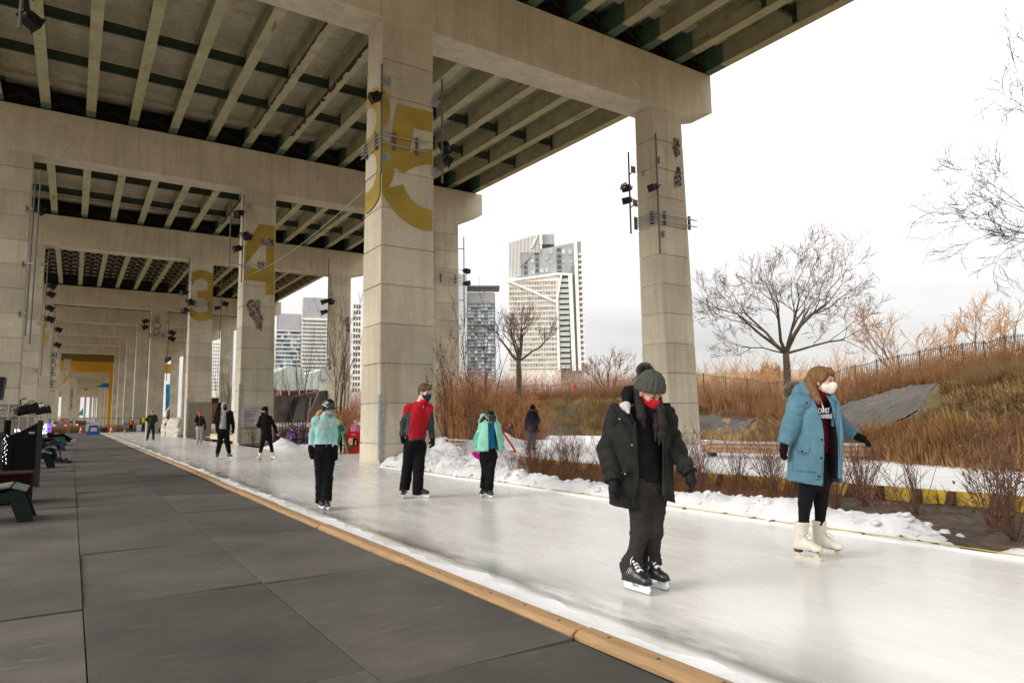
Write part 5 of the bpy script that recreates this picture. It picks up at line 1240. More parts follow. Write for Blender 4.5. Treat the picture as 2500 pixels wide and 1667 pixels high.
# ---------------------------------------------------------------- 2. woman in the blue coat
f = Fig((1985, 1362), 'woman in long light blue parka with fur hood, white mask and white figure skates', 'skaters on the ice')
a2 = lambda x, y, d=0.: f.pt(1900+x/6.53, 880+y/6.53, d)
b2 = lambda x, y, d=0.: f.pt(1800+x/2.85, 850+y/2.85, d)
fw = math.radians(52)
f.J = dict(head=a2(705, 330, 0), shL=b2(425, 385, -.10), shR=b2(640, 400, .16), elL=b2(375, 545, -.13), elR=b2(745, 560, .20), wrL=b2(328, 668, -.16), wrR=b2(822, 608, .18), haL=b2(312, 775, -.18), haR=b2(940, 662, .16),
           hip=b2(540, 880, 0), knL=b2(472, 1080, -.04), knR=b2(582, 1080, .07), anL=b2(456, 1266, -.03), anR=b2(572, 1250, .12))
Rh = axes(math.radians(66), math.radians(4)); hk = 1.04; hc = f.J['head']
body(f, .98, fw, Rh, 'rose', .010, hands=False, headk=hk, brow=(.16, .08, .04))
mask_mesh(f.root, hc, Rh, hk, fabric('white_cotton_mask', (.68, .62, .56), .9))
def L2(x, y, z): return hc+Rh @ (np.array([x, y, z])*hk)
BR = hairmat('light_brown_hair', (.17, .085, .035))
F = SDF(*bbox([hc], .2), .006); F.ell(L2(0, -.025, .035), np.array([.092, .108, .100])*hk, .01, Rh); F.ell(L2(0, -.06, -.03), np.array([.082, .07, .10])*hk, .03, Rh)
F.cone(L2(.0, .06, .095), L2(.0, .085, .075), .03, .018, .03); F.cone(L2(-.06, .05, .06), L2(-.075, .03, .01), .022, .014, .02); F.cone(L2(.06, .05, .06), L2(.075, .03, .01), .022, .014, .02)
F.ell(L2(0, .105, -.045), np.array([.075, .10, .105])*hk, .01, Rh, 'sub')
F.shift(lambda x, y, z: .003*np.sin(x*240+y*180+3*np.sin(z*20))); F.build('hair', BR, f.root)
for path, rr in (([a2(500, 300, -.03), a2(520, 420, -.05), a2(560, 560, -.10), a2(600, 640, -.12)], (.042, .038, .034, .014)), ([a2(770, 480, .05), a2(770, 560, .04), a2(800, 640, .03)], (.022, .022, .008)), ([a2(540, 420, -.07), a2(580, 540, -.11), a2(640, 640, -.135), a2(650, 700, -.14)], (.036, .036, .026, .008)), ([a2(560, 330, .06), a2(570, 480, .06), a2(640, 580, .02)], (.06, .055, .03)), ([a2(470, 300, .0), a2(450, 380, .02), a2(500, 470, .0)], (.03, .03, .03))):
    F = SDF(*bbox(path, .09), .006); F.chain(path, rr, .02); F.shift(lambda x, y, z: .004*np.sin(x*300+3*np.sin(z*12)+y*60)*np.cos(y*210+z*5)); F.build('hair', BR, f.root)
MR = fabric('maroon_sweatshirt', (.095, .010, .016), .95)
top(f, .98, fw, [MR], b2(0, 720)[2], 'sweatshirt', w=(.16, .155, .16, .16), d=(.12, .125, .125, .12), arm=(.05, .045, .035), h=.011, collar=.078, seed=9, fa=.005)
for x0_, y0_, tx_, sz in ((728, 800, 'CANST', .062), (752, 893, 'UNIVERSI', .054)):
    p_ = a2(x0_, y0_, -.135); stand_text(tx_, sz, tuple(p_), M('white_print', (.7, .7, .7), .5), f.root, .52, yaw=math.radians(25), name='chest_print', bold=.0015)
mb = MB(); mb.tube([a2(690, 660, -.115), a2(705, 720, -.13), a2(730, 790, -.14)], .004, 5); mb.build('drawstring', M('white_laces', (.78, .77, .8), .8), f.root)
trousers(f, .98, fw, [fabric('black_leggings', (.008, .007, .009), .85)], .088, .060, .041, h=.010, fa=.004, ff=14, hipw=.16, name='leggings', waist_z=b2(0, 640)[2])
BL = M('light_blue_parka_cloth', (.062, .150, .200), .8, .14, 5, .35, 200, col2=(.080, .185, .24)); BLD = M('black_parka_lining', (.008, .007, .008), .8)
J = f.J; F = SDF(*bbox([b2(330, 250, -.2), b2(735, 930, .2)], .12), .009)
def cw2(y, xl, xr, dep, dd=0.0):
    a = b2(xl, y); b = b2(xr, y); return (a[2], (a[0]+b[0])/2, dd, (b[0]-a[0])/2, dep)
F.loft([cw2(318, 440, 610, .10), cw2(370, 395, 690, .15), cw2(450, 380, 715, .18), cw2(600, 372, 728, .20), cw2(750, 352, 725, .21), cw2(930, 332, 722, .22)], (0, -1), .02, p=2.5)
F.shift(fold(5.5, .010, 14, .35)); F.hollow(.018)
zs2 = [b2(0, y)[2] for y in (960, 905, 740, 620, 520, 400, 320)]
xl2 = [b2(x, 600)[0] for x in (560, 575, 592, 601, 596, 560, 525)]; xr2 = [b2(x, 600)[0] for x in (695, 700, 697, 694, 684, 660, 620)]
F.cut(lambda x, y, z: np.where(y < .03, np.maximum(np.interp(z, zs2, xl2)-x, x-np.interp(z, zs2, xr2)), .5))
F.cut(lambda x, y, z: z-np.interp(x, [b2(330, 0)[0], b2(555, 0)[0], b2(720, 0)[0]], [b2(0, 903)[2], b2(0, 935)[2], b2(0, 915)[2]])+0*y)
F.build('parka', BL, f.root)
# dark quilted lining on the far front panel
flap([b2(648, 395, -.02), b2(690, 420, -.06), b2(700, 560, -.09), b2(694, 905, -.10), b2(640, 905, .02), b2(640, 700, .02)], .01, BLD, 'lining', .003)
flap([b2(650, 440, -.055), b2(673, 448, -.085), b2(674, 545, -.10), b2(652, 540, -.06)], .008, BL, 'inner_pocket', .003)
flap([b2(685, 390, -.08), b2(712, 400, -.12), b2(735, 600, -.16), b2(728, 905, -.19), b2(705, 905, -.19), b2(708, 600, -.16)], .02, BL, 'placket', .004)
flap([b2(533, 395, -.15), b2(556, 420, -.155), b2(603, 600, -.19), b2(598, 740, -.20), b2(580, 912, -.215), b2(545, 912, -.22), b2(555, 740, -.208), b2(558, 600, -.196)], .016, BL, 'placket', .004)
flap([b2(633, 312, .0), b2(680, 325, -.03), b2(712, 400, -.10), b2(690, 440, -.10), b2(655, 370, -.03)], .022, BL, 'collar_flap')
for q, sg in (('L', -1), ('R', 1)):
    a, b, c = J['sh'+q], J['el'+q], J['wr'+q]; F = SDF(*bbox([a, b, c], .15), .008)
    F.cone(a+np.array([-sg*.05, 0, .0]), a, .085, .088, .02); F.cone(a, b, .092 if q == 'L' else .07, .082 if q == 'L' else .066, .04); F.cone(b, c, .082 if q == 'L' else .066, .063, .03)
    dd = (c-b)/np.linalg.norm(c-b)
    F.shift(creases(a, dd, 27, .016, 7))
    F.plane(c, dd); F.build('sleeve', BL, f.root)
F = SDF(*bbox([b2(420, 310, .05), b2(520, 330, 0)], .15), .008); F.chain([b2(420, 330, .02), b2(440, 285, .05), b2(480, 285, .0), b2(505, 330, -.06), b2(530, 380, -.10)], (.055, .06, .062, .05, .03), .03); F.shift(fold(13, .012, 5)); F.build('hood', BL, f.root)
P0 = []; P1 = []; r = random.Random(4)
path = [b2(350, 335, .04), b2(352, 300, .05), b2(370, 275, .06), b2(400, 262, .07), b2(425, 262, .05)]
for i in range(3600):
    t = r.random()*(len(path)-1); j = int(t); p_ = path[j]+(path[min(j+1, 4)]-path[j])*(t-j); a = rng.normal(size=3); a /= np.linalg.norm(a)
    P0.append(p_+a*.012); P1.append(p_+a*(.040+.018*r.random())+np.array([-.006, 0, .004]))
segs_mesh('fur_trim', P0, P1, np.full(3600, .0022), np.full(3600, .0006), 3, M('fawn_fur', (.26, .17, .10), .9, .4, 40, 0, 1, col2=(.50, .38, .27)), f.root)
for x, y in ((587, 635), (583, 762), (568, 890), (451, 717), (482, 380)):
    MB().lathe([(.009, 0), (.010, .005), (.005, .008)], 10).build('snap', BLACK, f.root).matrix_local = Matrix.Translation(b2(x, y, -.222 if x > 500 else -.215)) @ Matrix.Rotation(math.pi/2, 4, 'X')
def seam(pts, r_=.0022, mat=None, par=None, dd=0):
    mb = MB(); mb.tube(pts, r_, 4); return mb.build('seam', mat or M('dark_seam_thread', (.03, .07, .10), .9), par or f.root)  # raised seam line, dark blue by default
seam([b2(x, y, -.212) for x, y in ((403, 650), (400, 690), (425, 725), (460, 736), (498, 722), (512, 685))], .003)
seam([b2(x, y, -.214) for x, y in ((392, 640), (388, 760), (384, 850), (460, 856), (545, 862))], .0022)
gloves(f, 1.0, M('black_knit_glove', (.006, .006, .007), .9, .2, 30, .3, 60, spec=.1), {'L': (.3, .3, 0), 'R': (0, .3, -1)}, r=.012, curl=.2)
WB = M('cream_skate_leather', (.62, .57, .48), .45, .06, 8, .1, 50)
h0 = b2(405, 1430, .03); t0 = b2(588, 1465, -.12); sk_at(f, h0[:2], t0[:2], .070, kind='figure', ank=J['anL'], boot=WB, shaft=.18)
h0 = b2(540, 1400, .18); t0 = b2(735, 1430, .06); sk_at(f, h0[:2], t0[:2], .070, kind='figure', ank=J['anR'], boot=WB, shaft=.18)
# ---------------------------------------------------------------- the other skaters and visitors
SK = 'skaters on the ice'
def zp(f, ox, oy, sc): return lambda x, y, d=0.: f.pt(ox+x/sc, oy+y/sc, d)
def simple_skates(f, s, dirs, boot, kind='hockey', lz=.062, shaft=.11, h=.009, bz=0., lace=False, Lf=.27):
    for q in 'LR':
        a = f.J['an'+q]; d = np.array(dirs[q]); d = d/np.linalg.norm(d); z0 = max(0., f.J['an'+q][2]-.19*s) if bz is None else bz
        hp = a[:2]-d*.07*s; tp = hp+d*Lf*s
        skate(f.root, a, hp, tp, z0+lz*s, kind, s, boot, lace, z0, h, shaft)
# 3 girl with helmet and cage, mint zip hoodie with pale letters
f = Fig((797, 1242), 'girl in black caged helmet and mint zip hoodie with pale letters', SK); g = zp(f, 400, 850, 3.92); s = .93
fw = math.radians(8)
f.J = dict(head=g(1574, 575, -.03), shL=g(1452, 690), shR=g(1622, 690), elL=g(1415, 830, .02), elR=g(1632, 830, .02), wrL=g(1410, 955, -.03), wrR=g(1636, 955, -.03), haL=g(1420, 1035, -.04), haR=g(1640, 1050, -.05), hip=g(1540, 985), knL=g(1505, 1240, -.02), knR=g(1562, 1240, -.03), anL=g(1500, 1470, .06), anR=g(1558, 1455, -.06))
Rh = axes(math.radians(28), math.radians(22))
body(f, s, fw, Rh, 'rose', .011, hands=False, headk=.95, brow=(.2, .12, .05))
mask_mesh(f.root, f.J['head'], Rh, .95, fabric('pale_blue_mask', (.33, .38, .50)), loops=False)
helmet(f, f.J['head'], Rh, .93, M('glossy_black_shell', (.012, .012, .013), .18, .1))
MT = fabric('mint_fleece', (.26, .48, .43), .95, .08)
mt = top(f, s, fw, [MT, fabric('pale_blue_rib', (.38, .52, .56))], g(0, 950)[2], 'hoodie', w=(.150, .150, .162, .165), d=(.115, .115, .118, .12), arm=(.058, .052, .044), h=.010, fa=.006, ff=11, collar=.07, seed=31, matfn=lambda x, y, z, zz=g(0, 930)[2]: z < zz)
F = SDF(*bbox([g(1570, 650, .1)], .2), .009); F.chain([g(1500, 660, .02), g(1530, 640, .10), g(1590, 640, .10), g(1620, 665, .02)], (.035, .05, .05, .035), .04); F.shift(fold(14, .008, 3)); F.build('hood', MT, f.root)
PL = M('pale_pink_letter', (.52, .40, .38), .9, .1)
for ch, x in zip('GAP', (1494, 1546, 1600)): stand_text(ch, .165, tuple(g(x, 735, -.132 if ch != 'P' else -.126)), PL, f.root, .72, bold=.002)
MB().tube([g(1557, y, -.127) for y in (660, 750, 850, 945)], .0025, 4).build('zip', fabric('teal_zip', (.10, .26, .24)), f.root)
MB().tube([g(1497, 620, -.09), g(1492, 650, -.11), g(1490, 680, -.12)], .006, 5).build('drawstring', BLACK_F, f.root)
for pts in (((1455, 850), (1480, 815), (1500, 800)), ((1640, 850), (1615, 815), (1600, 800))): seam([g(x, y, -.118) for x, y in pts], .003, fabric('mint_seam', (.13, .28, .25)))
def hf(S_):
    P = [g(1540, 590, .05), g(1490, 620, .04), g(1440, 690, .02), g(1405, 740, .0), g(1392, 790, .0)]
    F = S_(*bbox(P, .08), .008); return F.chain(P, (.035, .035, .032, .022, .008), .02)
hair(f, hf, (.45, .26, .09), 'blond_hair')
trousers(f, s, fw, [BLACK_F], .098, .088, .082, h=.011, fa=.008, seed=12, k=.05)
gloves(f, 1.0, BLACK_F, {'L': (.6, -.5, 0), 'R': (-.6, -.5, 0)}, r=.016, curl=.5, h=.008, mitten=True)
simple_skates(f, .9, {'L': (.2, -1), 'R': (.15, -1)}, SKB)
# 4 man in the red jacket
f = Fig((1012, 1215), 'tall man in red and grey zip jacket with navy mask, skating before the concrete column', SK); g = zp(f, 960, 920, 5.058); s = 1.1
fw = math.radians(24)
f.J = dict(head=g(396, 190, -.05), shL=g(185, 385, .03), shR=g(440, 380, .03), elL=g(132, 575, .05), elR=g(462, 600, .02), wrL=g(112, 735, .0), wrR=g(486, 765, -.05), haL=g(128, 875, -.04), haR=g(495, 905, -.08), hip=g(270, 840, .0), knL=g(180, 1110, .05), knR=g(312, 1130, -.08), anL=g(138, 1385, .10), anR=g(300, 1440, -.02))
Rh = axes(math.radians(42), math.radians(12))
body(f, s, fw, Rh, 'rose', .012, hands=False, headk=1.14, brow=(.10, .05, .02))
mask_mesh(f.root, f.J['head'], Rh, 1.14, fabric('navy_mask', (.012, .028, .055)))
def hf(S_):
    c = f.J['head']; F = S_(*bbox([c], .19), .007); L = lambda x, y, z: c+Rh @ (np.array([x, y, z])*1.14)
    F.ell(L(0, -.025, .045), (.102, .116, .10), .01, Rh); F.ell(L(0, -.07, -.01), (.07, .05, .08), .03, Rh); F.chain([L(-.03, .06, .10), L(.02, .10, .085), L(.06, .085, .05)], (.03, .026, .014), .03)
    F.ell(L(0, .11, -.03), (.08, .095, .095), .01, Rh, 'sub'); F.plane(L(0, 0, -.085), -Rh[:, 2]); return F
hair(f, hf, (.10, .055, .025), 'chestnut_hair')
RJ = fabric('red_softshell', (.36, .010, .018), .8, .1); GJ = fabric('charcoal_melange', (.040, .042, .046), .95, .35, 120)
xs0 = (f.J['shL']+f.J['shR'])/2
def mfn(x, y, z):
    a = g(175, 560)[0]; z1 = g(0, 455)[2]; z2 = g(0, 400)[2]; zb = g(0, 765)[2]
    side_l = (x < np.interp(z, [g(0, 760)[2], g(0, 560)[2], g(0, 400)[2]], [g(185, 0)[0], g(215, 0)[0], g(228, 0)[0]])) & (z < np.interp(x, [g(80, 0)[0], g(230, 0)[0]], [g(0, 520)[2], g(0, 400)[2]]))
    side_r = (x > np.interp(z, [g(0, 700)[2], g(0, 560)[2], g(0, 440)[2]], [g(400, 0)[0], g(432, 0)[0], g(470, 0)[0]])) & (z < g(0, 450)[2])
    hem = z < zb
    return (side_l | side_r | hem).astype(int)
top(f, s, fw, [RJ, GJ], g(0, 800)[2], 'jacket', w=(.170, .170, .152, .148), d=(.13, .13, .125, .12), arm=(.066, .058, .047), h=.010, fa=.008, ff=8, matfn=mfn, seed=17, collar=.062)
MB().tube([g(x, y, -.155) for x, y in ((372, 350), (366, 430), (358, 600), (338, 790))], .003, 4).build('zip', BLACK_F, f.root)
seam([g(x, y, -.15) for x, y in ((222, 600), (205, 700))], .003, BLACK_F)
MB().tube([g(368, 350, -.155), g(372, 385, -.16)], .004, 5).build('zip_pull', GALV, f.root)
trousers(f, s, fw, [BLACK_F], .098, .085, .082, h=.012, fa=.008, seed=22, ff=8, hipw=.155, k=.035)
gloves(f, 1.0, BLACK_F, {'L': (.6, -.5, 0), 'R': (-.6, -.5, 0)}, r=.013, curl=.5, h=.007)
simple_skates(f, 1.0, {'L': (-.1, -1), 'R': (1, -.45)}, SKB)
# 5 girl in the mint puffer
f = Fig((1194, 1214), 'child in black helmet and open mint puffer jacket holding pink mitts', SK); g = zp(f, 850, 850, 3.484); s = .86
fw = math.radians(4)
f.J = dict(head=g(1212, 602, -.03), shL=g(1148, 655), shR=g(1262, 655), elL=g(1098, 770, .02), elR=g(1292, 770, .02), wrL=g(1100, 850, -.03), wrR=g(1302, 850, -.03), haL=g(1100, 905, -.05), haR=g(1306, 920, -.03), hip=g(1192, 900), knL=g(1168, 1050, .02), knR=g(1210, 1050, -.03), anL=g(1155, 1180, .15), anR=g(1198, 1215, -.03))
Rh = axes(math.radians(15), math.radians(34))
body(f, s, fw, Rh, 'light', .009, hands=True, headk=.92, handr=.009, curl=.4)
mask_mesh(f.root, f.J['head'], Rh, .92, fabric('teal_mask', (.02, .10, .12)), loops=False)
helmet(f, f.J['head'], Rh, .92, M('glossy_black_shell', (.012, .012, .013), .18, .1), cage=False)
top(f, s, fw, [fabric('bright_blue_fleece', (.012, .13, .26))], g(0, 872)[2], 'pullover', w=(.14, .14, .14, .145), d=(.11, .115, .115, .115), arm=(.045, .04, .032), h=.011, seed=5, collar=.07)
P5J = fabric('mint_puffer_nylon', (.20, .47, .37), .6, .08, spec=.3); P5K = fabric('deeper_mint_nylon', (.06, .36, .25), .6, .08, spec=.3)
J = f.J; F = SDF(*bbox([g(1056, 600, .1), g(1330, 900, 0)], .15), .010)
F.loft([(g(0, 610)[2], g(1205, 0)[0], .03, .09, .075), (g(0, 660)[2], g(1206, 0)[0], 0, .165, .12), (g(0, 780)[2], g(1203, 0)[0], 0, .21, .14), (g(0, 895)[2], g(1196, 0)[0], 0, .235, .15)], (0, -1), .02)
F.shift(fold(9, .007, 3, .5)); F.hollow(.018)
F.cut(lambda x, y, z: np.where(y < 0, np.maximum(g(1188, 0)[0]-x, x-np.interp(z, [g(0, 890)[2], g(0, 640)[2]], [g(1275, 0)[0], g(1232, 0)[0]])), .5))
F.plane(g(0, 893), (0, 0, -1)); F.build('jacket', P5J, f.root)
for q, sg in (('L', -1), ('R', 1)):
    a, b, c = J['sh'+q], J['el'+q], J['wr'+q]; F = SDF(*bbox([a, b, c], .13), .009)
    F.cone(a+np.array([-sg*.05, 0, 0]), a, .06, .062, .02); F.cone(a, b, .064, .06, .04); F.cone(b, c, .06, .045, .03); F.shift(fold(12, .008, 2)); F.plane(c, (c-b)); zz = (a[2]+b[2])/2
    F.build('sleeve', [P5J, P5K], f.root, matfn=lambda x, y, z, zz=zz: z < zz)
F = SDF(*bbox([g(1160, 600, .05)], .18), .009); F.chain([g(1125, 625, .02), g(1150, 585, .10), g(1235, 590, .10)], (.04, .055, .04), .04); F.shift(fold(14, .006, 3)); F.build('hood', P5J, f.root)
seam([g(x, y, -.142) for x, y in ((1218, 700), (1222, 780), (1205, 830), (1212, 870))], .003, BLACK_F)
def hf(S_):
    P = [g(1175, 590, .02), g(1150, 605, .0), g(1125, 625, -.03)]
    F = S_(*bbox(P, .09), .008); F.chain(P, (.045, .04, .02), .02); return F.chain([g(1260, 600, .0), g(1262, 640, -.02)], (.03, .012), .02)
hair(f, hf, (.045, .02, .01), 'brown_hair')
trousers(f, s, fw, [BLACK_F], .095, .08, .085, h=.011, fa=.007, seed=32, hipw=.15, k=.05)
simple_skates(f, .85, {'L': (-.3, -1), 'R': (.3, -1)}, SKB)
w_ = f.world(g(1095, 905, -.05)); F = SDF((-.1, -.1, -.12), (.1, .1, .1), .007); F.chain([(-.05, 0, .02), (0, 0, 0), (.03, 0, -.04)], (.035, .04, .035), .02); F.chain([(-.02, 0, -.02), (.02, 0, -.06)], (.03, .015), .01); F.shift(fold(30, .004, 2))
o = F.build('mitts', fabric('hot_pink_knit', (.50, .012, .20)), None); o.location = tuple(w_); tag(o, 'bright pink mitts bunched in the hand of the child in the mint puffer', 'mitts')
# 6 man in grey hood and black jacket
f = Fig((547, 1119), 'man in grey hood and open black jacket with hands down, skating toward the camera', SK); g = zp(f, 400, 850, 3.92); s = 1.07; fw = 0
f.J = dict(head=g(586, 560, -.02), shL=g(530, 618), shR=g(642, 618), elL=g(508, 715, .02), elR=g(660, 715, .02), wrL=g(510, 785, -.03), wrR=g(668, 775, -.03), haL=g(515, 822, -.03), haR=g(662, 822, -.05), hip=g(572, 805), knL=g(536, 905), knR=g(608, 905), anL=g(515, 1000, .03), anR=g(625, 995, -.03))
Rh = axes(math.radians(10), math.radians(5)); body(f, s, fw, Rh, 'brown', .013, hands=False, headk=1.05)
mask_mesh(f.root, f.J['head'], Rh, 1.05, BLACK_F, loops=False, h=.009)
GH = fabric('heather_grey_fleece', (.30, .29, .29)); hc = f.J['head']
F = SDF(*bbox([hc, g(586, 660, 0)], .2), .009); F.ell(hc+Rh @ np.array([0, -.02, .03]), (.12, .14, .15), .02, Rh); F.cone(hc+np.array([0, .04, -.1]), g(586, 640, .02), .11, .13, .05); F.ell(hc+Rh @ np.array([0, .12, -.0]), (.075, .12, .11), .0, Rh, 'sub'); F.shift(fold(14, .006, 3)); F.build('hood', GH, f.root)
top(f, s, fw, [GH], g(0, 782)[2], 'hoodie', w=(.155, .15, .15, .15), d=(.13, .13, .13, .125), arm=(.05, .045, .035), h=.013, seed=5, collar=.07)
def opn(x0a, x0b, x1a, x1b, za, zb):
    def e(F):
        F.hollow(.025); g4 = np.meshgrid(*F.ax, indexing='ij', sparse=True)
        c = np.maximum(np.interp(g4[2], [za, zb], [x0a, x0b])-g4[0], g4[0]-np.interp(g4[2], [za, zb], [x1a, x1b])); c = np.where(g4[1] < 0.02, c, .5); F.F = np.maximum(F.F, -c).astype(np.float32)
    return e
BJ = fabric('black_jacket', (.008, .008, .010))
top(f, s, fw, [BJ], g(0, 805)[2], 'jacket', w=(.185, .185, .18, .18), d=(.15, .15, .15, .15), arm=(.072, .062, .05), h=.013, fa=.006, seed=6, collar=0, extra=opn(g(545, 0)[0], g(570, 0)[0], g(625, 0)[0], g(612, 0)[0], g(0, 800)[2], g(0, 600)[2]))
trousers(f, s, fw, [BLACK_F], .098, .08, .068, h=.013, seed=32, ff=8); gloves(f, 1.0, BLACK_F, r=.014, h=.009)
simple_skates(f, 1.0, {'L': (-.15, -1), 'R': (.5, -1)}, SKB, h=.012, lace=False)
# 7 woman in black, one hand raised
f = Fig((650, 1125), 'woman in black hat and jacket with raised bare hand, white skates apart', SK); g = zp(f, 570, 980, 14.25); s = 1.02; fw = math.radians(-15)
g7 = zp(f, 400, 850, 3.92)
f.J = dict(head=g(1075, 350, 0), shL=g(960, 560), shR=g(1270, 560), elL=g(875, 835, -.02), elR=g(1425, 860, .02), wrL=g(790, 770, -.12), wrR=g(1525, 1110, -.02), haL=g(772, 655, -.15), haR=g(1580, 1215, -.06), hip=g(1145, 1180), knL=g7(943, 905, 0), knR=g7(1020, 905, 0), anL=g7(924, 1005, .0), anR=g7(1040, 1005, 0))
Rh = axes(math.radians(-55), math.radians(5)); body(f, s, fw, Rh, 'light', .011, headk=1.0, handr=.011)
hc = f.J['head']
F = SDF(*bbox([hc, g(1170, 200, .03)], .16), .009); F.ell(hc+np.array([.01, 0, .06]), (.10, .10, .09), .02); F.cone(hc+np.array([.02, .01, .10]), g(1165, 225, .03), .07, .04, .05); F.plane(hc+np.array([0, 0, .03]), (0, 0, -1)); F.build('knit_hat', BLACK_F, f.root)
F = SDF(*bbox([hc], .2), .010); F.ell(hc+Rh @ np.array([0, -.04, -.02]), (.095, .09, .12), .02, Rh); F.cone(hc+np.array([.03, .02, -.1]), g(1170, 560, .05), .09, .09, .04); F.build('hair', hairmat('dark_brown_hair', (.028, .016, .011)), f.root)
mask_mesh(f.root, hc, Rh, 1.0, BLACK_F, loops=False, h=.009)
top(f, s, fw, [BJ], g(0, 1130)[2], 'jacket', w=(.17, .165, .165, .165), d=(.14, .13, .13, .13), arm=(.066, .058, .045), h=.012, fa=.008, seed=16, collar=.09)
trousers(f, s, fw, [BLACK_F], .09, .065, .05, h=.012, seed=3)
simple_skates(f, .95, {'L': (-.5, -1), 'R': (.8, -1)}, WB, 'figure', h=.011, shaft=.15, lz=.066)
w_ = f.world(g(1535, 1270, -.05)); mb = MB(); mb.box((-.085, -.03, -.05), (.06, .03, .05)); mb.tube([(-.02, -.03, 0), (-.02, -.12, 0)], .036, 12); mb.box((-.04, -.02, .05), (.02, .02, .075)); o = mb.build('camera', BLACK, None, bevel=.006); o.location = tuple(w_); o.rotation_euler = (0, .6, .3)
tag(o, 'small black camera hanging from the hand of the woman in black', 'camera')
# 8 child in the red helmet
f = Fig((486.5, 1086), 'child in red helmet, black jacket with red zip and pale grey trousers', SK); g = zp(f, 300, 980, 9.046); s = .98; fw = math.radians(5)
f.J = dict(head=g(1698, 262, 0), shL=g(1630, 355), shR=g(1765, 355), elL=g(1600, 440), elR=g(1805, 470), wrL=g(1640, 345, -.12), wrR=g(1818, 585), haL=g(1668, 285, -.14), haR=g(1822, 635, -.02), hip=g(1690, 585), knL=g(1655, 720), knR=g(1728, 720), anL=g(1652, 855), anR=g(1730, 855))
Rh = axes(0, .1); body(f, s, fw, Rh, 'light', .014, hands=False, headk=1.0)
helmet(f, f.J['head'], Rh, 1.05, M('red_helmet_shell', (.42, .012, .012), .3, .2, 20), cage=False)
NJ = fabric('black_green_jacket', (.006, .014, .016))
top(f, s, fw, [NJ], g(0, 570)[2], 'jacket', w=(.165, .165, .17, .17), d=(.14, .13, .13, .13), arm=(.062, .056, .048), h=.014, seed=26, collar=.07)
mb = MB(); mb.tube([g(1698, y, -.155) for y in (320, 420, 565)], .014, 4); mb.build('red_zip', fabric('red_tape', (.42, .01, .01)), f.root)
MB().bar(g(1722, 370, -.15), g(1755, 370, -.15), .01, .035).build('badge', M('orange_badge', (.6, .12, .02)), f.root)
trousers(f, s, fw, [fabric('pale_grey_trousers', (.36, .36, .42))], .09, .075, .06, h=.013, seed=3); gloves(f, 1.0, BLACK_F, r=.015, h=.010)
simple_skates(f, .95, {'L': (-.1, -1), 'R': (.1, -1)}, M('grey_skate_boot', (.22, .22, .25), .5), h=.013)
# 9 man in green jacket
f = Fig((367, 1077), 'man in dark green jacket and grey knit hat with hands behind his back', SK); g = zp(f, 300, 980, 9.046); s = 1.08; fw = 0
f.J = dict(head=g(657, 258, 0), shL=g(590, 325), shR=g(722, 325), elL=g(522, 395, .05), elR=g(742, 410, .05), wrL=g(595, 475, .2), wrR=g(690, 475, .2), haL=g(630, 490, .24), haR=g(660, 490, .24), hip=g(630, 545), knL=g(565, 690), knR=g(672, 690), anL=g(537, 830), anR=g(672, 830))
Rh = axes(0, .1); body(f, s, fw, Rh, 'light', .016, hands=True, headk=1.0)
F = SDF(*bbox([f.J['head']], .2), .012); F.ell(f.J['head']+np.array([0, 0, .05]), (.1, .11, .11), .02); F.ell(f.J['head']+np.array([0, 0, .17]), (.035, .035, .035), .01); F.plane(f.J['head']+np.array([0, 0, .03]), (0, 0, -1)); F.build('knit_hat', fabric('grey_knit', (.2, .2, .2)), f.root)
top(f, s, fw, [fabric('dark_green_jacket', (.030, .038, .012))], g(0, 530)[2], 'jacket', w=(.2, .195, .19, .18), d=(.16, .15, .15, .14), arm=(.085, .08, .06), h=.015, seed=26, collar=.08, fa=.012)
trousers(f, s, fw, [fabric('dark_jeans', (.014, .022, .050))], .098, .08, .06, h=.014, seed=3); simple_skates(f, 1.0, {'L': (-.1, -1), 'R': (.1, -1)}, SKB, h=.013)
# 10 walker in the navy parka seen from behind
f = Fig((1298, 1099), 'walker seen from behind in long navy parka, blue jeans and brown boots on the snow', 'people off the ice', z0=.14); g = zp(f, 1060, 880, 6.532); s = 1.04; fw = math.radians(170)
f.J = dict(head=g(1572, 765, 0), shL=g(1620, 860), shR=g(1512, 860), elL=g(1660, 960, -.02), elR=g(1475, 965), wrL=g(1625, 1040, .1), wrR=g(1465, 1080, .02), haL=g(1610, 1060, .14), haR=g(1465, 1130), hip=g(1570, 1110), knL=g(1595, 1250), knR=g(1522, 1250), anL=g(1580, 1370), anR=g(1515, 1370))
Rh = axes(fw, .1); body(f, s, fw, Rh, 'light', .013, hands=False, face=False)
F = SDF(*bbox([f.J['head']], .2), .010); F.ell(f.J['head']+np.array([0, 0, .03]), (.1, .11, .12), .02); F.plane(f.J['head']+np.array([0, 0, -.06]), (0, 0, -1)); F.build('knit_hat', BLACK_F, f.root)
NP = fabric('navy_parka', (.008, .012, .022), .85)
top(f, s, fw, [NP], g(0, 1170)[2], 'parka', w=(.19, .19, .20, .20), d=(.16, .16, .16, .16), arm=(.082, .076, .062), h=.013, seed=26, collar=.11, fa=.010)
P0 = []; P1 = []; hc = f.J['head']
for i in range(900):
    t = rng.random()*math.pi; c = hc+np.array([.17*math.cos(t), -.06, -.13+.08*math.sin(t)]); a = rng.normal(size=3); a /= np.linalg.norm(a); P0.append(c); P1.append(c+a*.06)
segs_mesh('fur_trim', P0, P1, np.full(900, .005), np.full(900, .001), 3, M('brown_fur', (.16, .10, .05), .9, .4, 40), f.root)
trousers(f, s, fw, [fabric('blue_jeans', (.035, .085, .14), .9, .3)], .09, .072, .06, h=.013, seed=3, fa=.008); gloves(f, 1.0, BLACK_F, r=.014, h=.010)
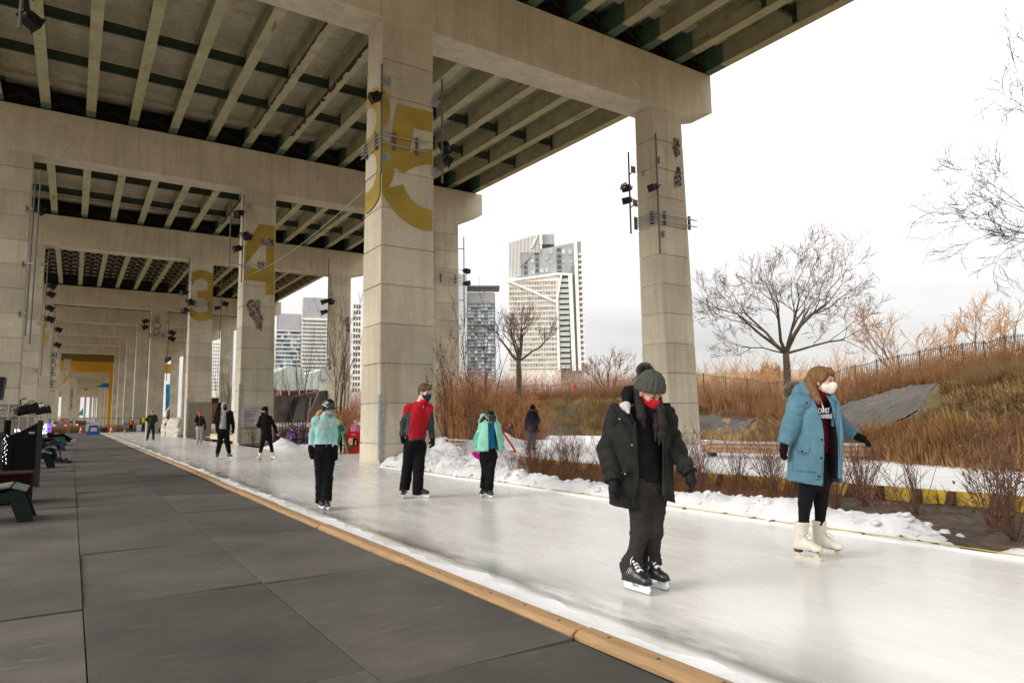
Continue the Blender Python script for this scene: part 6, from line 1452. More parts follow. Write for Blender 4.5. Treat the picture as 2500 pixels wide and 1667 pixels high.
def boots(f, s, dirs, mat, h=.012, Lf=.27):
    for q in 'LR':
        a = f.J['an'+q]; d = np.array([*dirs[q], 0.]); d /= np.linalg.norm(d); b = np.array([a[0], a[1], .045*s])
        F = SDF(*bbox([a, b, b+d*.2], .08), h); F.cone(b-d*.03, b+d*.14*s, .048*s, .040*s, .02); F.cone(b+np.array([0, 0, .02]), (a[0], a[1], max(a[2], .14)), .05*s, .055*s, .03); F.plane((0, 0, .0), (0, 0, -1)); F.build('boot', mat, f.root)
boots(f, 1.0, {'L': (.8, 1), 'R': (-.4, 1)}, fabric('brown_boot_leather', (.08, .035, .015), .7))
# small distant people
def small(foot, label, col, s=1.0, hgt=1.72, hat=(.01, .01, .01), leg=(.012, .012, .015), vest=None, fw=0., lean=0, group='people off the ice', z0=0., boots_=True, arms=None):
    f = Fig(foot, label, group, z0=z0); q = hgt/1.72
    P = lambda x, z, d=0.: np.array([x*q+lean*z, d*q, z*q])
    A = arms or {}
    f.J = dict(head=P(0, 1.60), shL=P(-.17, 1.40), shR=P(.17, 1.40), elL=P(*A.get('elL', (-.24, 1.12))), elR=P(*A.get('elR', (.24, 1.12))), wrL=P(*A.get('wrL', (-.25, .90, -.05))), wrR=P(*A.get('wrR', (.25, .90, -.05))), haL=P(*A.get('haL', (-.25, .76, -.07))), haR=P(*A.get('haR', (.25, .76, -.07))), hip=P(0, .92), knL=P(-.10, .50), knR=P(.10, .50), anL=P(-.11, .12), anR=P(.11, .12))
    Rh = axes(fw, .05); body(f, q, fw, Rh, 'light', .02, headk=q, face=abs(fw) < 1)
    F = SDF(*bbox([f.J['head']], .2), .014); F.ell(f.J['head']+np.array([0, 0, .05]), (.1*q, .11*q, .1*q), .02); F.plane(f.J['head']+np.array([0, 0, .02]), (0, 0, -1)); F.build('hat', fabric('hat_%d_%d' % (hat[0]*999, hat[2]*999), hat), f.root)
    nm = 'coat_%d_%d_%d' % tuple(int(c*999) for c in col)
    mats = [fabric(nm, col)]; mf = None
    if vest: mats.append(fabric('vest_%d' % int(vest[1]*999), vest, .8)); mf = lambda x, y, z: (np.abs(x) < .16*q) & (z > .86*q)
    top(f, q, fw, mats, .80*q, 'jacket', arm=(.07, .062, .05), h=.018, matfn=mf, seed=9)
    trousers(f, q, fw, [fabric('legs_%d_%d' % (leg[0]*999, leg[2]*999), leg)], h=.018); boots(f, q, {'L': (math.sin(fw), -math.cos(fw)), 'R': (math.sin(fw), -math.cos(fw))}, BLACK_F, .018)
    return f
small((319, 1054.6), 'worker in orange vest standing by the blue sign at the rink end', (.06, .06, .06), vest=(.75, .14, .02), hgt=1.7)
small((349, 1054.8), 'worker in yellow-green vest seen from behind beside the table', (.01, .01, .01), vest=(.45, .62, .02), fw=math.pi, hgt=1.9)
small((820, 1086), 'visitor in black hat and beige coat half hidden behind the girl in mint', (.30, .22, .14), hgt=1.65, z0=.0)
ch = small((827, 1106), 'small child in lime hat and teal jacket leaning on the green skating aid', (.02, .16, .14), hgt=1.22, hat=(.30, .45, .02), arms=dict(elR=(.22, 1.05), wrR=(.42, .92, -.05), haR=(.56, .86, -.06)))
small((868, 1100), 'child in pale pink hat peeking out behind the numbered column', (.45, .16, .26), hgt=1.2, hat=(.55, .25, .33))
# seated people on the left
def seated(at, label, col, leg, shoe, hat, hgt=1.7, bag=True):
    f = Fig((10, 1300), label, 'people off the ice'); f.root.location = at; f.root.rotation_euler = (0, 0, math.pi/2); q = hgt/1.72    # faces +x
    P = lambda x, y, z: np.array([x, y, z])*q
    # local frame after the turn: -y is the facing direction (+x in the world)
    f.J = dict(head=P(0, .52, 1.04), shL=P(-.18, .48, .84), shR=P(.18, .48, .84), elL=P(-.24, .22, .64), elR=P(.24, .22, .64), wrL=P(-.10, .0, .66), wrR=P(.10, .0, .66), haL=P(-.03, -.12, .68), haR=P(.03, -.12, .68), hip=P(0, .14, .48), knL=P(-.10, -.40, .62), knR=P(.10, -.38, .56), anL=P(-.10, -.86, .32), anR=P(.10, -.78, .20))
    Rh = axes(0, .5); body(f, q, 0, Rh, 'light', .014, headk=q, handr=.011)
    F = SDF(*bbox([f.J['head']], .2), .012); F.ell(f.J['head']+np.array([0, .0, .05]), (.1, .11, .1), .02); F.plane(f.J['head']+np.array([0, 0, .02]), (0, 0, -1)); F.build('hat', hat, f.root)
    top(f, q, 0, [col], .38, 'jacket', arm=(.075, .066, .052), h=.015, seed=2)
    J = f.J; F = SDF(*bbox([J['hip'], J['knL'], J['knR'], J['anL'], J['anR']], .16), .014)
    F.ell(J['hip'], (.17, .14, .12), .03)
    for s_ in 'LR': F.cone(J['hip']+np.array([(-.08 if s_ == 'L' else .08), 0, 0]), J['kn'+s_], .095, .075, .04); F.cone(J['kn'+s_], J['an'+s_], .075, .06, .02)
    F.shift(fold(10, .008, 4)); F.build('trousers', leg, f.root)
    for s_ in 'LR':
        a = J['an'+s_]; F = SDF(*bbox([a], .26), .012); F.cone(a, a+np.array([0, -.04, -.06]), .055, .05, .02); F.cone(a+np.array([0, -.02, -.08]), a+np.array([0, -.20, -.02]), .045, .035, .03); F.build('shoe', shoe, f.root)
    return f
# ================================================================ vegetation
def at(u, dist, z=None):
    r = ray(u, 950); h = np.array([r[0], r[1]]); h /= np.linalg.norm(h); p = h*dist
    zz = float(terr2(np.array(p[0]), np.array(p[1]))) if z is None else z
    return np.array([p[0], p[1], zz])
def grow(segs, p, d, L, r, lev, R, spread=.6, up=.12, nchild=3, rmin=.006, ratio=.66, bend=.16, cont=True):
    n = 4 if lev > 0 else 3; q = p.copy(); st = L/n; d = d/np.linalg.norm(d)
    for i in range(n):
        r1 = max(rmin, r*(1-.16)); d = d+np.array([R.gauss(0, bend), R.gauss(0, bend), R.gauss(0, bend)+up*.5]); d /= np.linalg.norm(d)
        q2 = q+d*st; segs.append((q, q2, r, r1, lev)); q = q2; r = r1
        if lev > 0 and i >= (1 if lev > 1 else 0):
            for c in range(nchild if i > 1 else max(1, nchild-1)):
                if R.random() < .86:
                    a = R.uniform(0, 2*math.pi); t = R.uniform(.45, 1.0)*spread*1.25
                    o = np.cross(d, [0.3, .2, 1]); o /= np.linalg.norm(o)+1e-6; w = np.cross(d, o)
                    nd = d*math.cos(t)+(o*math.cos(a)+w*math.sin(a))*math.sin(t); nd[2] += up
                    grow(segs, q.copy(), nd, L*ratio*R.uniform(.65, 1.1), max(rmin, r*.55), lev-1, R, spread, up, nchild, rmin, ratio, bend*1.15)
    return segs
BARK = M('grey_brown_bark', (.085, .062, .045), .9, .35, 8, .8, 25, col2=(.17, .13, .095))
TWIG = M('brown_twigs', (.19, .115, .08), .9, .3, 6, 0); TWIG_R = M('russet_twigs', (.22, .12, .07), .9, .3, 6, 0); TWIG_P = M('pinkish_far_twigs', (.42, .27, .20), .95, .25, 1, 0); TWIG_O = M('ochre_far_twigs', (.46, .27, .13), .95, .25, 1, 0); TWIG_D = M('dark_twigs', (.030, .024, .020), .9, .3, 6, 0)
def tree(base, h, trunk_h, r0, limbs, seed, label, lev=3, twig=TWIG, bark=BARK, spread=.55, up=.12, rmin=.01, nchild=2, group='bare trees beyond the slope', lean=(0, 0), name='bare_tree', ratio=.66):
    R = random.Random(seed); root = empty(name, tuple(base), 0, label, 'tree', group); b = np.zeros(3); top_ = np.array([lean[0], lean[1], trunk_h])
    mb = MB(); n = 7; pts = [tuple(b+(top_-b)*t+np.array([R.gauss(0, .02)*h*.1, R.gauss(0, .02)*h*.1, 0])*(0 < t < 1)) for t in np.linspace(-.03, 1, n)]
    mb.tube(pts, [r0*(1.35 if i == 0 else 1-.3*i/(n-1)) for i in range(n)], 9)
    mb.build('trunk', bark, root, True)
    segs = []
    for (dx, dy, dz, L, rr) in limbs: grow(segs, np.array(pts[-1])-np.array([0, 0, .05]), np.array([dx, dy, dz], float), L*h, r0*rr, lev, R, spread, up, nchild, rmin, ratio)
    big = [s for s in segs if s[4] >= lev-1]; sm_ = [s for s in segs if s[4] < lev-1]
    for nm, ss, nn, mt in (('limb', big, 5, bark), ('crown', sm_, 3, twig)):
        if not ss: continue
        o = segs_mesh(nm, [s[0] for s in ss], [s[1] for s in ss], [s[2] for s in ss], [s[3] for s in ss], nn, mt, root)
        if nm == 'crown': o['kind'] = 'stuff'
    return root, len(segs)
# view-right unit vector, so limbs can be described as the photo shows them
VR = np.array([ray(1900, 950)[1], -ray(1900, 950)[0], 0.]); VR /= np.linalg.norm(VR); VF = np.array([ray(1900, 950)[0], ray(1900, 950)[1], 0.]); VF /= np.linalg.norm(VF)
def Lb(x, z, L, r, y=0.): v = VR*x+VF*y+np.array([0, 0, z]); return (v[0], v[1], v[2], L, r)
b = at(1924, 45)
tree(b, 10.4, 2.9, .27, [Lb(-1, .42, .36, .46), Lb(-.8, .85, .36, .44, .3), Lb(-.38, 1, .35, .46, -.4), Lb(.06, 1, .38, .60), Lb(.3, 1, .33, .44, .5), Lb(.6, .95, .31, .40, -.3), Lb(1, .36, .35, .34), Lb(.0, 1, .34, .38, -.6), Lb(-1, .12, .30, .22, .2)], 11, 'big spreading bare tree on top of the slope behind the woman in blue', 4, spread=.56, up=.09, rmin=.0085, nchild=2, ratio=.66)
b = at(1267, 47)
tree(b, 6.5, 3.2, .24, [Lb(-1, .75, .31, .5), Lb(-.6, 1, .34, .55, .3), Lb(.1, 1, .31, .6), Lb(.65, .9, .30, .5, -.3), Lb(1, .5, .34, .4), Lb(.0, 1, .3, .4, .6)], 5, 'bare tree with thick trunk before the tall white tower', 3, spread=.5, rmin=.011, nchild=2, ratio=.68)
b = at(1487, 66)
tree(b, 5.6, 1.2, .16, [Lb(-.9, .6, .4, .5), Lb(-.5, 1, .42, .5), Lb(0, 1, .46, .6), Lb(.5, 1, .4, .5), Lb(.9, .6, .4, .5)], 8, 'small rounded bare tree left of the pompom hat', 3, TWIG_R, spread=.5, rmin=.014, ratio=.7)
b = at(2216, 75)
tree(b, 9.5, 1.2, .26, [Lb(-1, .8, .42, .5), Lb(-.5, 1, .45, .5), Lb(0, 1, .5, .6), Lb(.5, 1, .42, .5), Lb(1, .8, .4, .5)], 18, 'pale bare tree behind the fence, right of the big tree', 3, TWIG_O, M('pale_bark', (.2, .14, .09)), spread=.5, rmin=.018, ratio=.68)
b = at(2385, 70)
tree(b, 7.6, 2.0, .18, [Lb(-.6, 1, .4, .5), Lb(0, 1, .5, .6), Lb(.6, 1, .42, .5), Lb(1, .7, .36, .4)], 28, 'upright bare tree behind the fence near the right edge', 3, TWIG_O, M('pale_bark', (.2, .14, .09)), spread=.5, rmin=.018, ratio=.66)
b = at(2475, 60)
tree(b, 6.4, 1.8, .17, [Lb(-.7, 1, .42, .5), Lb(0, 1, .5, .6), Lb(.6, 1, .42, .5)], 38, 'bare tree behind the fence at the very right edge', 3, TWIG_O, M('pale_bark', (.2, .14, .09)), spread=.5, rmin=.016, ratio=.68)
for u, d, h, sd, lb in ((1877, 95, 7.2, 2, 'narrow upright poplar left of the big tree trunk'), (1893, 96, 6.4, 3, 'second narrow poplar against the big tree trunk'), (1865, 97, 6.0, 4, 'low narrow poplar leftmost of the three poplars')):
    b = at(u, d); tree(b, h, .8, .12, [Lb(.15*math.cos(a), 1, .38, .6, .15*math.sin(a)) for a in np.linspace(0, 5.2, 6)], sd, lb, 3, M('golden_far_twigs', (.30, .13, .04), .95, .3, 1, 0), spread=.22, up=.4, rmin=.02, ratio=.62)
b = at(1768, 110); tree(b, 6.5, 1.0, .15, [Lb(math.cos(a), 1, .4, .5, math.sin(a)) for a in np.linspace(0, 5.2, 6)], 6, 'small round far tree above the slope, right of the free column', 3, TWIG_P, spread=.45, rmin=.022)
# the tree whose branches reach in from the right
b = at(3020, 28); VR2 = VR
tree(b, 11, 3.0, .30, [Lb(-1, .26, .37, .22), Lb(-1, .42, .35, .2, .2), Lb(-1, .78, .38, .22, -.2), Lb(.3, 1, .4, .6), Lb(.8, 1, .4, .5)], 21, 'dark bare tree reaching in from outside the right edge', 4, TWIG_D, TWIG_D, spread=.48, up=.06, rmin=.006, nchild=2, ratio=.62, group='bare trees beyond the slope')

def thicket(name, bases, H, ns, mat, spread=.45, r=.006, side=5, seed=0, leafmat=None, leafn=0, leafs=.05, tag_=True, parent=None, curve=.2, sl=.4):
    """fans of stems with side twigs; bases (N,3)"""
    g_ = np.random.default_rng(seed); B = np.repeat(np.asarray(bases, float), ns, 0); N = len(B); Hh = np.repeat(np.broadcast_to(H, (len(bases),)), ns)*g_.uniform(.55, 1.05, N)
    az = g_.uniform(0, 2*np.pi, N); t = np.abs(g_.normal(0, spread*.6, N)); d = np.stack([np.cos(az)*np.sin(t), np.sin(az)*np.sin(t), np.cos(t)], 1)
    B = B+np.stack([np.cos(az), np.sin(az), 0*az], 1)*g_.uniform(0, .06, N)[:, None]*np.maximum(Hh, .6)[:, None]
    bd = g_.normal(0, curve, (N, 3)); k1 = B+d*Hh[:, None]*.35; d2 = d+bd*.5; k2 = k1+d2*Hh[:, None]*.35; d3 = d2+bd*.5+[0, 0, .1]; k3 = k2+d3*Hh[:, None]*.32
    P0 = [B, k1, k2]; P1 = [k1, k2, k3]; R0 = [np.full(N, r), np.full(N, r*.8), np.full(N, r*.6)]; R1 = [np.full(N, r*.8), np.full(N, r*.6), np.full(N, r*.3)]
    tips = [k3]
    for s in range(side):
        f_ = g_.uniform(.25, .95, N)[:, None]; st = np.where(f_ < .5, k1+(k2-k1)*(f_-.25)*4, k2+(k3-k2)*(f_-.5)*2)
        a2 = g_.uniform(0, 2*np.pi, N); sd_ = d*.75+np.stack([np.cos(a2), np.sin(a2), 0*a2], 1)*.6; e = st+sd_*(Hh*g_.uniform(.12, sl, N))[:, None]
        P0.append(st); P1.append(e); R0.append(np.full(N, r*.55)); R1.append(np.full(N, r*.25)); tips.append(e); tips.append((st+e)/2)
    o = segs_mesh(name, np.concatenate(P0), np.concatenate(P1), np.concatenate(R0), np.concatenate(R1), 3, mat, parent)
    if leafn:
        T = np.concatenate(tips); idx = g_.integers(0, len(T), leafn*len(bases)); C_ = T[idx]+g_.normal(0, .02, (len(idx), 3))
        u_ = g_.normal(size=(len(C_), 3)); u_ /= np.linalg.norm(u_, axis=1, keepdims=True); v_ = np.cross(u_, g_.normal(size=(len(C_), 3))); v_ /= np.linalg.norm(v_, axis=1, keepdims=True)
        s_ = (leafs*g_.uniform(.5, 1.2, len(C_)))[:, None]
        V = np.stack([C_-u_*s_, C_+v_*s_*.5, C_+u_*s_, C_-v_*s_*.5], 1).reshape(-1, 3); Fq = np.arange(len(V)).reshape(-1, 4)
        lo = npmesh('leaves', V, Fq, leafmat, parent if parent is not None else o); lo['kind'] = 'stuff'
        if parent is None: pass
    return o
OSIER = M('red_osier_stems', (.14, .045, .035), .75, .35, 12, 0, col2=(.20, .085, .06)); BROWNST = M('brown_stems', (.12, .06, .035), .85, .35, 12, 0)
DLEAF = M('curled_brown_leaves', (.115, .060, .015), .85, .45, 20, 0); OLEAF = M('orange_brown_leaves', (.36, .125, .028), .85, .35, 3, 0, col2=(.42, .18, .05)); TAN = M('tan_dry_stems', (.34, .20, .085), .9, .35, 4, 0, col2=(.45, .29, .13)); RUST = M('rust_dry_stems', (.42, .22, .10), .9, .35, 2, 0)
# red osier shrubs of the planting bed
SH = [(8.25, 3.15, .75, 'dense brown osier shrub in bare soil by the wide gap in the snow bank', 1), (8.9, 3.6, .8, 'osier shrub with curled leaves standing left of the bare soil patch', 1), (9.6, 2.7, .75, 'osier shrub with hanging leaves at the right edge of the bed', 1), (9.2, 4.6, .7, 'osier shrub right of the blue parka', 0), (8.0, 4.35, .5, 'red twigs poking through the snow beside the blue parka legs', 0),
      (9.6, 5.5, .75, 'osier shrub behind the blue parka', 0), (9.0, 6.5, .8, 'osier shrub between the two nearest women', 0), (9.8, 7.2, .8, 'tall osier shrub by the yellow board between the women', 0), (8.6, 7.7, .7, 'thin osier shrub just right of the dark parka', 0), (9.7, 8.6, .8, 'osier shrub behind the dark parka sleeve', 0),
      (9.3, 9.6, .85, 'osier shrub left of the pompom woman', 0), (8.5, 10.2, .5, 'low osier twigs on the snow mound', 0), (9.9, 10.8, .85, 'osier shrub by the yellow board left of the pompom woman', 0), (8.9, 11.6, .8, 'osier shrub in the middle of the dark bed', 0), (9.8, 12.4, .8, 'osier shrub before the snowy path', 0), (9.3, 13.4, .9, 'osier shrub below the navy parka walker', 0), (8.2, 12.6, .55, 'small osier twigs in the bank edge', 0), (9.9, 14.4, .8, 'osier shrub near the snow heap and red triangle', 0), (8.3, 14.9, .5, 'small osier twigs beside the mint puffer child', 0), (7.75, 6.2, .3, 'few red twigs by the ice edge', 0), (7.8, 9.1, .35, 'few twigs in the snow at the ice edge', 0), (10.1, 3.9, .9, 'tall thin osier against the snowy path at right', 1), (8.7, 1.9, .8, 'osier shrub close to the right edge of the view', 1), (9.5, 1.6, .8, 'osier shrub in the bottom right of the bed', 1),
      (10.2, 5.9, .7, 'osier shrub against the yellow board right of the bench end', 0), (10.2, 8.2, .75, 'osier shrub against the yellow board under the bench middle', 0), (10.2, 9.7, .7, 'osier shrub touching the board left of the dark parka', 0), (10.1, 11.7, .75, 'osier shrub touching the board before the open snow', 0), (10.1, 13.2, .7, 'osier shrub touching the board near its dark braces', 0), (9.3, 8.9, .7, 'slim osier shrub hidden behind the parka hem', 0), (9.0, 12.5, .7, 'osier shrub at the left part of the dark bed', 0), (8.9, 5.5, .65, 'osier shrub right behind the snow ridge between the women', 0), (10.2, 2.9, .75, 'osier shrub against the board at the far right', 1)]
for i, (x, y, h, lb, lf) in enumerate(SH):
    root = empty('dogwood_shrub', (x, y, -.06), 0, lb, 'shrub', 'red osier shrubs in the planting bed')
    st = thicket('stems', [(0, 0, 0)], h*1.35, 30 if h > .6 else 10, OSIER if i % 3 else BROWNST, .66, .0056, 5, 40+i, DLEAF if lf else None, 60 if lf else 0, .035, parent=root, sl=.42); st['kind'] = 'stuff'
    if not lf:
        pass
g_ = np.random.default_rng(5); n = 620
X = g_.uniform(8.0, 10.6, n); Y = g_.uniform(6, 15.5, n); keep = bank(X, Y) < .02; X, Y = X[keep], Y[keep]
tag(thicket('bed_undergrowth', np.stack([X, Y, np.full(len(X), -.08)], 1), .34, 5, M('rusty_undergrowth', (.16, .062, .018), .9, .4, 3, 0), .7, .004, 3, 77), kind='stuff')
X = g_.uniform(9.9, 10.6, 150); Y = g_.uniform(1, 16, 150)
tag(thicket('bed_undergrowth', np.stack([X, Y, np.full(150, -.08)], 1), .30, 5, M('dark_undergrowth', (.10, .045, .018), .9, .4, 3, 0), .7, .004, 3, 78), kind='stuff')
# branches and litter on the near soil
mb = MB(); r = random.Random(8)
for i in range(220):
    x = r.uniform(8.2, 10.5); y = r.uniform(1.5, 6); a = r.uniform(0, 6.3); l = r.uniform(.05, .28)
    mb.tube([(x, y, -.02), (x+l*.5*math.cos(a), y+l*.5*math.sin(a), .0), (x+l*math.cos(a+.3), y+l*math.sin(a+.3), -.01)], .003+.003*r.random(), 3)
tag(mb.build('fallen_twigs', M('pale_twig', (.12, .075, .045), .9, .4)), kind='stuff')
# multi-stem shrub beside the nearest column, young trees further back
def multistem(base, h, n, seed, label, mat, leafm=None, leafn=0, spread=.30, r=.022, group='young leafless trees near the ice'):
    root = empty('multi_stem_shrub', tuple(base), 0, label, 'shrub', group); R = random.Random(seed); segs = []
    for i in range(n):
        a = R.uniform(0, 6.28); t = R.uniform(.05, spread); grow(segs, np.array([math.cos(a)*.08, math.sin(a)*.08, 0]), np.array([math.cos(a)*math.sin(t), math.sin(a)*math.sin(t), math.cos(t)]), h*R.uniform(.62, 1.0), r*R.uniform(.6, 1), 2, R, .5, .18, 2, .004, .34, .08)
    o = segs_mesh('stems', [s[0] for s in segs], [s[1] for s in segs], [s[2] for s in segs], [s[3] for s in segs], 4, mat, root); o['kind'] = 'stuff'
    if leafn:
        g2 = np.random.default_rng(seed); T = np.array([s[1] for s in segs if s[4] == 0]); C_ = T[g2.integers(0, len(T), leafn)]+g2.normal(0, .03, (leafn, 3)); u_ = g2.normal(size=(leafn, 3)); u_ /= np.linalg.norm(u_, axis=1, keepdims=True); v_ = np.cross(u_, g2.normal(size=(leafn, 3))); v_ /= np.linalg.norm(v_, axis=1, keepdims=True); s_ = g2.uniform(.012, .028, (leafn, 1))
        V = np.stack([C_-u_*s_, C_+v_*s_*.6, C_+u_*s_, C_-v_*s_*.6], 1).reshape(-1, 3); lo = npmesh('leaves', V, np.arange(len(V)).reshape(-1, 4), leafm, root); lo['kind'] = 'stuff'
RL = M('dull_red_leaves', (.22, .06, .03), .85, .4, 9, 0)
multistem((9.75, 16.6, .2), 3.6, 8, 3, 'multi-stem shrub with small red leaves right of the numbered column', BROWNST, RL, 900)
multistem((9.45, 17.9, .2), 3.2, 6, 13, 'second multi-stem shrub close against the numbered column', BROWNST, RL, 500)
multistem((11.2, 33.5, 0), 6.0, 7, 23, 'tall clump of thin young stems left of the numbered column', M('dark_stem', (.07, .045, .03)), OLEAF, 1600, .16, .035)
multistem((12.2, 35.5, 0), 5.4, 6, 24, 'second tall clump of young stems with orange leaves', M('dark_stem', (.07, .045, .03)), OLEAF, 1400, .16, .03)
for i, (x, y, h) in enumerate(((10.0, 36.5, 5.6), (10.9, 38.0, 5.0), (11.6, 40.5, 5.6), (9.7, 41.5, 4.6))):
    multistem((x, y, 0), h, 2, 60+i, ['slender sapling nearest the column with the gold 4', 'slender sapling, second right of the column with the gold 4', 'slender sapling, third right of the column with the gold 4', 'short slender sapling behind the woman in black'][i], M('dark_stem', (.07, .045, .03)), RL, 60, .08, .03)
multistem((13.2, 74, 0), 7, 5, 71, 'bare clump seen between the third pier columns', M('dark_stem', (.07, .045, .03)), None, 0, .25, .05)
# orange hedge of beech-like shrubs across the path
def scatter(n, u0, u1, d0, d1, seed, zoff=0): 
    g2 = np.random.default_rng(seed); return np.array([at(u, d)+[0, 0, zoff] for u, d in zip(g2.uniform(u0, u1, n), g2.uniform(d0, d1, n))])
tag(thicket('orange_hedge', scatter(110, 1085, 1300, 31.5, 41, 1), 2.2, 6, RUST, .4, .012, 6, 1, OLEAF, 120, .055), kind='stuff')
tag(thicket('orange_hedge', scatter(46, 1085, 1190, 32, 36, 11), 3.0, 5, RUST, .3, .014, 6, 11, OLEAF, 130, .055), kind='stuff')
tag(thicket('rust_hedge', scatter(90, 1240, 1330, 33, 37, 2), 1.5, 7, RUST, .5, .012, 5, 2, OLEAF, 20, .05), kind='stuff')
tag(thicket('brown_hedge', scatter(110, 600, 850, 37, 47, 3), 1.0, 7, M('dull_brown_stems', (.10, .05, .022), .9, .4, 3, 0), .5, .012, 5, 3, RL, 12, .05), kind='stuff')
tag(thicket('brown_hedge', scatter(50, 790, 860, 32, 42, 13), 1.7, 7, RUST, .4, .012, 5, 13, OLEAF, 90, .05), kind='stuff')
# far wood seen as one pinkish mass
tag(thicket('far_wood', scatter(620, 1060, 1560, 72, 130, 4), np.random.default_rng(1).uniform(2.2, 5.2, 620), 8, TWIG_P, .45, .03, 7, 4), kind='stuff')
tag(thicket('far_wood', scatter(160, 690, 1060, 90, 130, 14), np.random.default_rng(1).uniform(3, 6.5, 160), 8, TWIG_P, .45, .035, 7, 14), kind='stuff')
tag(thicket('far_wood', scatter(460, 1640, 2560, 64, 120, 5), np.random.default_rng(2).uniform(2.0, 5.0, 460), 8, TWIG_O, .45, .03, 7, 5), kind='stuff')
tag(thicket('far_wood', scatter(200, 2250, 2600, 52, 80, 15), np.random.default_rng(2).uniform(1.6, 3.8, 200), 8, TWIG_O, .45, .03, 7, 15), kind='stuff')
# tall russet grass and brush along the fence
def crestd(u): return np.interp(u, [1060, 1300, 1450, 1600, 1800, 2050, 2300, 2560], [47, 46, 43, 39, 36, 33.5, 30.5, 28.5])
def crest_scatter(n, u0, u1, dd0, dd1, seed):
    g2 = np.random.default_rng(seed); U = g2.uniform(u0, u1, n); D = crestd(U)+g2.uniform(dd0, dd1, n); return np.array([at(u, d) for u, d in zip(U, D)])
tag(thicket('tall_grass', crest_scatter(2200, 1600, 2600, .2, 4.5, 6), np.random.default_rng(3).uniform(.35, 1.25, 2200), 4, RUST, .28, .010, 2, 6, sl=.2), kind='stuff')
tag(thicket('tall_grass', crest_scatter(900, 1200, 1620, .0, 5, 7), np.random.default_rng(3).uniform(.5, 1.3, 900), 7, M('russet_brush', (.30, .15, .06), .9, .3, 2, 0), .35, .010, 2, 7, sl=.25), kind='stuff')
tag(thicket('tall_grass', crest_scatter(400, 2350, 2600, -3, 3, 17), np.random.default_rng(3).uniform(.25, .7, 400), 8, TAN, .35, .008, 2, 17, sl=.2), kind='stuff')
# dry grass on the slope: leaning blades in tufts
def slope_grass(n, seed, mat, fy=(-2, 46), dd=(.1, 1.0), hh=(.18, .5), lean=.9, w=.012, name='slope_grass', mask=None):
    g2 = np.random.default_rng(seed); Y = g2.uniform(*fy, n); wd = np.interp(Y, [-10, 12, 40], [12, 12, 11])
    D = g2.uniform(*dd, n)*wd; X = foot_x(Y)+D
    if mask is not None: kx = mask(X, Y, D); X, Y, D = X[kx], Y[kx], D[kx]
    n = len(X); Z = terr2(X, Y); cl = fbm(X*.9, Y*.9, 0, seed, 3)
    H = g2.uniform(*hh, n)*(1+.6*cl); az = np.pi+g2.normal(0, .9, n)+cl; ln = np.clip(g2.normal(lean, .35, n)+.5*cl, .05, 1.45)
    d = np.stack([np.cos(az)*np.sin(ln), np.sin(az)*np.sin(ln)-.0, np.cos(ln)], 1); B = np.stack([X, Y, Z-.02], 1)
    sdv = np.stack([-np.sin(az), np.cos(az), 0*az], 1)*(w*g2.uniform(.6, 1.6, n))[:, None]; M_ = B+d*H[:, None]*.55+[0, 0, .02]; T = B+d*H[:, None]-np.stack([0*H, 0*H, H*.12], 1)
    V = np.stack([B-sdv, B+sdv, M_+sdv*.7, M_-sdv*.7, T], 1).reshape(-1, 3); I = np.arange(n)[:, None]*5
    Fq = np.concatenate([I+[0, 1, 2, 3], I+[3, 2, 4, 4]]); Ft = np.concatenate([I+[0, 1, 2], I+[0, 2, 3], I+[3, 2, 4]])
    return tag(npmesh(name, V, Ft, mat), kind='stuff')
TARPS = [(1600, 1850, 30.5, 37.0), (1990, 2300, 24.6, 31.5), (1330, 1430, 39.5, 44)]
GR1 = M('straw_grass', (.46, .30, .135), .9, .5, .9, 0, coord='World', col2=(.58, .42, .20)); GR2 = M('brown_grass', (.26, .15, .06), .9, .45, .9, 0, coord='World', col2=(.40, .25, .10)); GR3 = M('olive_moss_grass', (.17, .17, .05), .9, .4, .9, 0, coord='World')
def notarp(X, Y, D):
    u = np.array([_u(x, y) for x, y in zip(X, Y)]); d = np.hypot(X, Y); kx = np.ones(len(X), bool)
    for a, b, c, e in TARPS: kx &= ~((u > a) & (u < b) & (d > c) & (d < e))
    return kx
def _u(x, y):
    c = RW.T @ (np.array([x, y, 1.5])-CAM); return CX-F_PX*c[0]/c[2]
slope_grass(60000, 1, GR1, mask=notarp); slope_grass(42000, 2, GR2, dd=(0, .95), mask=notarp); slope_grass(9000, 3, GR3, dd=(.35, 1.0), hh=(.1, .25), mask=notarp)
slope_grass(20000, 4, M('rust_grass', (.33, .17, .06), .9, .4, .9, 0, coord='World'), fy=(-2, 16), dd=(-.03, .28), hh=(.25, .7), lean=.6, w=.011)
slope_grass(9000, 14, GR1, fy=(-2, 16), dd=(-.02, .3), hh=(.25, .6), lean=.8)
slope_grass(9000, 5, GR1, fy=(12, 40), dd=(-.02, .12), hh=(.3, .7), lean=.4, w=.010)
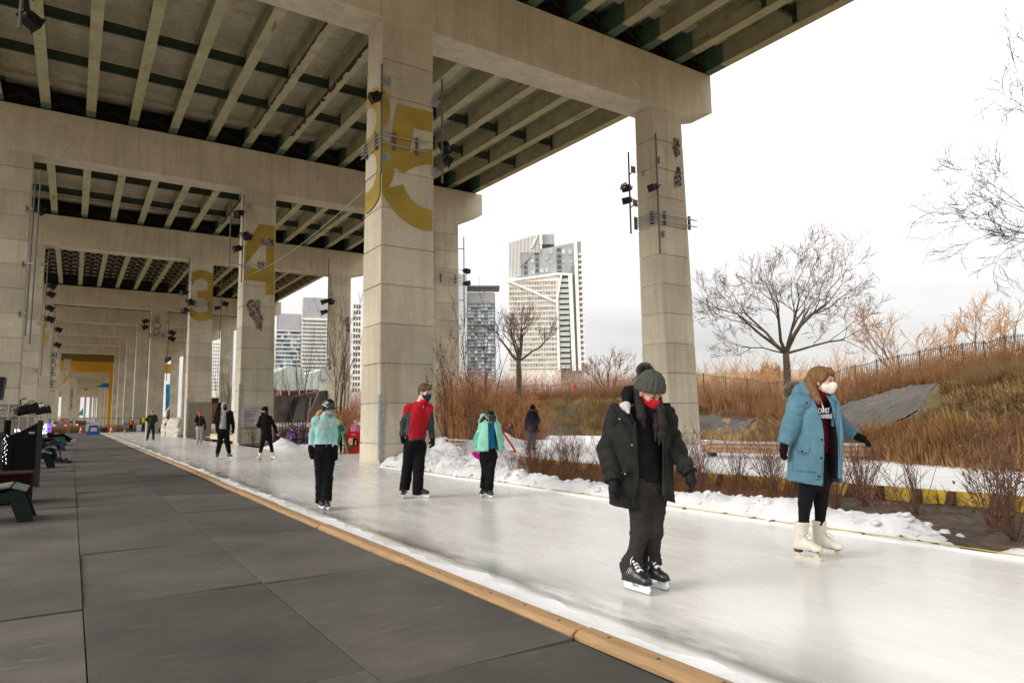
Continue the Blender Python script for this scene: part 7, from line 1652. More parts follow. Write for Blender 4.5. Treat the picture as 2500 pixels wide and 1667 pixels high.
# weathered erosion-control sheets lying on the slope
def tarp_mat(nm, col):
    q = NT(nm); co = q.coord('World'); a = q.noise(q.coord('World', (.7, 5.5, .7)), 1.3, 6, .7)
    q.base(q.ramp(a, [(.3, k(col, .55)), (.7, k(col, 1.25))])); q.b.inputs['Roughness'].default_value = .8; q.bump(a, .9, .15); return q.m
for (u0, u1, d0, d1), mt, lb in zip(TARPS, (tarp_mat('grey_mesh_sheet', (.10, .088, .076)), tarp_mat('grey_mesh_sheet_b', (.125, .110, .094)), tarp_mat('olive_mesh_sheet', (.13, .13, .075))), ('grey erosion sheet on the slope just right of the free column', 'large grey erosion sheet on the slope right of the woman in blue', 'olive erosion sheet at the top of the slope left of the pompom hat')):
    nu, nd = 40, 26; V = []
    for i in range(nu):
        for j in range(nd):
            t = i/(nu-1); s_ = j/(nd-1); w0 = .5+.5*math.sin(t*3.1); u = u0+(u1-u0)*t-(u1-u0)*.18*(1-s_); d = d0+(d1-d0)*(s_)+(1-w0)*(d1-d0)*.35*(1-s_)
            p_ = at(u, d); V.append((p_[0], p_[1], p_[2]+.03+.035*math.sin(t*40+s_*9)*(.5+.5*math.sin(s_*7+t*11))+.02*math.sin(t*93)))
    I = np.arange(nu*nd).reshape(nu, nd); Fq = np.stack([I[:-1, :-1], I[1:, :-1], I[1:, 1:], I[:-1, 1:]], -1).reshape(-1, 4)
    o = npmesh('erosion_sheet', V, Fq, mt, None, True); tag(o, lb, 'ground sheet', 'erosion sheets on the slope')
# fence on the crest
fr = empty('crest_fence', (0, 0, 0), 0, 'dark picket fence running along the top of the slope', 'fence')
FU = np.concatenate([np.linspace(1060, 1600, 60), np.linspace(1612, 2580, 110)]); FD = crestd(FU)+2.2
FM = M('brownish_fence_paint', (.13, .09, .065), .7)
prev = None; pk0 = []; pk1 = []
for i, (u, d) in enumerate(zip(FU, FD)):
    p_ = at(u, d)
    if i % 6 == 0: MB().box((p_[0]-.022, p_[1]-.022, p_[2]-.1), (p_[0]+.022, p_[1]+.022, p_[2]+1.52)).build('post', FM, fr)
    if prev is not None:
        if i % 6 == 0 or True:
            for z in (1.42, .25): pk0.append(prev+[0, 0, z]); pk1.append(p_+[0, 0, z])
        L = np.linalg.norm(p_-prev); 
        for t in np.linspace(0, 1, max(2, int(L/.16)), endpoint=False): q_ = prev+(p_-prev)*t; pk0.append(q_+[0, 0, .1]); pk1.append(q_+[0, 0, 1.5])
    prev = p_
o = segs_mesh('picket', pk0, pk1, np.full(len(pk0), .011), np.full(len(pk0), .011), 4, FM, fr); o['kind'] = 'stuff'
# ================================================================ far buildings
def frame_at(u, dist):
    """origin on the ground at distance dist in the direction of pixel column u; local x to the right of the view, y away"""
    p = at(u, dist, 0); return p, math.atan2(p[1], p[0])-math.pi/2
def ZV(u, v, dist):
    r = ray(u, v); return CAM[2]+r[2]/np.hypot(r[0], r[1])*dist
GLS = M('blue_grey_glazing', (.10, .14, .17), .12, .35, .12, 0, spec=.8, coord='Object', sc=(1, 1, 1)); GLL = M('pale_glazing', (.42, .48, .50), .25, .25, .15, 0, spec=.6)
WHT = M('white_cladding', (.78, .77, .74), .6, .04, .3, 0); CRM = M('cream_spandrel', (.80, .77, .71), .7, .1, .3, 0); GRP = M('grey_cladding', (.34, .355, .36), .6, .15, .2, 0); DGL = M('dark_recess', (.08, .09, .10), .4, .3, .3, 0); GRB = M('grey_metal_cladding', (.33, .345, .36), .5, .08, .1, 0)
def pane_mat(nm, stops, rough=.2):
    q = NT(nm); o = q.n('ShaderNodeObjectInfo'); q.base(q.ramp(o.outputs['Random'], stops)); q.b.inputs['Roughness'].default_value = rough; return q.m
def facade(root, x0, x1, y, z0, z1, nf, nb, wall, glass, slab=None, ratio=.68, wr=.8, inset=.25, win=True, name='window'):
    """front wall with individually built windows, nf storeys by nb bays, facing -y; returns number of windows"""
    fh = (z1-z0)/nf; bw = (x1-x0)/nb
    src = None; n = 0
    me = bpy.data.meshes.new(name); hw, hh = bw*wr/2, fh*ratio/2
    me.from_pydata([(-hw, 0, -hh), (hw, 0, -hh), (hw, 0, hh), (-hw, 0, hh), (0, 0, -hh), (0, 0, hh)], [], [(0, 4, 5, 3), (4, 1, 2, 5)]); me.materials.append(glass)
    for f_ in range(nf):
        for b_ in range(nb):
            o = bpy.data.objects.new(name, me); COL.objects.link(o); o.parent = root; o.location = (x0+bw*(b_+.5), y-.06, z0+fh*(f_+.5)); n += 1
    return n
def balconies(root, x0, x1, y, z0, z1, nf, mat=GLL, depth=1.4, h=1.0, name='balcony'):
    fh = (z1-z0)/nf; me = None
    for f_ in range(nf):
        if me is None:
            o = MB().box((x0, y-depth, 0), (x1, y-.03, .22)).box((x0, y-depth, .221), (x1, y-depth+.08, h+.22), 1).build(name, [WHT, mat], root); me = o.data
        else: o = bpy.data.objects.new(name, me); COL.objects.link(o); o.parent = root
        o.location = (0, 0, z0+fh*f_)
# --- main tower with folded white frame
D = 330.; p, rz = frame_at(1340, D); T = empty('apartment_tower', tuple(p), rz, 'tall tower with a folded white frame and diagonal lines on its facade', 'tower', 'residential towers across the park')
S1 = D/F_PX/ .997*1.0
def tx(u): 
    r = ray(u, 900); a = math.atan2(r[0], r[1])-math.atan2(p[0], p[1]); return D*math.tan(a)
def tz(u, v): return ZV(u, v, D/math.cos(math.atan2(*ray(u, 900)[:2])-math.atan2(p[0], p[1])))
zt = lambda u, v: tz(1230+u/4.61, 560+v/4.61); xt = lambda u: tx(1230+u/4.61)
TP = lambda u, v: (xt(u), zt(u, v))
# body volumes (front face at y=0, real depth behind)
MB().box((xt(60), .5, -2), (xt(640), 24, zt(300, 540))).build('wall', CRM, T)
MB().box((xt(640), .5, -2), (xt(790), 24, zt(700, 510))).build('wall', DGL, T)
MB().hexa([(xt(100), 3, zt(300, 545)), (xt(860), 3, zt(300, 545)), (xt(860), 24, zt(300, 545)), (xt(100), 24, zt(300, 545)), (xt(100), 3, zt(120, 270)), (xt(860), 3, zt(820, 125)), (xt(860), 24, zt(820, 125)), (xt(100), 24, zt(120, 270))]).build('wall', GRP, T)
MB().box((xt(790), .6, -2), (xt(860), 24, zt(820, 400))).build('wall', M('slate_cladding', (.17, .185, .195), .5), T)
MB().hexa([(xt(70), 2.5, zt(100, 540)), (xt(430), 2.5, zt(400, 190)), (xt(430), 14, zt(400, 190)), (xt(70), 14, zt(100, 540)), (xt(70), 2.5, zt(80, 135)), (xt(430), 2.5, zt(430, 32)), (xt(430), 14, zt(430, 32)), (xt(70), 14, zt(80, 135))]).build('screen_wall', M('louvre_grey', (.28, .29, .30), .6), T)
for i in range(22):
    u = 80+i*16; MB().box((xt(u), 2.2, zt(u, 250 if u > 200 else 540-(u-80)*.2)), (xt(u+7), 2.48, zt(u, 135-(u-70)*.28))).build('fin', WHT, T)
MB().box((xt(452), 3, zt(500, 150)), (xt(600), 16, zt(500, 38))).build('plant_room', GRB, T)
def bandx(pts, w, name='frame_band', y0=-.6, y1=.49):
    for (a, b), (c, d) in zip(pts[:-1], pts[1:]):
        A = Vector((xt(a), 0, zt(a, b))); B = Vector((xt(c), 0, zt(c, d))); dd = (B-A).normalized(); n_ = Vector((-dd.z, 0, dd.x))*w/2; A = A-dd*w*.3; B = B+dd*w*.3
        MB().add([(A+n_)+Vector((0, y, 0)) for y in (y0,)]+[(B+n_)+Vector((0, y0, 0)), (B-n_)+Vector((0, y0, 0)), (A-n_)+Vector((0, y0, 0)), (A+n_)+Vector((0, y1, 0)), (B+n_)+Vector((0, y1, 0)), (B-n_)+Vector((0, y1, 0)), (A-n_)+Vector((0, y1, 0))], [(0, 1, 2, 3), (7, 6, 5, 4), (0, 4, 5, 1), (1, 5, 6, 2), (2, 6, 7, 3), (3, 7, 4, 0)]).build(name, WHT, T)
        y0 -= .012
bandx([(60, 582), (630, 500), (790, 510)], 1.1); bandx([(70, 585), (610, 820)], .95, y0=-.75); bandx([(665, 520), (614, 790), (622, 1580)], 1.1, y0=-.9); bandx([(770, 512), (790, 1580)], 1.9, y0=-1.1); bandx([(838, 110), (856, 1580)], 1.6, y0=-.7); bandx([(440, 30), (445, 150)], 1.4, y0=1.5, y1=2.4); bandx([(415, 40), (335, 195)], .6, y0=1.4, y1=2.4)
nf = 26; zb_, zt_ = zt(300, 1560), zt(300, 580)
facade(T, xt(72), xt(610), .45, zb_, zt_, 17, 17, CRM, pane_mat('tower_glass', [(0, (.22, .24, .25)), (.5, (.38, .40, .40)), (1, (.66, .66, .63))]), ratio=.36, wr=.86)
fh = (zt_-zb_)/17
for i in range(18): MB().box((xt(52), -.25, zb_+fh*i-.28), (xt(612), .42, zb_+fh*i+.02)).build('spandrel', CRM, T)
for i in range(18): MB().box((xt(72+i*31.5)-.12, -.35, zb_), (xt(72+i*31.5)+.12, .42, zt_)).build('mullion', WHT, T)
balconies(T, xt(638), xt(750), .48, zt(700, 1560), zt(700, 530), 17, M('pale_balcony_glass', (.40, .47, .46), .3), 1.0, 1.4)
balconies(T, xt(866), xt(925), 1.0, zt(880, 1500), zt(880, 230), 21, WHT, 1.2, .8)
MB().box((xt(862), 1.1, -2), (xt(905), 24, zt(880, 130))).build('wall', GRB, T)
for (u0, u1, v0, v1) in [(160, 230, 290, 335), (320, 365, 255, 305), (525, 580, 200, 260), (680, 725, 205, 262), (760, 805, 205, 262), (190, 220, 350, 395), (320, 362, 315, 360), (485, 525, 290, 330), (530, 578, 340, 372), (170, 205, 410, 465), (320, 365, 445, 490), (420, 470, 425, 470), (485, 525, 410, 465), (680, 725, 335, 358), (762, 808, 338, 358)]:
    MB().box((xt(u0), 2.8, zt(u0, v1)), (xt(u1), 2.99, zt(u1, v0))).build('window', GLL, T)
for u0, u1, vs in ((240, 282, (265, 335, 397, 455)), (375, 412, (238, 305, 370, 432)), (622, 672, (195, 268, 330, 393, 455))):
    for v in vs: MB().box((xt(u0), 2.75, zt(u0, v+42)), (xt(u1), 2.98, zt(u1, v))).build('loggia', DGL, T); MB().box((xt(u0), 2.65, zt(u0, v+54)), (xt(u1), 2.9, zt(u1, v+44))).build('loggia_rail', GRP, T)
# --- the other towers
def tower(u0, u1, vt, D, label, mat, glass, nf, nb, depth=20, sh_u=None, slabs=True, top=None, ratio=.7, wr=.86, bal=False, vb=960):
    um = (u0+u1)/2; p, rz = frame_at(um, D); root = empty('apartment_tower', tuple(p), rz, label, 'tower', 'residential towers across the park')
    a0 = math.atan2(p[0], p[1]); X = lambda u: D*math.tan(math.atan2(*ray(u, 900)[:2])-a0); x0, x1 = X(u0), X(u1); z1 = ZV(um, vt, D); z0 = ZV(um, vb, D)
    MB().box((x0, 0, -3), (x1, depth, z1)).build('wall', mat, root)
    zt2 = z1 if not top else z1-top
    if top: MB().box((x0+.3, -.1, z1-top*.9), (x1-.3, depth-1, z1+.4)).build('plant_screen', GRB, root)
    facade(root, x0+.4, x1-.4, 0, z0, zt2, nf, nb, mat, glass, ratio=ratio, wr=wr)
    if slabs:
        fh = (zt2-z0)/nf
        for i in range(nf+1): MB().box((x0-.2, -.7 if not bal else -1.5, z0+fh*i-.2), (x1+.2, -.02, z0+fh*i+.2)).build('floor_slab', WHT if bal else GRP, root)
    return root, x0, x1, z0, z1
VAR = pane_mat('mixed_blue_glazing', [(0, (.07, .12, .17)), (.45, (.20, .30, .40)), (.7, (.40, .52, .62)), (1, (.80, .86, .90))])
tower(1140, 1210, 716, 330, 'dark glass tower with a thin projecting roof beside the white framed one', M('slate_frame', (.13, .15, .17)), VAR, 25, 8, top=5)
r_, x0, x1, z0, z1 = tower(1117, 1141, 672, 325, 'pale glass tower just right of the second pier, rising behind it', M('pale_frame', (.5, .54, .55)), GLL, 24, 3, top=6, slabs=False)
o = MB().box((-8, -1.5, 0), (9.5, 12, .7)).build('roof_slab', DGL, None); pp, rz = frame_at(1175, 329); o.location = (pp[0], pp[1], ZV(1175, 702, 329)); o.rotation_euler = (0, 0, rz); tag(o, 'thin dark roof plate on top of the dark glass tower', 'roof')
tower(673, 733, 768, 300, 'blue grey tower block with balconies, leftmost of the middle towers', M('slate_frame', (.13, .15, .17)), VAR, 15, 7, top=7, bal=True)
tower(735, 797, 729, 290, 'tallest middle tower with pale corner and balconies', M('warm_white_frame', (.66, .62, .55)), M('pale_blue_glass', (.36, .42, .46), .3, .3, .2, 0), 19, 5, top=9, bal=True)  # even pale blue-grey glazing
tower(790, 803, 745, 291, 'dark blue flank of the tallest middle tower', M('blue_slate', (.16, .19, .24)), VAR, 19, 2, slabs=False)
tower(858, 882, 741, 280, 'white gridded tower between the second and nearest columns', WHT, DGL, 15, 3, ratio=.62, wr=.7, slabs=False)
tower(668, 676, 822, 350, 'sliver of a white block left of the blue grey tower', WHT, GLL, 10, 1, slabs=False)
r_, x0, x1, z0, z1 = tower(515, 543, 836, 260, 'white block with small square windows seen between two columns', WHT, DGL, 14, 4, ratio=.42, wr=.45, slabs=False, vb=955)
tower(455, 462, 870, 280, 'reddish brick block glimpsed beside the third pier', M('brick_red', (.35, .16, .11)), GLL, 10, 1, slabs=False)
# low mint-white hall behind the saplings and the tilted brown pavilion
hall = empty('exhibition_hall', (0, 0, 0), 0, 'low pale mint hall with folded roof behind the saplings', 'building'); MINT = M('pale_mint_panel', (.60, .68, .62), .6, .04, .2, 0)
def wallpx(pts, Y, th, mat, parent, name='wall'):
    P = [gy(u, v, Y) for u, v in pts]; mb = MB(); mb.prism([(q[0], q[1], q[2]) for q in P], (0, 0, 0), (0, th, 0)); return mb.build(name, mat, parent)
z6 = lambda *p: Zm((400, 850), 3.92, p)
wallpx(z6((1000, 265), (1205, 165), (1205, 400), (1000, 400)), 95, 22, MINT, hall); wallpx(z6((1207, 165), (1345, 205), (1345, 410), (1207, 410)), 95.5, 22, M('mint_panel_painted_shade', (.52, .60, .55), .6), hall); wallpx(z6((1347, 250), (1560, 190), (1560, 410), (1347, 410)), 100, 18, MINT, hall)  # middle wall is a darker mint copy, its shade put into the colour
wallpx(z6((1508, 200), (1560, 190), (1560, 300), (1508, 300)), 99.5, .4, GLL, hall, 'window')
for u in (1075, 1140, 1270, 1420, 1480): wallpx(z6((u, 215 if u < 1300 else 238), (u+3, 215 if u < 1300 else 238), (u+3, 400), (u, 400)), 94.9 if u < 1206 else 95.4 if u < 1346 else 99.9, .08, M('panel_joint', (.36, .42, .38)), hall, 'joint')
pv = empty('pavilion', (0, 0, 0), 0, 'leaning brown mesh-clad pavilion with a dark slanting doorway', 'pavilion')
WEA = M('weathered_steel_mesh', (.11, .085, .07), .85, .4, 1.5, .8, 12, coord='World'); BRK = M('rust_brown_panel', (.20, .085, .05), .85, .2, 1)
wallpx(z6((1030, 720), (1060, 455), (1280, 455), (1555, 400), (1555, 700), (1200, 720)), 58, 5, WEA, pv)
wallpx(z6((1100, 455), (1115, 410), (1480, 395), (1480, 440), (1280, 450)), 62, 5, BRK, pv)
wallpx(z6((1010, 560), (1050, 388), (1082, 392), (1055, 560)), 57, 1, BRK, pv)
wallpx(z6((1200, 700), (1262, 490), (1345, 470), (1340, 700)), 57.9, .4, M('green_grey_door', (.10, .11, .095), .6, .3, 2), pv, 'door'); 
MB().bar(gy(*z6((1195, 720))[0], 57.7), gy(*z6((1270, 485))[0], 57.7), .3, .3).build('jamb', DARK, pv); MB().bar(gy(*z6((1262, 485))[0], 57.7), gy(*z6((1360, 465))[0], 57.7), .2, .2).build('lintel', DARK, pv)
for i, a in enumerate(((1405, 470, 1375, 700), (1480, 415, 1400, 600))): MB().bar(gy(a[0]/3.92+400, a[1]/3.92+850, 57.8), gy(a[2]/3.92+400, a[3]/3.92+850, 57.8), .12, .12).build('seam_bar', M('pale_bar', (.25, .22, .19)), pv)
for i, u in enumerate((1120, 1200, 1300, 1360, 1440)): MB().bar(gy(u/3.92+400, 850+452/3.92, 61.8), gy(u/3.92+400, 850+405/3.92, 61.8), .10, .1).build('rail_post', WHT, pv)
pv2 = empty('pavilion', (0, 0, 0), 0, 'tall tan slanted timber wall behind the hooded man', 'pavilion'); zq = lambda *p: Zm((380, 820), 6.533, p)
wallpx(zq((880, 995), (1010, 990), (1005, 1075), (880, 1075)), 70, 2, M('dark_maroon_panel', (.06, .012, .01)), pv2); wallpx(zq((882, 1077), (995, 1077), (905, 1400), (860, 1400)), 70, 2, M('tan_timber_cladding', (.22, .12, .055), .8, .3, 2), pv2); wallpx(zq((997, 1077), (1050, 1060), (1050, 1400), (910, 1400)), 71, 1, DARK, pv2)
wallpx(zq((885, 975), (1000, 978), (1000, 990), (885, 990)), 69.8, .5, WHT, pv2, 'eave')
# blue tarpaulins, brown lean-to, red post, white flagpole
def banner(pts, Y, mat, label, cat='banner', name='banner', th=.05, n=10):
    P = [gy(u, v, Y) for u, v in pts]; mb = MB(); mb.prism([(q[0], q[1]+.3*math.sin(i*2.3), q[2]) for i, q in enumerate(P)], (0, 0, 0), (0, th, 0)); return tag(mb.build(name, mat), label, cat)
BT = M('blue_tarpaulin', (.012, .32, .58), .5, .45, .6, .8, 3)
banner(zq((165, 770), (238, 768), (228, 900), (215, 1130), (155, 1210), (160, 1000)), 120, BT, 'bright blue hanging tarpaulin between two far columns', group if False else 'banner')
banner([(234, 944), (256, 934), (267, 935), (266, 946)], 192, M('deep_blue_cloth', (.01, .13, .26), .7), 'dark blue triangular sail under the yellow frame'); banner([(189, 1013), (203, 995), (203, 1014)], 180, M('teal_blue_cloth', (.01, .22, .38), .7), 'small blue triangular sail above the parked cars')
banner(zq((160, 1360), (175, 1200), (225, 1140), (225, 1370)), 119, M('brown_hoarding', (.16, .085, .045), .8), 'curved brown hoarding below the blue tarpaulin', 'hoarding', 'hoarding')
b_ = at(1404, 52); tag(MB().tube([(b_[0], b_[1], b_[2]), (b_[0], b_[1], b_[2]+1.7)], .12, 8).build('marker_post', M('signal_red', (.60, .03, .02), .5)), 'red marker post by the fence left of the pompom hat', 'post')
b_ = at(1332, 58); t_ = ZV(1332, 888, 58); tag(MB().tube([(b_[0], b_[1], 2), (b_[0], b_[1], t_)], .07, 8).build('flag_pole', WHT), 'slender white pole before the tall tower', 'pole')
b_ = at(1830, 130); tag(MB().tube([(b_[0], b_[1], 2), (b_[0], b_[1], ZV(1830, 855, 130))], .10, 6).tube([(b_[0], b_[1], ZV(1830, 855, 130)), (b_[0]+1.5, b_[1]-.6, ZV(1830, 855, 130))], .06, 5).build('street_lamp', M('pale_pole', (.5, .5, .5))), 'far pale street lamp between the free column and the poplars', 'street lamp')
b_, rz = frame_at(1850, 150); o = MB().box((-12, 0, 0), (10, 8, ZV(1850, 905, 150))).build('low_building', M('beige_block', (.42, .36, .28))); o.location = tuple(b_); o.rotation_euler = (0, 0, rz); tag(o, 'low beige building on the horizon left of the big tree', 'building')
# ================================================================ things round the rink
PLN = wood_mat('bench_plank', (.33, .17, .07), (3, 14, 3)); PALE_PL = wood_mat('pale_bench_plank', (.62, .50, .34), (3, 14, 3), False); GREY_PL = wood_mat('weathered_bench_top', (.40, .35, .31), (3, 14, 3), False)
def bench(a, b, h, label, front, topm, snow=True, depth=.5):
    a = np.array([*a, 0.]); b = np.array([*b, 0.]); d = b-a; L = np.linalg.norm(d); d /= L; n_ = np.array([d[1], -d[0], 0])
    root = empty('bench', (0, 0, 0), 0, label, 'bench', 'long timber benches beside the ice')
    for i in range(3): o_ = n_*(depth*(i-1)/3); MB().bar(tuple(a+o_+[0, 0, h-.03]), tuple(b+o_+[0, 0, h-.03]), depth/3-.015, .05).build('seat_plank', topm, root, bevel=.004)
    for i in range(2):
        f_ = n_*(depth/2-.04)
        for sg in (1, -1): MB().bar(tuple(a+f_*sg*.9+[0, 0, h-.13-.12*i]), tuple(b+f_*sg*.9+[0, 0, h-.13-.12*i]), .03, .105).build('side_plank', front, root)
    for t in np.linspace(.06, .94, max(2, int(L/1.6))):
        c = a+d*L*t; MB().bar(tuple(c-n_*depth*.34+[0, 0, h*.25]), tuple(c+n_*depth*.34+[0, 0, h*.25]), .09, h*.5-.02).build('support', M('dark_steel_support', (.05, .04, .035), .7), root)
    return root
bench((15.75, 8.9), (14.75, 12.9), .56, 'long bench behind the two nearest women with a worn pale top', wood_mat('light_brown_plank', (.36, .23, .13), (3, 14, 3), False), GREY_PL)
bench((12.5, 20.9), (12.15, 24.6), .45, 'snow-edged bench behind the red jacket man and the mint puffer child', PLN, GREY_PL)
bench((10.9, 27.6), (10.0, 31.4), .45, 'brown bench behind the red skating aid', PLN, GREY_PL)
bench((7.55, 46.0), (7.75, 39.6), .45, 'pale new timber bench behind the red helmet child and hooded man', PALE_PL, PALE_PL)
mb = MB()
tag(grid('bench_snow', np.arange(12.0, 12.7, .07), np.arange(20.9, 24.6, .1), lambda x, y: .46+.03*fbm(x*4, y*3, 0, 2)-.02+0*x, SNOW), kind='stuff')
# skating aids and sandwich boards: A-shaped plastic frames
def a_frame(at_, w, h, mat, label, cat, name, yaw=0, depth=.5, word=None, group=None, thick=.05, hole=(.22, .62)):
    root = empty(name, (at_[0], at_[1], at_[2] if len(at_) > 2 else 0), yaw, label, cat, group)
    for sg, nm in ((-1, 'front_panel'), (1, 'back_panel')):
        lo, hi = hole; W0 = lambda z: w/2*(1-.30*z/h)
        y = lambda z: sg*depth/2*(1-z/h*.88)
        outer = [(-W0(0), 0), (W0(0), 0), (W0(h), h), (-W0(h), h)]
        z0, z1 = h*lo, h*hi; iw0, iw1 = W0(z0)-w*.16, W0(z1)-w*.17
        mbx = MB()
        def bx(p0, p1, p2, p3):
            V = [(x, y(z)-thick/2, z) for x, z in (p0, p1, p2, p3)]+[(x, y(z)+thick/2, z) for x, z in (p0, p1, p2, p3)]
            mbx.add(V, [(0, 1, 2, 3), (7, 6, 5, 4), (0, 4, 5, 1), (1, 5, 6, 2), (2, 6, 7, 3), (3, 7, 4, 0)])
        bx((-W0(0), 0), (W0(0), 0), (W0(z0), z0), (-W0(z0), z0)); bx((-W0(z1), z1), (W0(z1), z1), (W0(h), h), (-W0(h), h))
        bx((-W0(z0), z0+.001), (-iw0, z0+.001), (-iw1, z1-.001), (-W0(z1), z1-.001)); bx((iw0, z0+.001), (W0(z0), z0+.001), (W0(z1), z1-.001), (iw1, z1-.001))
        mbx.build(nm, mat, root)
    MB().tube([(-w*.3, 0, h-.01), (w*.3, 0, h-.01)], .03, 8).build('handle', mat, root)
    if word: stand_text(word, h*.11, (0, -depth/2*(1-.86*.88)-thick*.6, h*.86), M('white_print', (.7, .7, .7), .5), root)
    return root
RP = M('red_moulded_plastic', (.42, .006, .008), .35, .06, 2, 0); GP = M('green_moulded_plastic', (.01, .24, .08), .35, .06, 2, 0); BP = M('blue_moulded_plastic', (.012, .08, .34), .35, .06, 2, 0)
p = gz(862, 1106); a_frame(p, .74, .80, RP, 'red plastic skating aid standing beside the numbered column', 'skating aid', 'skating_aid', -.35, .6, 'AGI', 'plastic skating aids', hole=(.32, .70))
p = gz(834, 1107); a_frame(p, .62, .80, GP, 'green plastic skating aid with a small child leaning on it', 'skating aid', 'skating_aid', 1.0, .6, None, 'plastic skating aids', hole=(.35, .5))
p = gz(228, 1062.5); a_frame(p, 1.05, .95, BP, 'blue plastic A-frame board standing at the far end of the boards', 'A-frame board', 'sandwich_board', -.05, .8, None, None, .06, (.34, .78))
# red warning triangle lying open on the snow
p = gz(1225, 1105, .15); q = gz(1250, 1104.5, .15); r = np.array([q[0]-p[0], q[1]-p[1], 0]); r /= np.linalg.norm(r); c = gz(1228, 1105, .14); mb = MB(); sz = .42; A = c-r*sz; B = c+r*sz; T_ = c+np.array([0, .12, .72])
for a, b in ((A, B), (B, T_), (T_, A)): mb.bar(tuple(a+[0, 0, .03]), tuple(b+[0, 0, .03]), .03, .06)
tag(mb.build('warning_triangle', M('signal_red', (.60, .03, .02), .5)), 'hollow red triangle standing on the snow right of the mint puffer child', 'warning triangle')
# code of conduct poster on the column with the gold 4
pc = zp_ = lambda x, y, off=-.03: (lambda q: (q[0], 37.4+off, q[2]))(gy(570+x/14.25, 980+y/14.25, 37.4))
po = empty('poster', (0, 0, 0), 0, 'white poster of rules fixed to the column with the gold 4', 'poster')
mb = MB(); V = [pc(255, 165), pc(955, 150), pc(925, 895), pc(240, 895)]; mb.prism(V, (0, 0, 0), (0, .02, 0)); mb.build('panel', M('poster_white', (.50, .46, .47), .6, .03), po)
TXT = M('grey_print', (.22, .20, .22), .8)
for txt, y, sz, bold in (('CODE OF CONDUCT', 222, .13, .002), ('RULES OF THE ICE', 262, .085, 0), ('Please read before skating', 302, .06, 0)):
    text_obj(txt, sz, TXT, po, Matrix.Translation(pc(345, y, -.036)) @ Matrix.Rotation(math.pi/2, 4, 'X') @ Matrix.Translation((.42, 0, 0)), 'print')
lines = MB(); r = random.Random(2)
for y in (330, 348, 372, 392, 402, 432, 448, 466, 492, 510, 532, 548, 590, 612, 636, 668, 684, 720, 740, 790, 808, 836, 856):
    a = pc(345, y, -.034); b = pc(345+r.uniform(200, 520), y, -.034); lines.box((a[0], a[1], a[2]-.011), (b[0], a[1]+.002, a[2]+.011))
tag(lines.build('print_line', TXT, po), kind='stuff')
o = MB().box((pc(240, 895)[0], 37.36, pc(240, 930)[2]), (pc(900, 900)[0], 37.385, pc(240, 900)[2])).build('lower_strip', M('rust_strip', (.22, .06, .04)), po)
# netting pen at the ice edge by the third pier
nb_ = empty('netting_pen', (0, 0, 0), 0, 'pen of white netting bags on posts at the ice edge by the third pier', 'netting pen')
NET = M('dirty_white_netting', (.50, .46, .40), .9, .25, 5, .8, 20)
path = [gz(401, 1061), gz(420, 1062.5), gz(438, 1066), gz(446, 1064)]
F = SDF(*bbox([np.array(p_)+[0, 0, z] for p_ in path for z in (0, 1.6)], .4), .05)
for i in range(3):
    a, b = np.array(path[i]), np.array(path[i+1])
    for t in np.linspace(0, 1, 7): c = a+(b-a)*t; F.cone(c+[0, 0, .15], c+[0, 0, 1.25], .28, .24, .08)
F.shift(lambda x, y, z: .05*np.sin(x*11+y*8+2*np.sin(z*3))+.03*np.sin(z*14+x*6)); F.build('net', NET, nb_)
for t in range(4): p_ = path[t]; MB().tube([(p_[0], p_[1]+.3, 0), (p_[0], p_[1]+.3, 1.62)], .03, 6).build('post', GALV, nb_)
SIGNB = M('sign_blue', (.035, .11, .42), .5)
def board(u0, u1, v0, v1, Y, mat, label, words=None, wcol=None, post=True, cat='sign', wsize=.3, name='sign'):
    a = gy(u0, v1, Y); b = gy(u1, v0, Y); root = empty(name, (0, 0, 0), 0, label, cat)
    MB().box((a[0], Y, a[2]), (b[0], Y+.05, b[2])).build('panel', mat, root)
    if words:
        n = len(words)
        for i, w_ in enumerate(words): stand_text(w_, wsize, ((a[0]+b[0])/2, Y-.012, b[2]-(b[2]-a[2])*(i+.5)/n), wcol, root, .9)
    if post and a[2] > .15: 
        for x in (a[0]+.15, b[0]-.15): MB().tube([(x, Y+.08, 0), (x, Y+.08, a[2]+.3)], .035, 6).build('post', POLE, root)
    return root
YLW = M('print_yellow', (.6, .5, .08)); WPR = M('white_print', (.7, .7, .7), .5)
board(401, 432, 1032, 1039, 69, SIGNB, 'long blue sign with yellow print above the netting pen', ['SKATE RENTAL'], YLW, wsize=.28)
board(301, 313, 1030.5, 1045, 95, SIGNB, 'square blue sign with pale lettering left of the orange vest worker', ['SKATE', 'TRAIL'], YLW, wsize=.3)
board(382, 384.5, 1012, 1029, 80, SIGNB, 'narrow blue sign beside the green jacket man', None)
board(120, 126.5, 1021, 1036, 95, SIGNB, 'small blue sign with white letters left of the red sign', ['ICE', 'RINK'], WPR, wsize=.3)
board(145, 168, 1022, 1034, 100, M('sign_red', (.42, .02, .03), .5), 'red sign with white lettering at the far end of the rink', ['DO NOT', 'ENTER'], WPR, wsize=.42)
bb = board(208.5, 242.5, 1030, 1053, 97, M('white_board', (.62, .62, .63), .5), 'large white board leaning on the fence behind the blue A-frame', None)
stand_text('SKATE', .22, tuple(gy(214, 1033, 96.98)), M('black_print', (.03, .03, .03)), bb)
board(333, 347, 1036, 1052, 96.5, M('white_board', (.62, .62, .63), .5), 'plain white panel on the fence behind the workers', None)
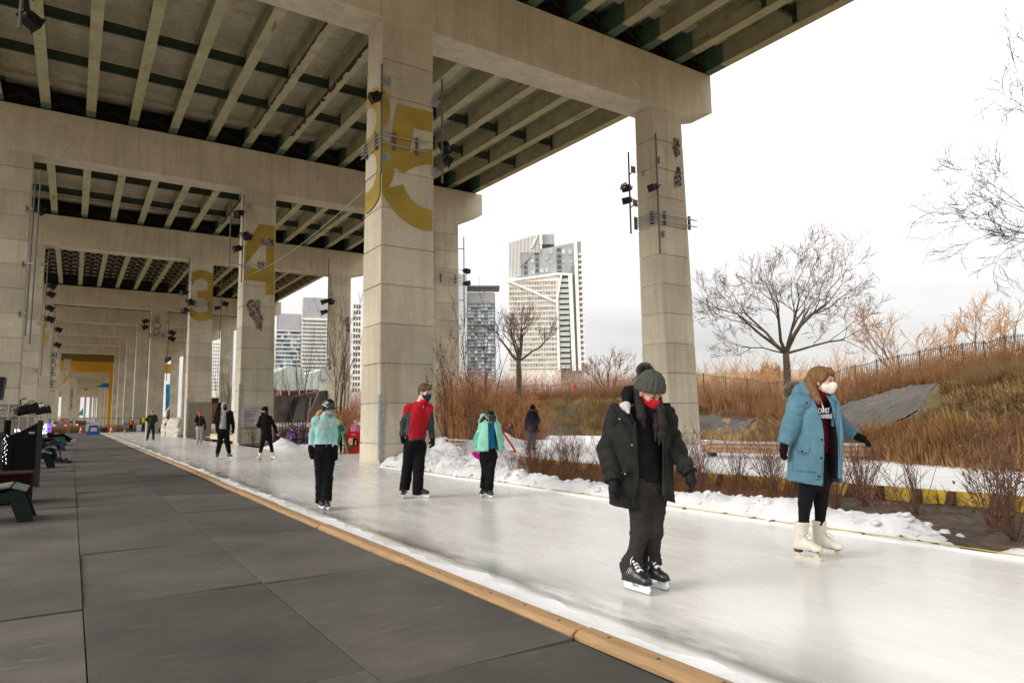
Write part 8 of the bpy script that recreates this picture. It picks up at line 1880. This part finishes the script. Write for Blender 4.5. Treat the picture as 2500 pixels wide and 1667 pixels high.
# fence across the far end
ff = empty('mesh_fence', (0, 0, 0), 0, 'thin dark wire fence across the far end of the rink', 'fence')
FD_ = M('dark_fence_paint', (.035, .028, .022), .7)
for x in np.arange(-9.5, 9.5, 2.4): MB().tube([(x, 98, -.04), (x, 98, 1.75)], .035, 6).build('post', FD_, ff)
MB().tube([(-9.5, 98, 1.72), (9.3, 98, 1.72)], .025, 6).build('rail', FD_, ff); MB().tube([(-9.5, 98, .1), (9.3, 98, .1)], .025, 6).build('rail', FD_, ff)
w0 = []; w1 = []
for x in np.arange(-9.5, 9.3, .22): w0.append((x, 98, .1)); w1.append((x, 98, 1.7))
tag(segs_mesh('wire', w0, w1, np.full(len(w0), .006), np.full(len(w0), .006), 3, FD_, ff), kind='stuff')
straw = thicket('straw_bed', np.stack([rng.uniform(-5.5, 8.5, 420), rng.uniform(98.6, 101, 420), np.zeros(420)], 1), .9, 5, TAN, .4, .02, 2, 91); tag(straw, kind='stuff')
sb_m = M('pale_stone_block', (.36, .30, .21), .9, .3, 3)
for i, x in enumerate(np.arange(-5.2, 3.2, 1.25)): tag(MB().box((x, 100.2, -.04), (x+1.1, 101.1, .75+.06*(i % 2))).build('stone_block', sb_m, None, bevel=.05), ['stone block nearest the red sign', 'stone block, second beyond the red sign', 'stone block, third in the row past the rink', 'stone block behind the left cone', 'stone block left of the white board', 'stone block hidden by the white board edge', 'stone block, last in the row behind the white board'][i], 'stone block', 'stone blocks behind the far fence')
# traffic cones
CO = M('cone_orange', (.72, .10, .015), .5, .08); CW = M('cone_white', (.7, .68, .64), .5)
def cone(u, v, hpx, label):
    p_ = gz(u, v); h = hpx/F_PX*np.linalg.norm(p_); root = empty('traffic_cone', tuple(p_), 0, label, 'traffic cone', 'orange traffic cones at the far end')
    MB().box((-.27*h, -.27*h, 0), (.27*h, .27*h, .05*h)).build('base', CO, root); MB().lathe([(.21*h, .05*h), (.14*h, .42*h)], 12).build('lower_sleeve', CO, root); MB().lathe([(.141*h, .42*h), (.09*h, .68*h)], 12).build('reflective_band', CW, root); MB().lathe([(.088*h, .68*h), (.035*h, 1.0*h)], 12).build('tip', CO, root)
for a in ((197, 1057, 14.5, 'orange cone left of the blue A-frame board'), (148, 1055, 13, 'orange cone behind the seated person'), (271, 1056, 14, 'orange cone just right of the white board'), (304, 1056, 9, 'short orange cone under the blue sign'), (256, 1053, 10, 'small orange cone on the dark box')): cone(*a)
def bin_(u, v, w, h, label, mat=None):
    p_ = gz(u, v); s_ = np.linalg.norm(p_)/F_PX; root = empty('planter_box', tuple(p_), 0, label, 'planter', 'dark planter boxes at the far end')
    m_ = mat or M('dark_maroon_panel', (.06, .012, .01)); MB().box((-w*s_/2, 0, 0), (w*s_/2, w*s_*.8, h*s_)).build('box', m_, root, bevel=.02); MB().box((-w*s_/2-.03, -.03, h*s_), (w*s_/2+.03, w*s_*.8+.03, h*s_+.06)).build('rim', m_, root)
bin_(254, 1055, 11, 8, 'dark red box right of the white board'); bin_(394, 1055, 10, 8, 'dark red box beside the netting pen')
p_ = gz(338, 1055); tb = empty('folding_table', tuple(p_), 0, 'small dark folding table by the yellow vest worker', 'table')
MB().box((-.5, -.3, .98), (.6, .3, 1.03)).build('table_top', DARK, tb)
for x in (-.45, .55):
    for y in (-.25, .25): MB().tube([(x, y, 0), (x, y, .98)], .03, 6).build('leg', DARK, tb)
# parked cars past the fence
def car(at_, yaw, col, label):
    root = empty('parked_car', at_, yaw, label, 'car', 'cars parked beyond the far fence'); P_ = M('car_paint_%d' % int(col[0]*999), col, .25, .05, 2, 0)
    mb = MB(); prof = [(-2.2, .35), (-2.25, .8), (-2.1, 1.0), (-1.5, 1.08), (-1.1, 1.5), (.4, 1.55), (1.1, 1.08), (2.0, .95), (2.2, .7), (2.2, .35)]
    mb.prism([(-.88, y, z) for y, z in prof], (0, 0, 0), (1.76, 0, 0)); mb.build('body', P_, root, bevel=.05)
    MB().prism([(-.70, -2.28+.02, z) for z in (0,)] or [], (0, 0, 0), (0, 0, 0)) if False else None
    MB().hexa([(-.72, -1.53, 1.12), (.72, -1.53, 1.12), (.72, -1.50, 1.12), (-.72, -1.50, 1.12), (-.62, -1.16, 1.46), (.62, -1.16, 1.46), (.62, -1.13, 1.46), (-.62, -1.13, 1.46)]).build('rear_window', DGL, root)
    TL = M('lit_tail_lamp', (.9, .10, .02), .4, 0, 1, 0, emit=3.0)
    for x in (-.72, .72):
        MB().box((x-.14, -2.29, .74), (x+.14, -2.24, .92)).build('tail_light', TL, root)
        for y in (-1.4, 1.35): MB().tube([(x-.06, y, .32), (x+.14 if x > 0 else x-.16, y, .32)], .32, 14).build('wheel', BLACK, root)
    return root
pk = gz(182, 1038); car((-1.6, 122, .0), .1, (.14, .14, .15), 'grey car with lit red tail lamps beyond the red sign'); car((1.1, 140, 0), .2, (.02, .02, .025), 'black car parked under the small blue sail')
car((-.4, 158, 0), .6, (.03, .03, .03), 'dark car farther back between the columns')

# ---------------------------------------------------------------- left side: gate panel, fence, chairs, lights
mb = MB(); Yp = 16.6
tl = gy(24, 1062, Yp); tr = gy(98, 1031, Yp); 
gp = empty('gate_panel', (0, 0, 0), 0, 'tall black slatted gate panel with a sloping top at the left edge', 'gate panel')
PB = M('black_board', (.005, .004, .0035), .8, .3, 3, .2, 20, spec=.12); x0, x1 = tl[0], tr[0]-.04; n = 9
for i in range(n):
    a = x0+(x1-x0)*i/n; b = x0+(x1-x0)*(i+1)/n-.0015; za = tl[2]+(tr[2]-tl[2])*(i/n)**1.3; zb2 = tl[2]+(tr[2]-tl[2])*((i+1)/n)**1.3
    MB().hexa([(a, Yp, .05), (b, Yp, .05), (b, Yp+.03, .05), (a, Yp+.03, .05), (a, Yp, za), (b, Yp, zb2), (b, Yp+.03, zb2), (a, Yp+.03, za)]).build('slat', PB, gp)
MB().box((x1+.002, Yp-.04, .02), (x1+.09, Yp+.06, tr[2]+.04)).build('post', M('dark_grey_post', (.025, .025, .024), .6, spec=.2), gp); MB().box((x0, Yp-.03, tl[2]-.1), (x0+.06, Yp-.001, 0.05)).build('edge_strip', PB, gp)
MB().box((x0+.3, Yp-.008, tl[2]+.02), (x0+.4, Yp-.001, tl[2]+.06)).build('label_plate', M('grey_label', (.3, .28, .28)), gp)
pf = empty('picket_fence', (0, 0, 0), 0, 'dark vertical picket fence behind the string lights at the left edge', 'fence')
for i, x in enumerate(np.arange(-4.6, -1.1, .14)): MB().box((x, 19.6, .02), (x+.05, 19.63, 1.08)).build('picket', M('dark_picket', (.05, .045, .04), .7), pf)
MB().box((-4.7, 19.64, .95), (-1.1, 19.68, 1.0)).build('rail', PB, pf); MB().box((-4.7, 19.64, .15), (-1.1, 19.68, .2)).build('rail', PB, pf)
tag(MB().box((-4.8, 34, -.05), (-1.3, 34.2, 1.55)).build('hoarding', M('tan_hoarding', (.26, .22, .16), .8)), 'plain tan hoarding behind the truss at the left edge', 'hoarding')
LED = M('white_led_bulb', (.8, .9, 1.0), .4, 0, 1, 0, emit=2.5); LEDP = M('violet_led_bulb', (.16, .08, .95), .4, 0, 1, 0, emit=2.5)
def lights(P, mat, label, r_=.012, name='string_lights', cat='string lights'):
    mb = MB()
    for p_ in P: mb.lathe([(r_*.4, -r_), (r_, 0), (r_*.4, r_)], 5, tuple(p_))
    o = mb.build(name, mat); tag(o, label, cat); o['kind'] = 'stuff'; return o
for (u, ds) in ((12, (1085, 1150)), (19, (1068, 1160))):
    a = gy(u, ds[0], 14.5); pst = MB().tube([(a[0], 14.5, 0), (a[0], 14.5, 1.35)], .035, 6).build('light_post', PB); tag(pst, 'thin dark post wrapped in white lights at the left edge' if u < 15 else 'second dark post wrapped in white lights beside the gate panel', 'post')
R_ = random.Random(6)
lights([gy(u, v, 14.4) for u, v in [(14+3*math.sin(i*1.9)+R_.uniform(-4, 4)+i*-.15, 1062+i*3.3) for i in range(22)]], LED, 'string of white lights spiralling down the left posts', .005)
lights([gy(R_.uniform(36, 48), R_.uniform(1048, 1054), 18) for i in range(6)], LED, 'few white lights above the gate panel', .014)
lights([gy(R_.uniform(103, 114), R_.uniform(1036, 1058), 40) for i in range(24)], LED, 'cluster of white lights behind the gate panel', .022)
lights([gy(R_.uniform(108, 126), R_.uniform(1034, 1054), 41) for i in range(34)], LEDP, 'cluster of violet lights beside the seated person', .022)
lights([gy(R_.uniform(700, 770), R_.uniform(1035, 1080), 36)+[0, 0, 0] for i in range(46)], LEDP, 'violet lights scattered in the twigs behind the girl in mint', .013)
lights([gy(R_.uniform(835, 878), R_.uniform(1040, 1062), 31) for i in range(22)], LEDP, 'violet lights in the brush left of the numbered column', .012)
lights([gy(R_.uniform(1218, 1250), R_.uniform(1035, 1068), 27) for i in range(12)], LEDP, 'violet lights in the hedge left of the navy parka walker', .011)
# white picket fence behind the rink
wf = empty('picket_fence', (0, 0, 0), 0, 'white picket fence behind the saplings and the woman in black', 'fence')
me_src = None
for x in np.arange(9.0, 24, .2):
    if me_src is None: o = MB().prism([(0, 0, .05), (.1, 0, .05), (.1, 0, 1.0), (.05, 0, 1.1), (0, 0, 1.0)], (0, 0, 0), (0, .03, 0)).build('picket', WHT, wf); me_src = o.data
    else: o = bpy.data.objects.new('picket', me_src); COL.objects.link(o); o.parent = wf
    o.location = (x, 47.5, 0)
MB().box((9, 47.535, .8), (24, 47.57, .88)).build('rail', WHT, wf); MB().box((9, 47.535, .3), (24, 47.57, .38)).build('rail', WHT, wf)
o = poly_sheet('snow_patch', [(8.6, 44), (24, 44), (24, 56), (8.6, 56)], .08, SNOW_C)
# chairs: low slatted lounge chairs in a row facing the ice
def lounge(at_, label, wood, slat):
    root = empty('lounge_chair', at_, 0, label, 'chair', 'slatted lounge chairs facing the ice'); W2 = .36      # faces +x
    sx = [(.98, .43), (.80, .455), (.62, .43), (.44, .40), (.26, .36), (.08, .32)]
    for i, (x, z) in enumerate(sx):
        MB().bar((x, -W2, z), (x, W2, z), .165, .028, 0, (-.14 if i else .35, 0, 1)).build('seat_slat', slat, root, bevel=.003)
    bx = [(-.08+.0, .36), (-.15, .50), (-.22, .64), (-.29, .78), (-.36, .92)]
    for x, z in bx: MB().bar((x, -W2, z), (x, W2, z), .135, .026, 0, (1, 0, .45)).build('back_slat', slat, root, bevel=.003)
    for y in (-W2+.03, W2-.03):
        MB().hexa([(1.0, y-.02, .28), (1.0, y+.02, .28), (-.05, y+.02, .17), (-.05, y-.02, .17), (1.0, y-.02, .405), (1.0, y+.02, .405), (-.05, y+.02, .30), (-.05, y-.02, .30)]).build('side_rail', wood, root)
        MB().hexa([(.87, y-.029, .28), (1.015, y-.029, .28), (1.015, y+.029, .28), (.87, y+.029, .28), (.87, y-.029, .415), (1.015, y-.029, .415), (1.015, y+.029, .415), (.87, y+.029, .415)]).build('front_block', wood, root)
        MB().hexa([(.98, y-.025, 0), (1.16, y-.025, 0), (1.16, y+.025, 0), (.98, y+.025, 0), (.84, y-.025, .40), (1.02, y-.025, .40), (1.02, y+.025, .40), (.84, y+.025, .40)]).build('leg', wood, root)
        MB().hexa([(-.22, y-.025, 0), (-.06, y-.025, 0), (-.06, y+.025, 0), (-.22, y+.025, 0), (-.12, y-.025, .3), (.04, y-.025, .3), (.04, y+.025, .3), (-.12, y+.025, .3)]).build('leg', wood, root)
        MB().bar((-.02, y, .2), (-.42, y, 1.0), .04, .09).build('back_stile', wood, root)
    return root
DG = M('dark_green_paint', (.004, .010, .007), .6, .2, 6, .2, 30, spec=.2); SG = M('sage_slat_paint', (.13, .155, .12), .6, .2, 6, .2, 30); GRN = M('grass_green_paint', (.015, .10, .03), .5, .2); BLU = M('navy_paint', (.012, .03, .08), .5, .2)  # sage slats are paler than the dark green frame
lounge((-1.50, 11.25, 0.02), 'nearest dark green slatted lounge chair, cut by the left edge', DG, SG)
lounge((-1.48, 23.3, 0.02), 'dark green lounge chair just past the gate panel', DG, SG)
lounge((-1.42, 26.6, 0.02), 'navy lounge chair holding a backpack and dark clothes', BLU, BLU)
lounge((-1.30, 36.5, 0.02), 'green and navy lounge chair with a person in maroon trousers', BLU, GRN)
lounge((-1.30, 45.5, 0.02), 'bright green lounge chair with the reclining person', GRN, GRN)
lounge((-1.30, 50.5, 0.02), 'farthest green lounge chair behind the reclining person', GRN, GRN)
box = empty('planter_box', (0, 0, 0), 0, 'dark red planter box behind the nearest lounge chair', 'planter', 'planter boxes by the chairs')
a = gy(78, 1153, 13.2); MB().box((-3.0, 13.2, .02), (a[0], 13.9, a[2]-.03)).build('box', M('blackish_red_panel', (.012, .003, .003), .85, spec=.1), box, bevel=.01); MB().box((-3.0, 13.18, a[2]-.028), (a[0]+.01, 13.92, a[2])).build('rim', M('maroon_rim', (.022, .005, .005), .8, spec=.15), box)
MAR = fabric('maroon_trousers', (.05, .008, .014))
s1 = seated((-.80, 46.0, .0), 'person reclining in a green chair, black clothes and white sneakers stretched out', BJ, BLACK_F, M('white_sneaker', (.55, .55, .55), .6), BLACK_F)
s2 = seated((-1.15, 36.9, .02), 'person in maroon trousers slumped in a chair behind the backpack', BJ, MAR, BLACK_F, BLACK_F, 1.55)
F = SDF((-.3, -.3, -.1), (.3, .3, .6), .016); F.ell((0, 0, .25), (.16, .12, .26), .02); F.ell((0, -.1, .15), (.11, .07, .12), .03); F.shift(fold(9, .01, 3)); bp = F.build('backpack', BLACK_F, None); bp.location = (-.52, 25.6, .02); tag(bp, 'black backpack standing on the boards before the navy chair', 'backpack')
MB().tube([(.16+.12*math.sin(t), 0, .25+.2*math.cos(t)) for t in np.linspace(0, math.pi, 8)], .018, 6).build('strap', BLACK_F, bp)
F = SDF((-.5, -.5, -.1), (.5, .5, .4), .02); F.ell((0, 0, .1), (.36, .28, .13), .02); F.ell((.15, .1, .17), (.2, .16, .1), .05); F.shift(fold(8, .02, 6)); cl = F.build('coat_pile', fabric('dark_blue_coat', (.015, .02, .035)), None); cl.location = (-1.0, 26.6, .45); tag(cl, 'dark coats piled on the navy lounge chair', 'clothes')
for i, (x, y, yaw) in enumerate(((-.06, 25.3, .3), (-.2, 25.75, .1))):
    F = SDF((-.1, -.2, -.02), (.2, .2, .2), .012); F.cone((0, 0, .05), (.13, 0, .04), .05, .035, .02); F.cone((0, 0, .06), (-.03, 0, .13), .045, .045, .02); F.plane((0, 0, 0), (0, 0, -1)); sh_ = F.build('shoe', fabric('brown_shoe', (.05, .03, .025)), None); sh_.location = (x, y, .03); sh_.rotation_euler = (0, 0, yaw); tag(sh_, ['nearer brown shoe left on the boards by the backpack', 'brown shoe lying closest to the black backpack'][i], 'shoe')
# stage truss with two par lamps and a canopy
def truss(a, b, w, label, n=10, name='truss'):
    root = empty(name, (0, 0, 0), 0, label, 'truss', 'aluminium trusses at the left'); a = np.array(a, float); b = np.array(b, float); d = (b-a)/np.linalg.norm(b-a); s1_ = np.cross(d, [0, 1, 0]); s1_ /= np.linalg.norm(s1_); s2_ = np.cross(d, s1_)
    AL = M('aluminium_tube', (.30, .29, .27), .4, .1, 5, 0, metal=.6); Cn = [s1_*w/2*i+s2_*w/2*j for i in (-1, 1) for j in (-1, 1)]
    for c in Cn: MB().tube([tuple(a+c), tuple(b+c)], .025, 6).build('chord', AL, root)
    p0 = []; p1 = []
    for i in range(n):
        A_ = a+(b-a)*i/n; B_ = a+(b-a)*(i+1)/n
        for c1, c2 in ((0, 1), (1, 3), (3, 2), (2, 0)): p0.append(A_+Cn[c1]); p1.append(B_+Cn[c2])
    tag(segs_mesh('lacing', p0, p1, np.full(len(p0), .013), np.full(len(p0), .013), 5, AL, root), kind='stuff'); return root
pa = gy(37, 987, 26); pb = gy(37, 1065, 26); truss((pa[0], 26, 0), (pa[0], 26, pa[2]), .28, 'upright aluminium truss, leftmost', 8); pa2 = gy(-60, 986, 26); truss((pa2[0], 26, pa[2]-.1), (pa[0]+.1, 26, pa[2]-.1), .16, 'upper horizontal truss reaching in from the left edge', 9)
pl_ = gy(-60, 1026, 26); pr_ = gy(48, 1026, 26); truss((pl_[0], 26.3, pl_[2]), (pr_[0], 26.3, pl_[2]), .14, 'lower horizontal truss at the left edge', 9)
pa = gy(86, 990, 30); truss((pa[0], 30, 0), (pa[0], 30, pa[2]), .34, 'second upright truss under the small canopy', 8)
for (u, v, Y, lb) in ((62, 1000, 24, 'large black stage lamp above the gate panel'), (103, 1002, 29, 'smaller black stage lamp under the white canopy')):
    c = gy(u, v, Y); root = empty('stage_lamp', tuple(c), .5, lb, 'stage lamp', 'black stage lamps'); s_ = .22 if Y < 26 else .18
    R4 = Matrix.Rotation(-.25, 4, 'Y') @ Matrix.Rotation(math.pi/2, 4, 'Y')
    mb = MB(); mb.lathe([(s_*.45, -s_*1.2), (s_*.62, -s_*.9), (s_*.66, .2*s_)], 14); 
    for i_ in range(len(mb.v)): mb.v[i_] = tuple(R4 @ Vector(mb.v[i_]))
    mb.build('can', BLACK, root)
    mb = MB()
    for sx in (-1, 1): mb.hexa([(s_*.66*sx, -s_*.6, .2*s_), (s_*.70*sx, -s_*.6, .2*s_), (s_*.70*sx, s_*.6, .2*s_), (s_*.66*sx, s_*.6, .2*s_), (s_*.95*sx, -s_*.8, 1.1*s_), (s_*.98*sx, -s_*.8, 1.1*s_), (s_*.98*sx, s_*.8, 1.1*s_), (s_*.95*sx, s_*.8, 1.1*s_)])
    for sy in (-1, 1): mb.hexa([(-s_*.6, s_*.66*sy, .2*s_), (s_*.6, s_*.66*sy, .2*s_), (s_*.6, s_*.70*sy, .2*s_), (-s_*.6, s_*.70*sy, .2*s_), (-s_*.8, s_*.95*sy, 1.1*s_), (s_*.8, s_*.95*sy, 1.1*s_), (s_*.8, s_*.98*sy, 1.1*s_), (-s_*.8, s_*.98*sy, 1.1*s_)])
    for i_ in range(len(mb.v)): mb.v[i_] = tuple(R4 @ Vector(mb.v[i_]))
    mb.build('barn_door', BLACK, root); MB().tube([(-.1, 0, .0), (-.15, .0, s_*1.3), (0, 0, s_*1.5)], .02, 5).build('yoke', BLACK, root)
a = gy(82, 985, 31); b = gy(115, 992, 31); cp = empty('canopy', (0, 0, 0), 0, 'small white canopy roof on the second truss', 'canopy'); MB().hexa([(a[0], 31, b[2]), (b[0], 31, b[2]), (b[0]-.1, 33.5, b[2]), (a[0], 33.5, b[2]), (a[0], 31, b[2]+.05), (b[0], 31, b[2]+.05), (b[0]-.1, 33.5, b[2]+.12), (a[0], 33.5, b[2]+.12)]).build('roof_sheet', WHT, cp)
a = gy(-8, 975, 12); b = gy(10, 920, 12); sp = empty('speaker', (0, 0, 0), 0, 'black speaker hanging at the very left edge', 'speaker'); mb = MB(); mb.hexa([(a[0]-.5, 12, a[2]), (gy(2, 975, 12)[0], 12, a[2]), (gy(2, 975, 12)[0], 12.4, a[2]), (a[0]-.5, 12.4, a[2]), (a[0]-.5, 12, b[2]), (b[0]+.01, 12, b[2]), (b[0]+.01, 12.4, b[2]), (a[0]-.5, 12.4, b[2])]); mb.build('cabinet', BLACK, sp); MB().tube([(a[0]-.3, 12.2, b[2]), (a[0]-.3, 12.2, b[2]+.6)], .03, 6).build('bracket', BLACK, sp)
# lamp and pipe in the top left corner
c = gy(10, 14, 17.2); light_mast(-1.37, 17.3, 9.8, 14.0, [(12.0, -2.2, 17.74)], [(c[2], -1.1, -.4, 1.1, 0), (10.9, -1.1, -.4, 1.0, 0)], 'light pole with lamps in the top left corner')
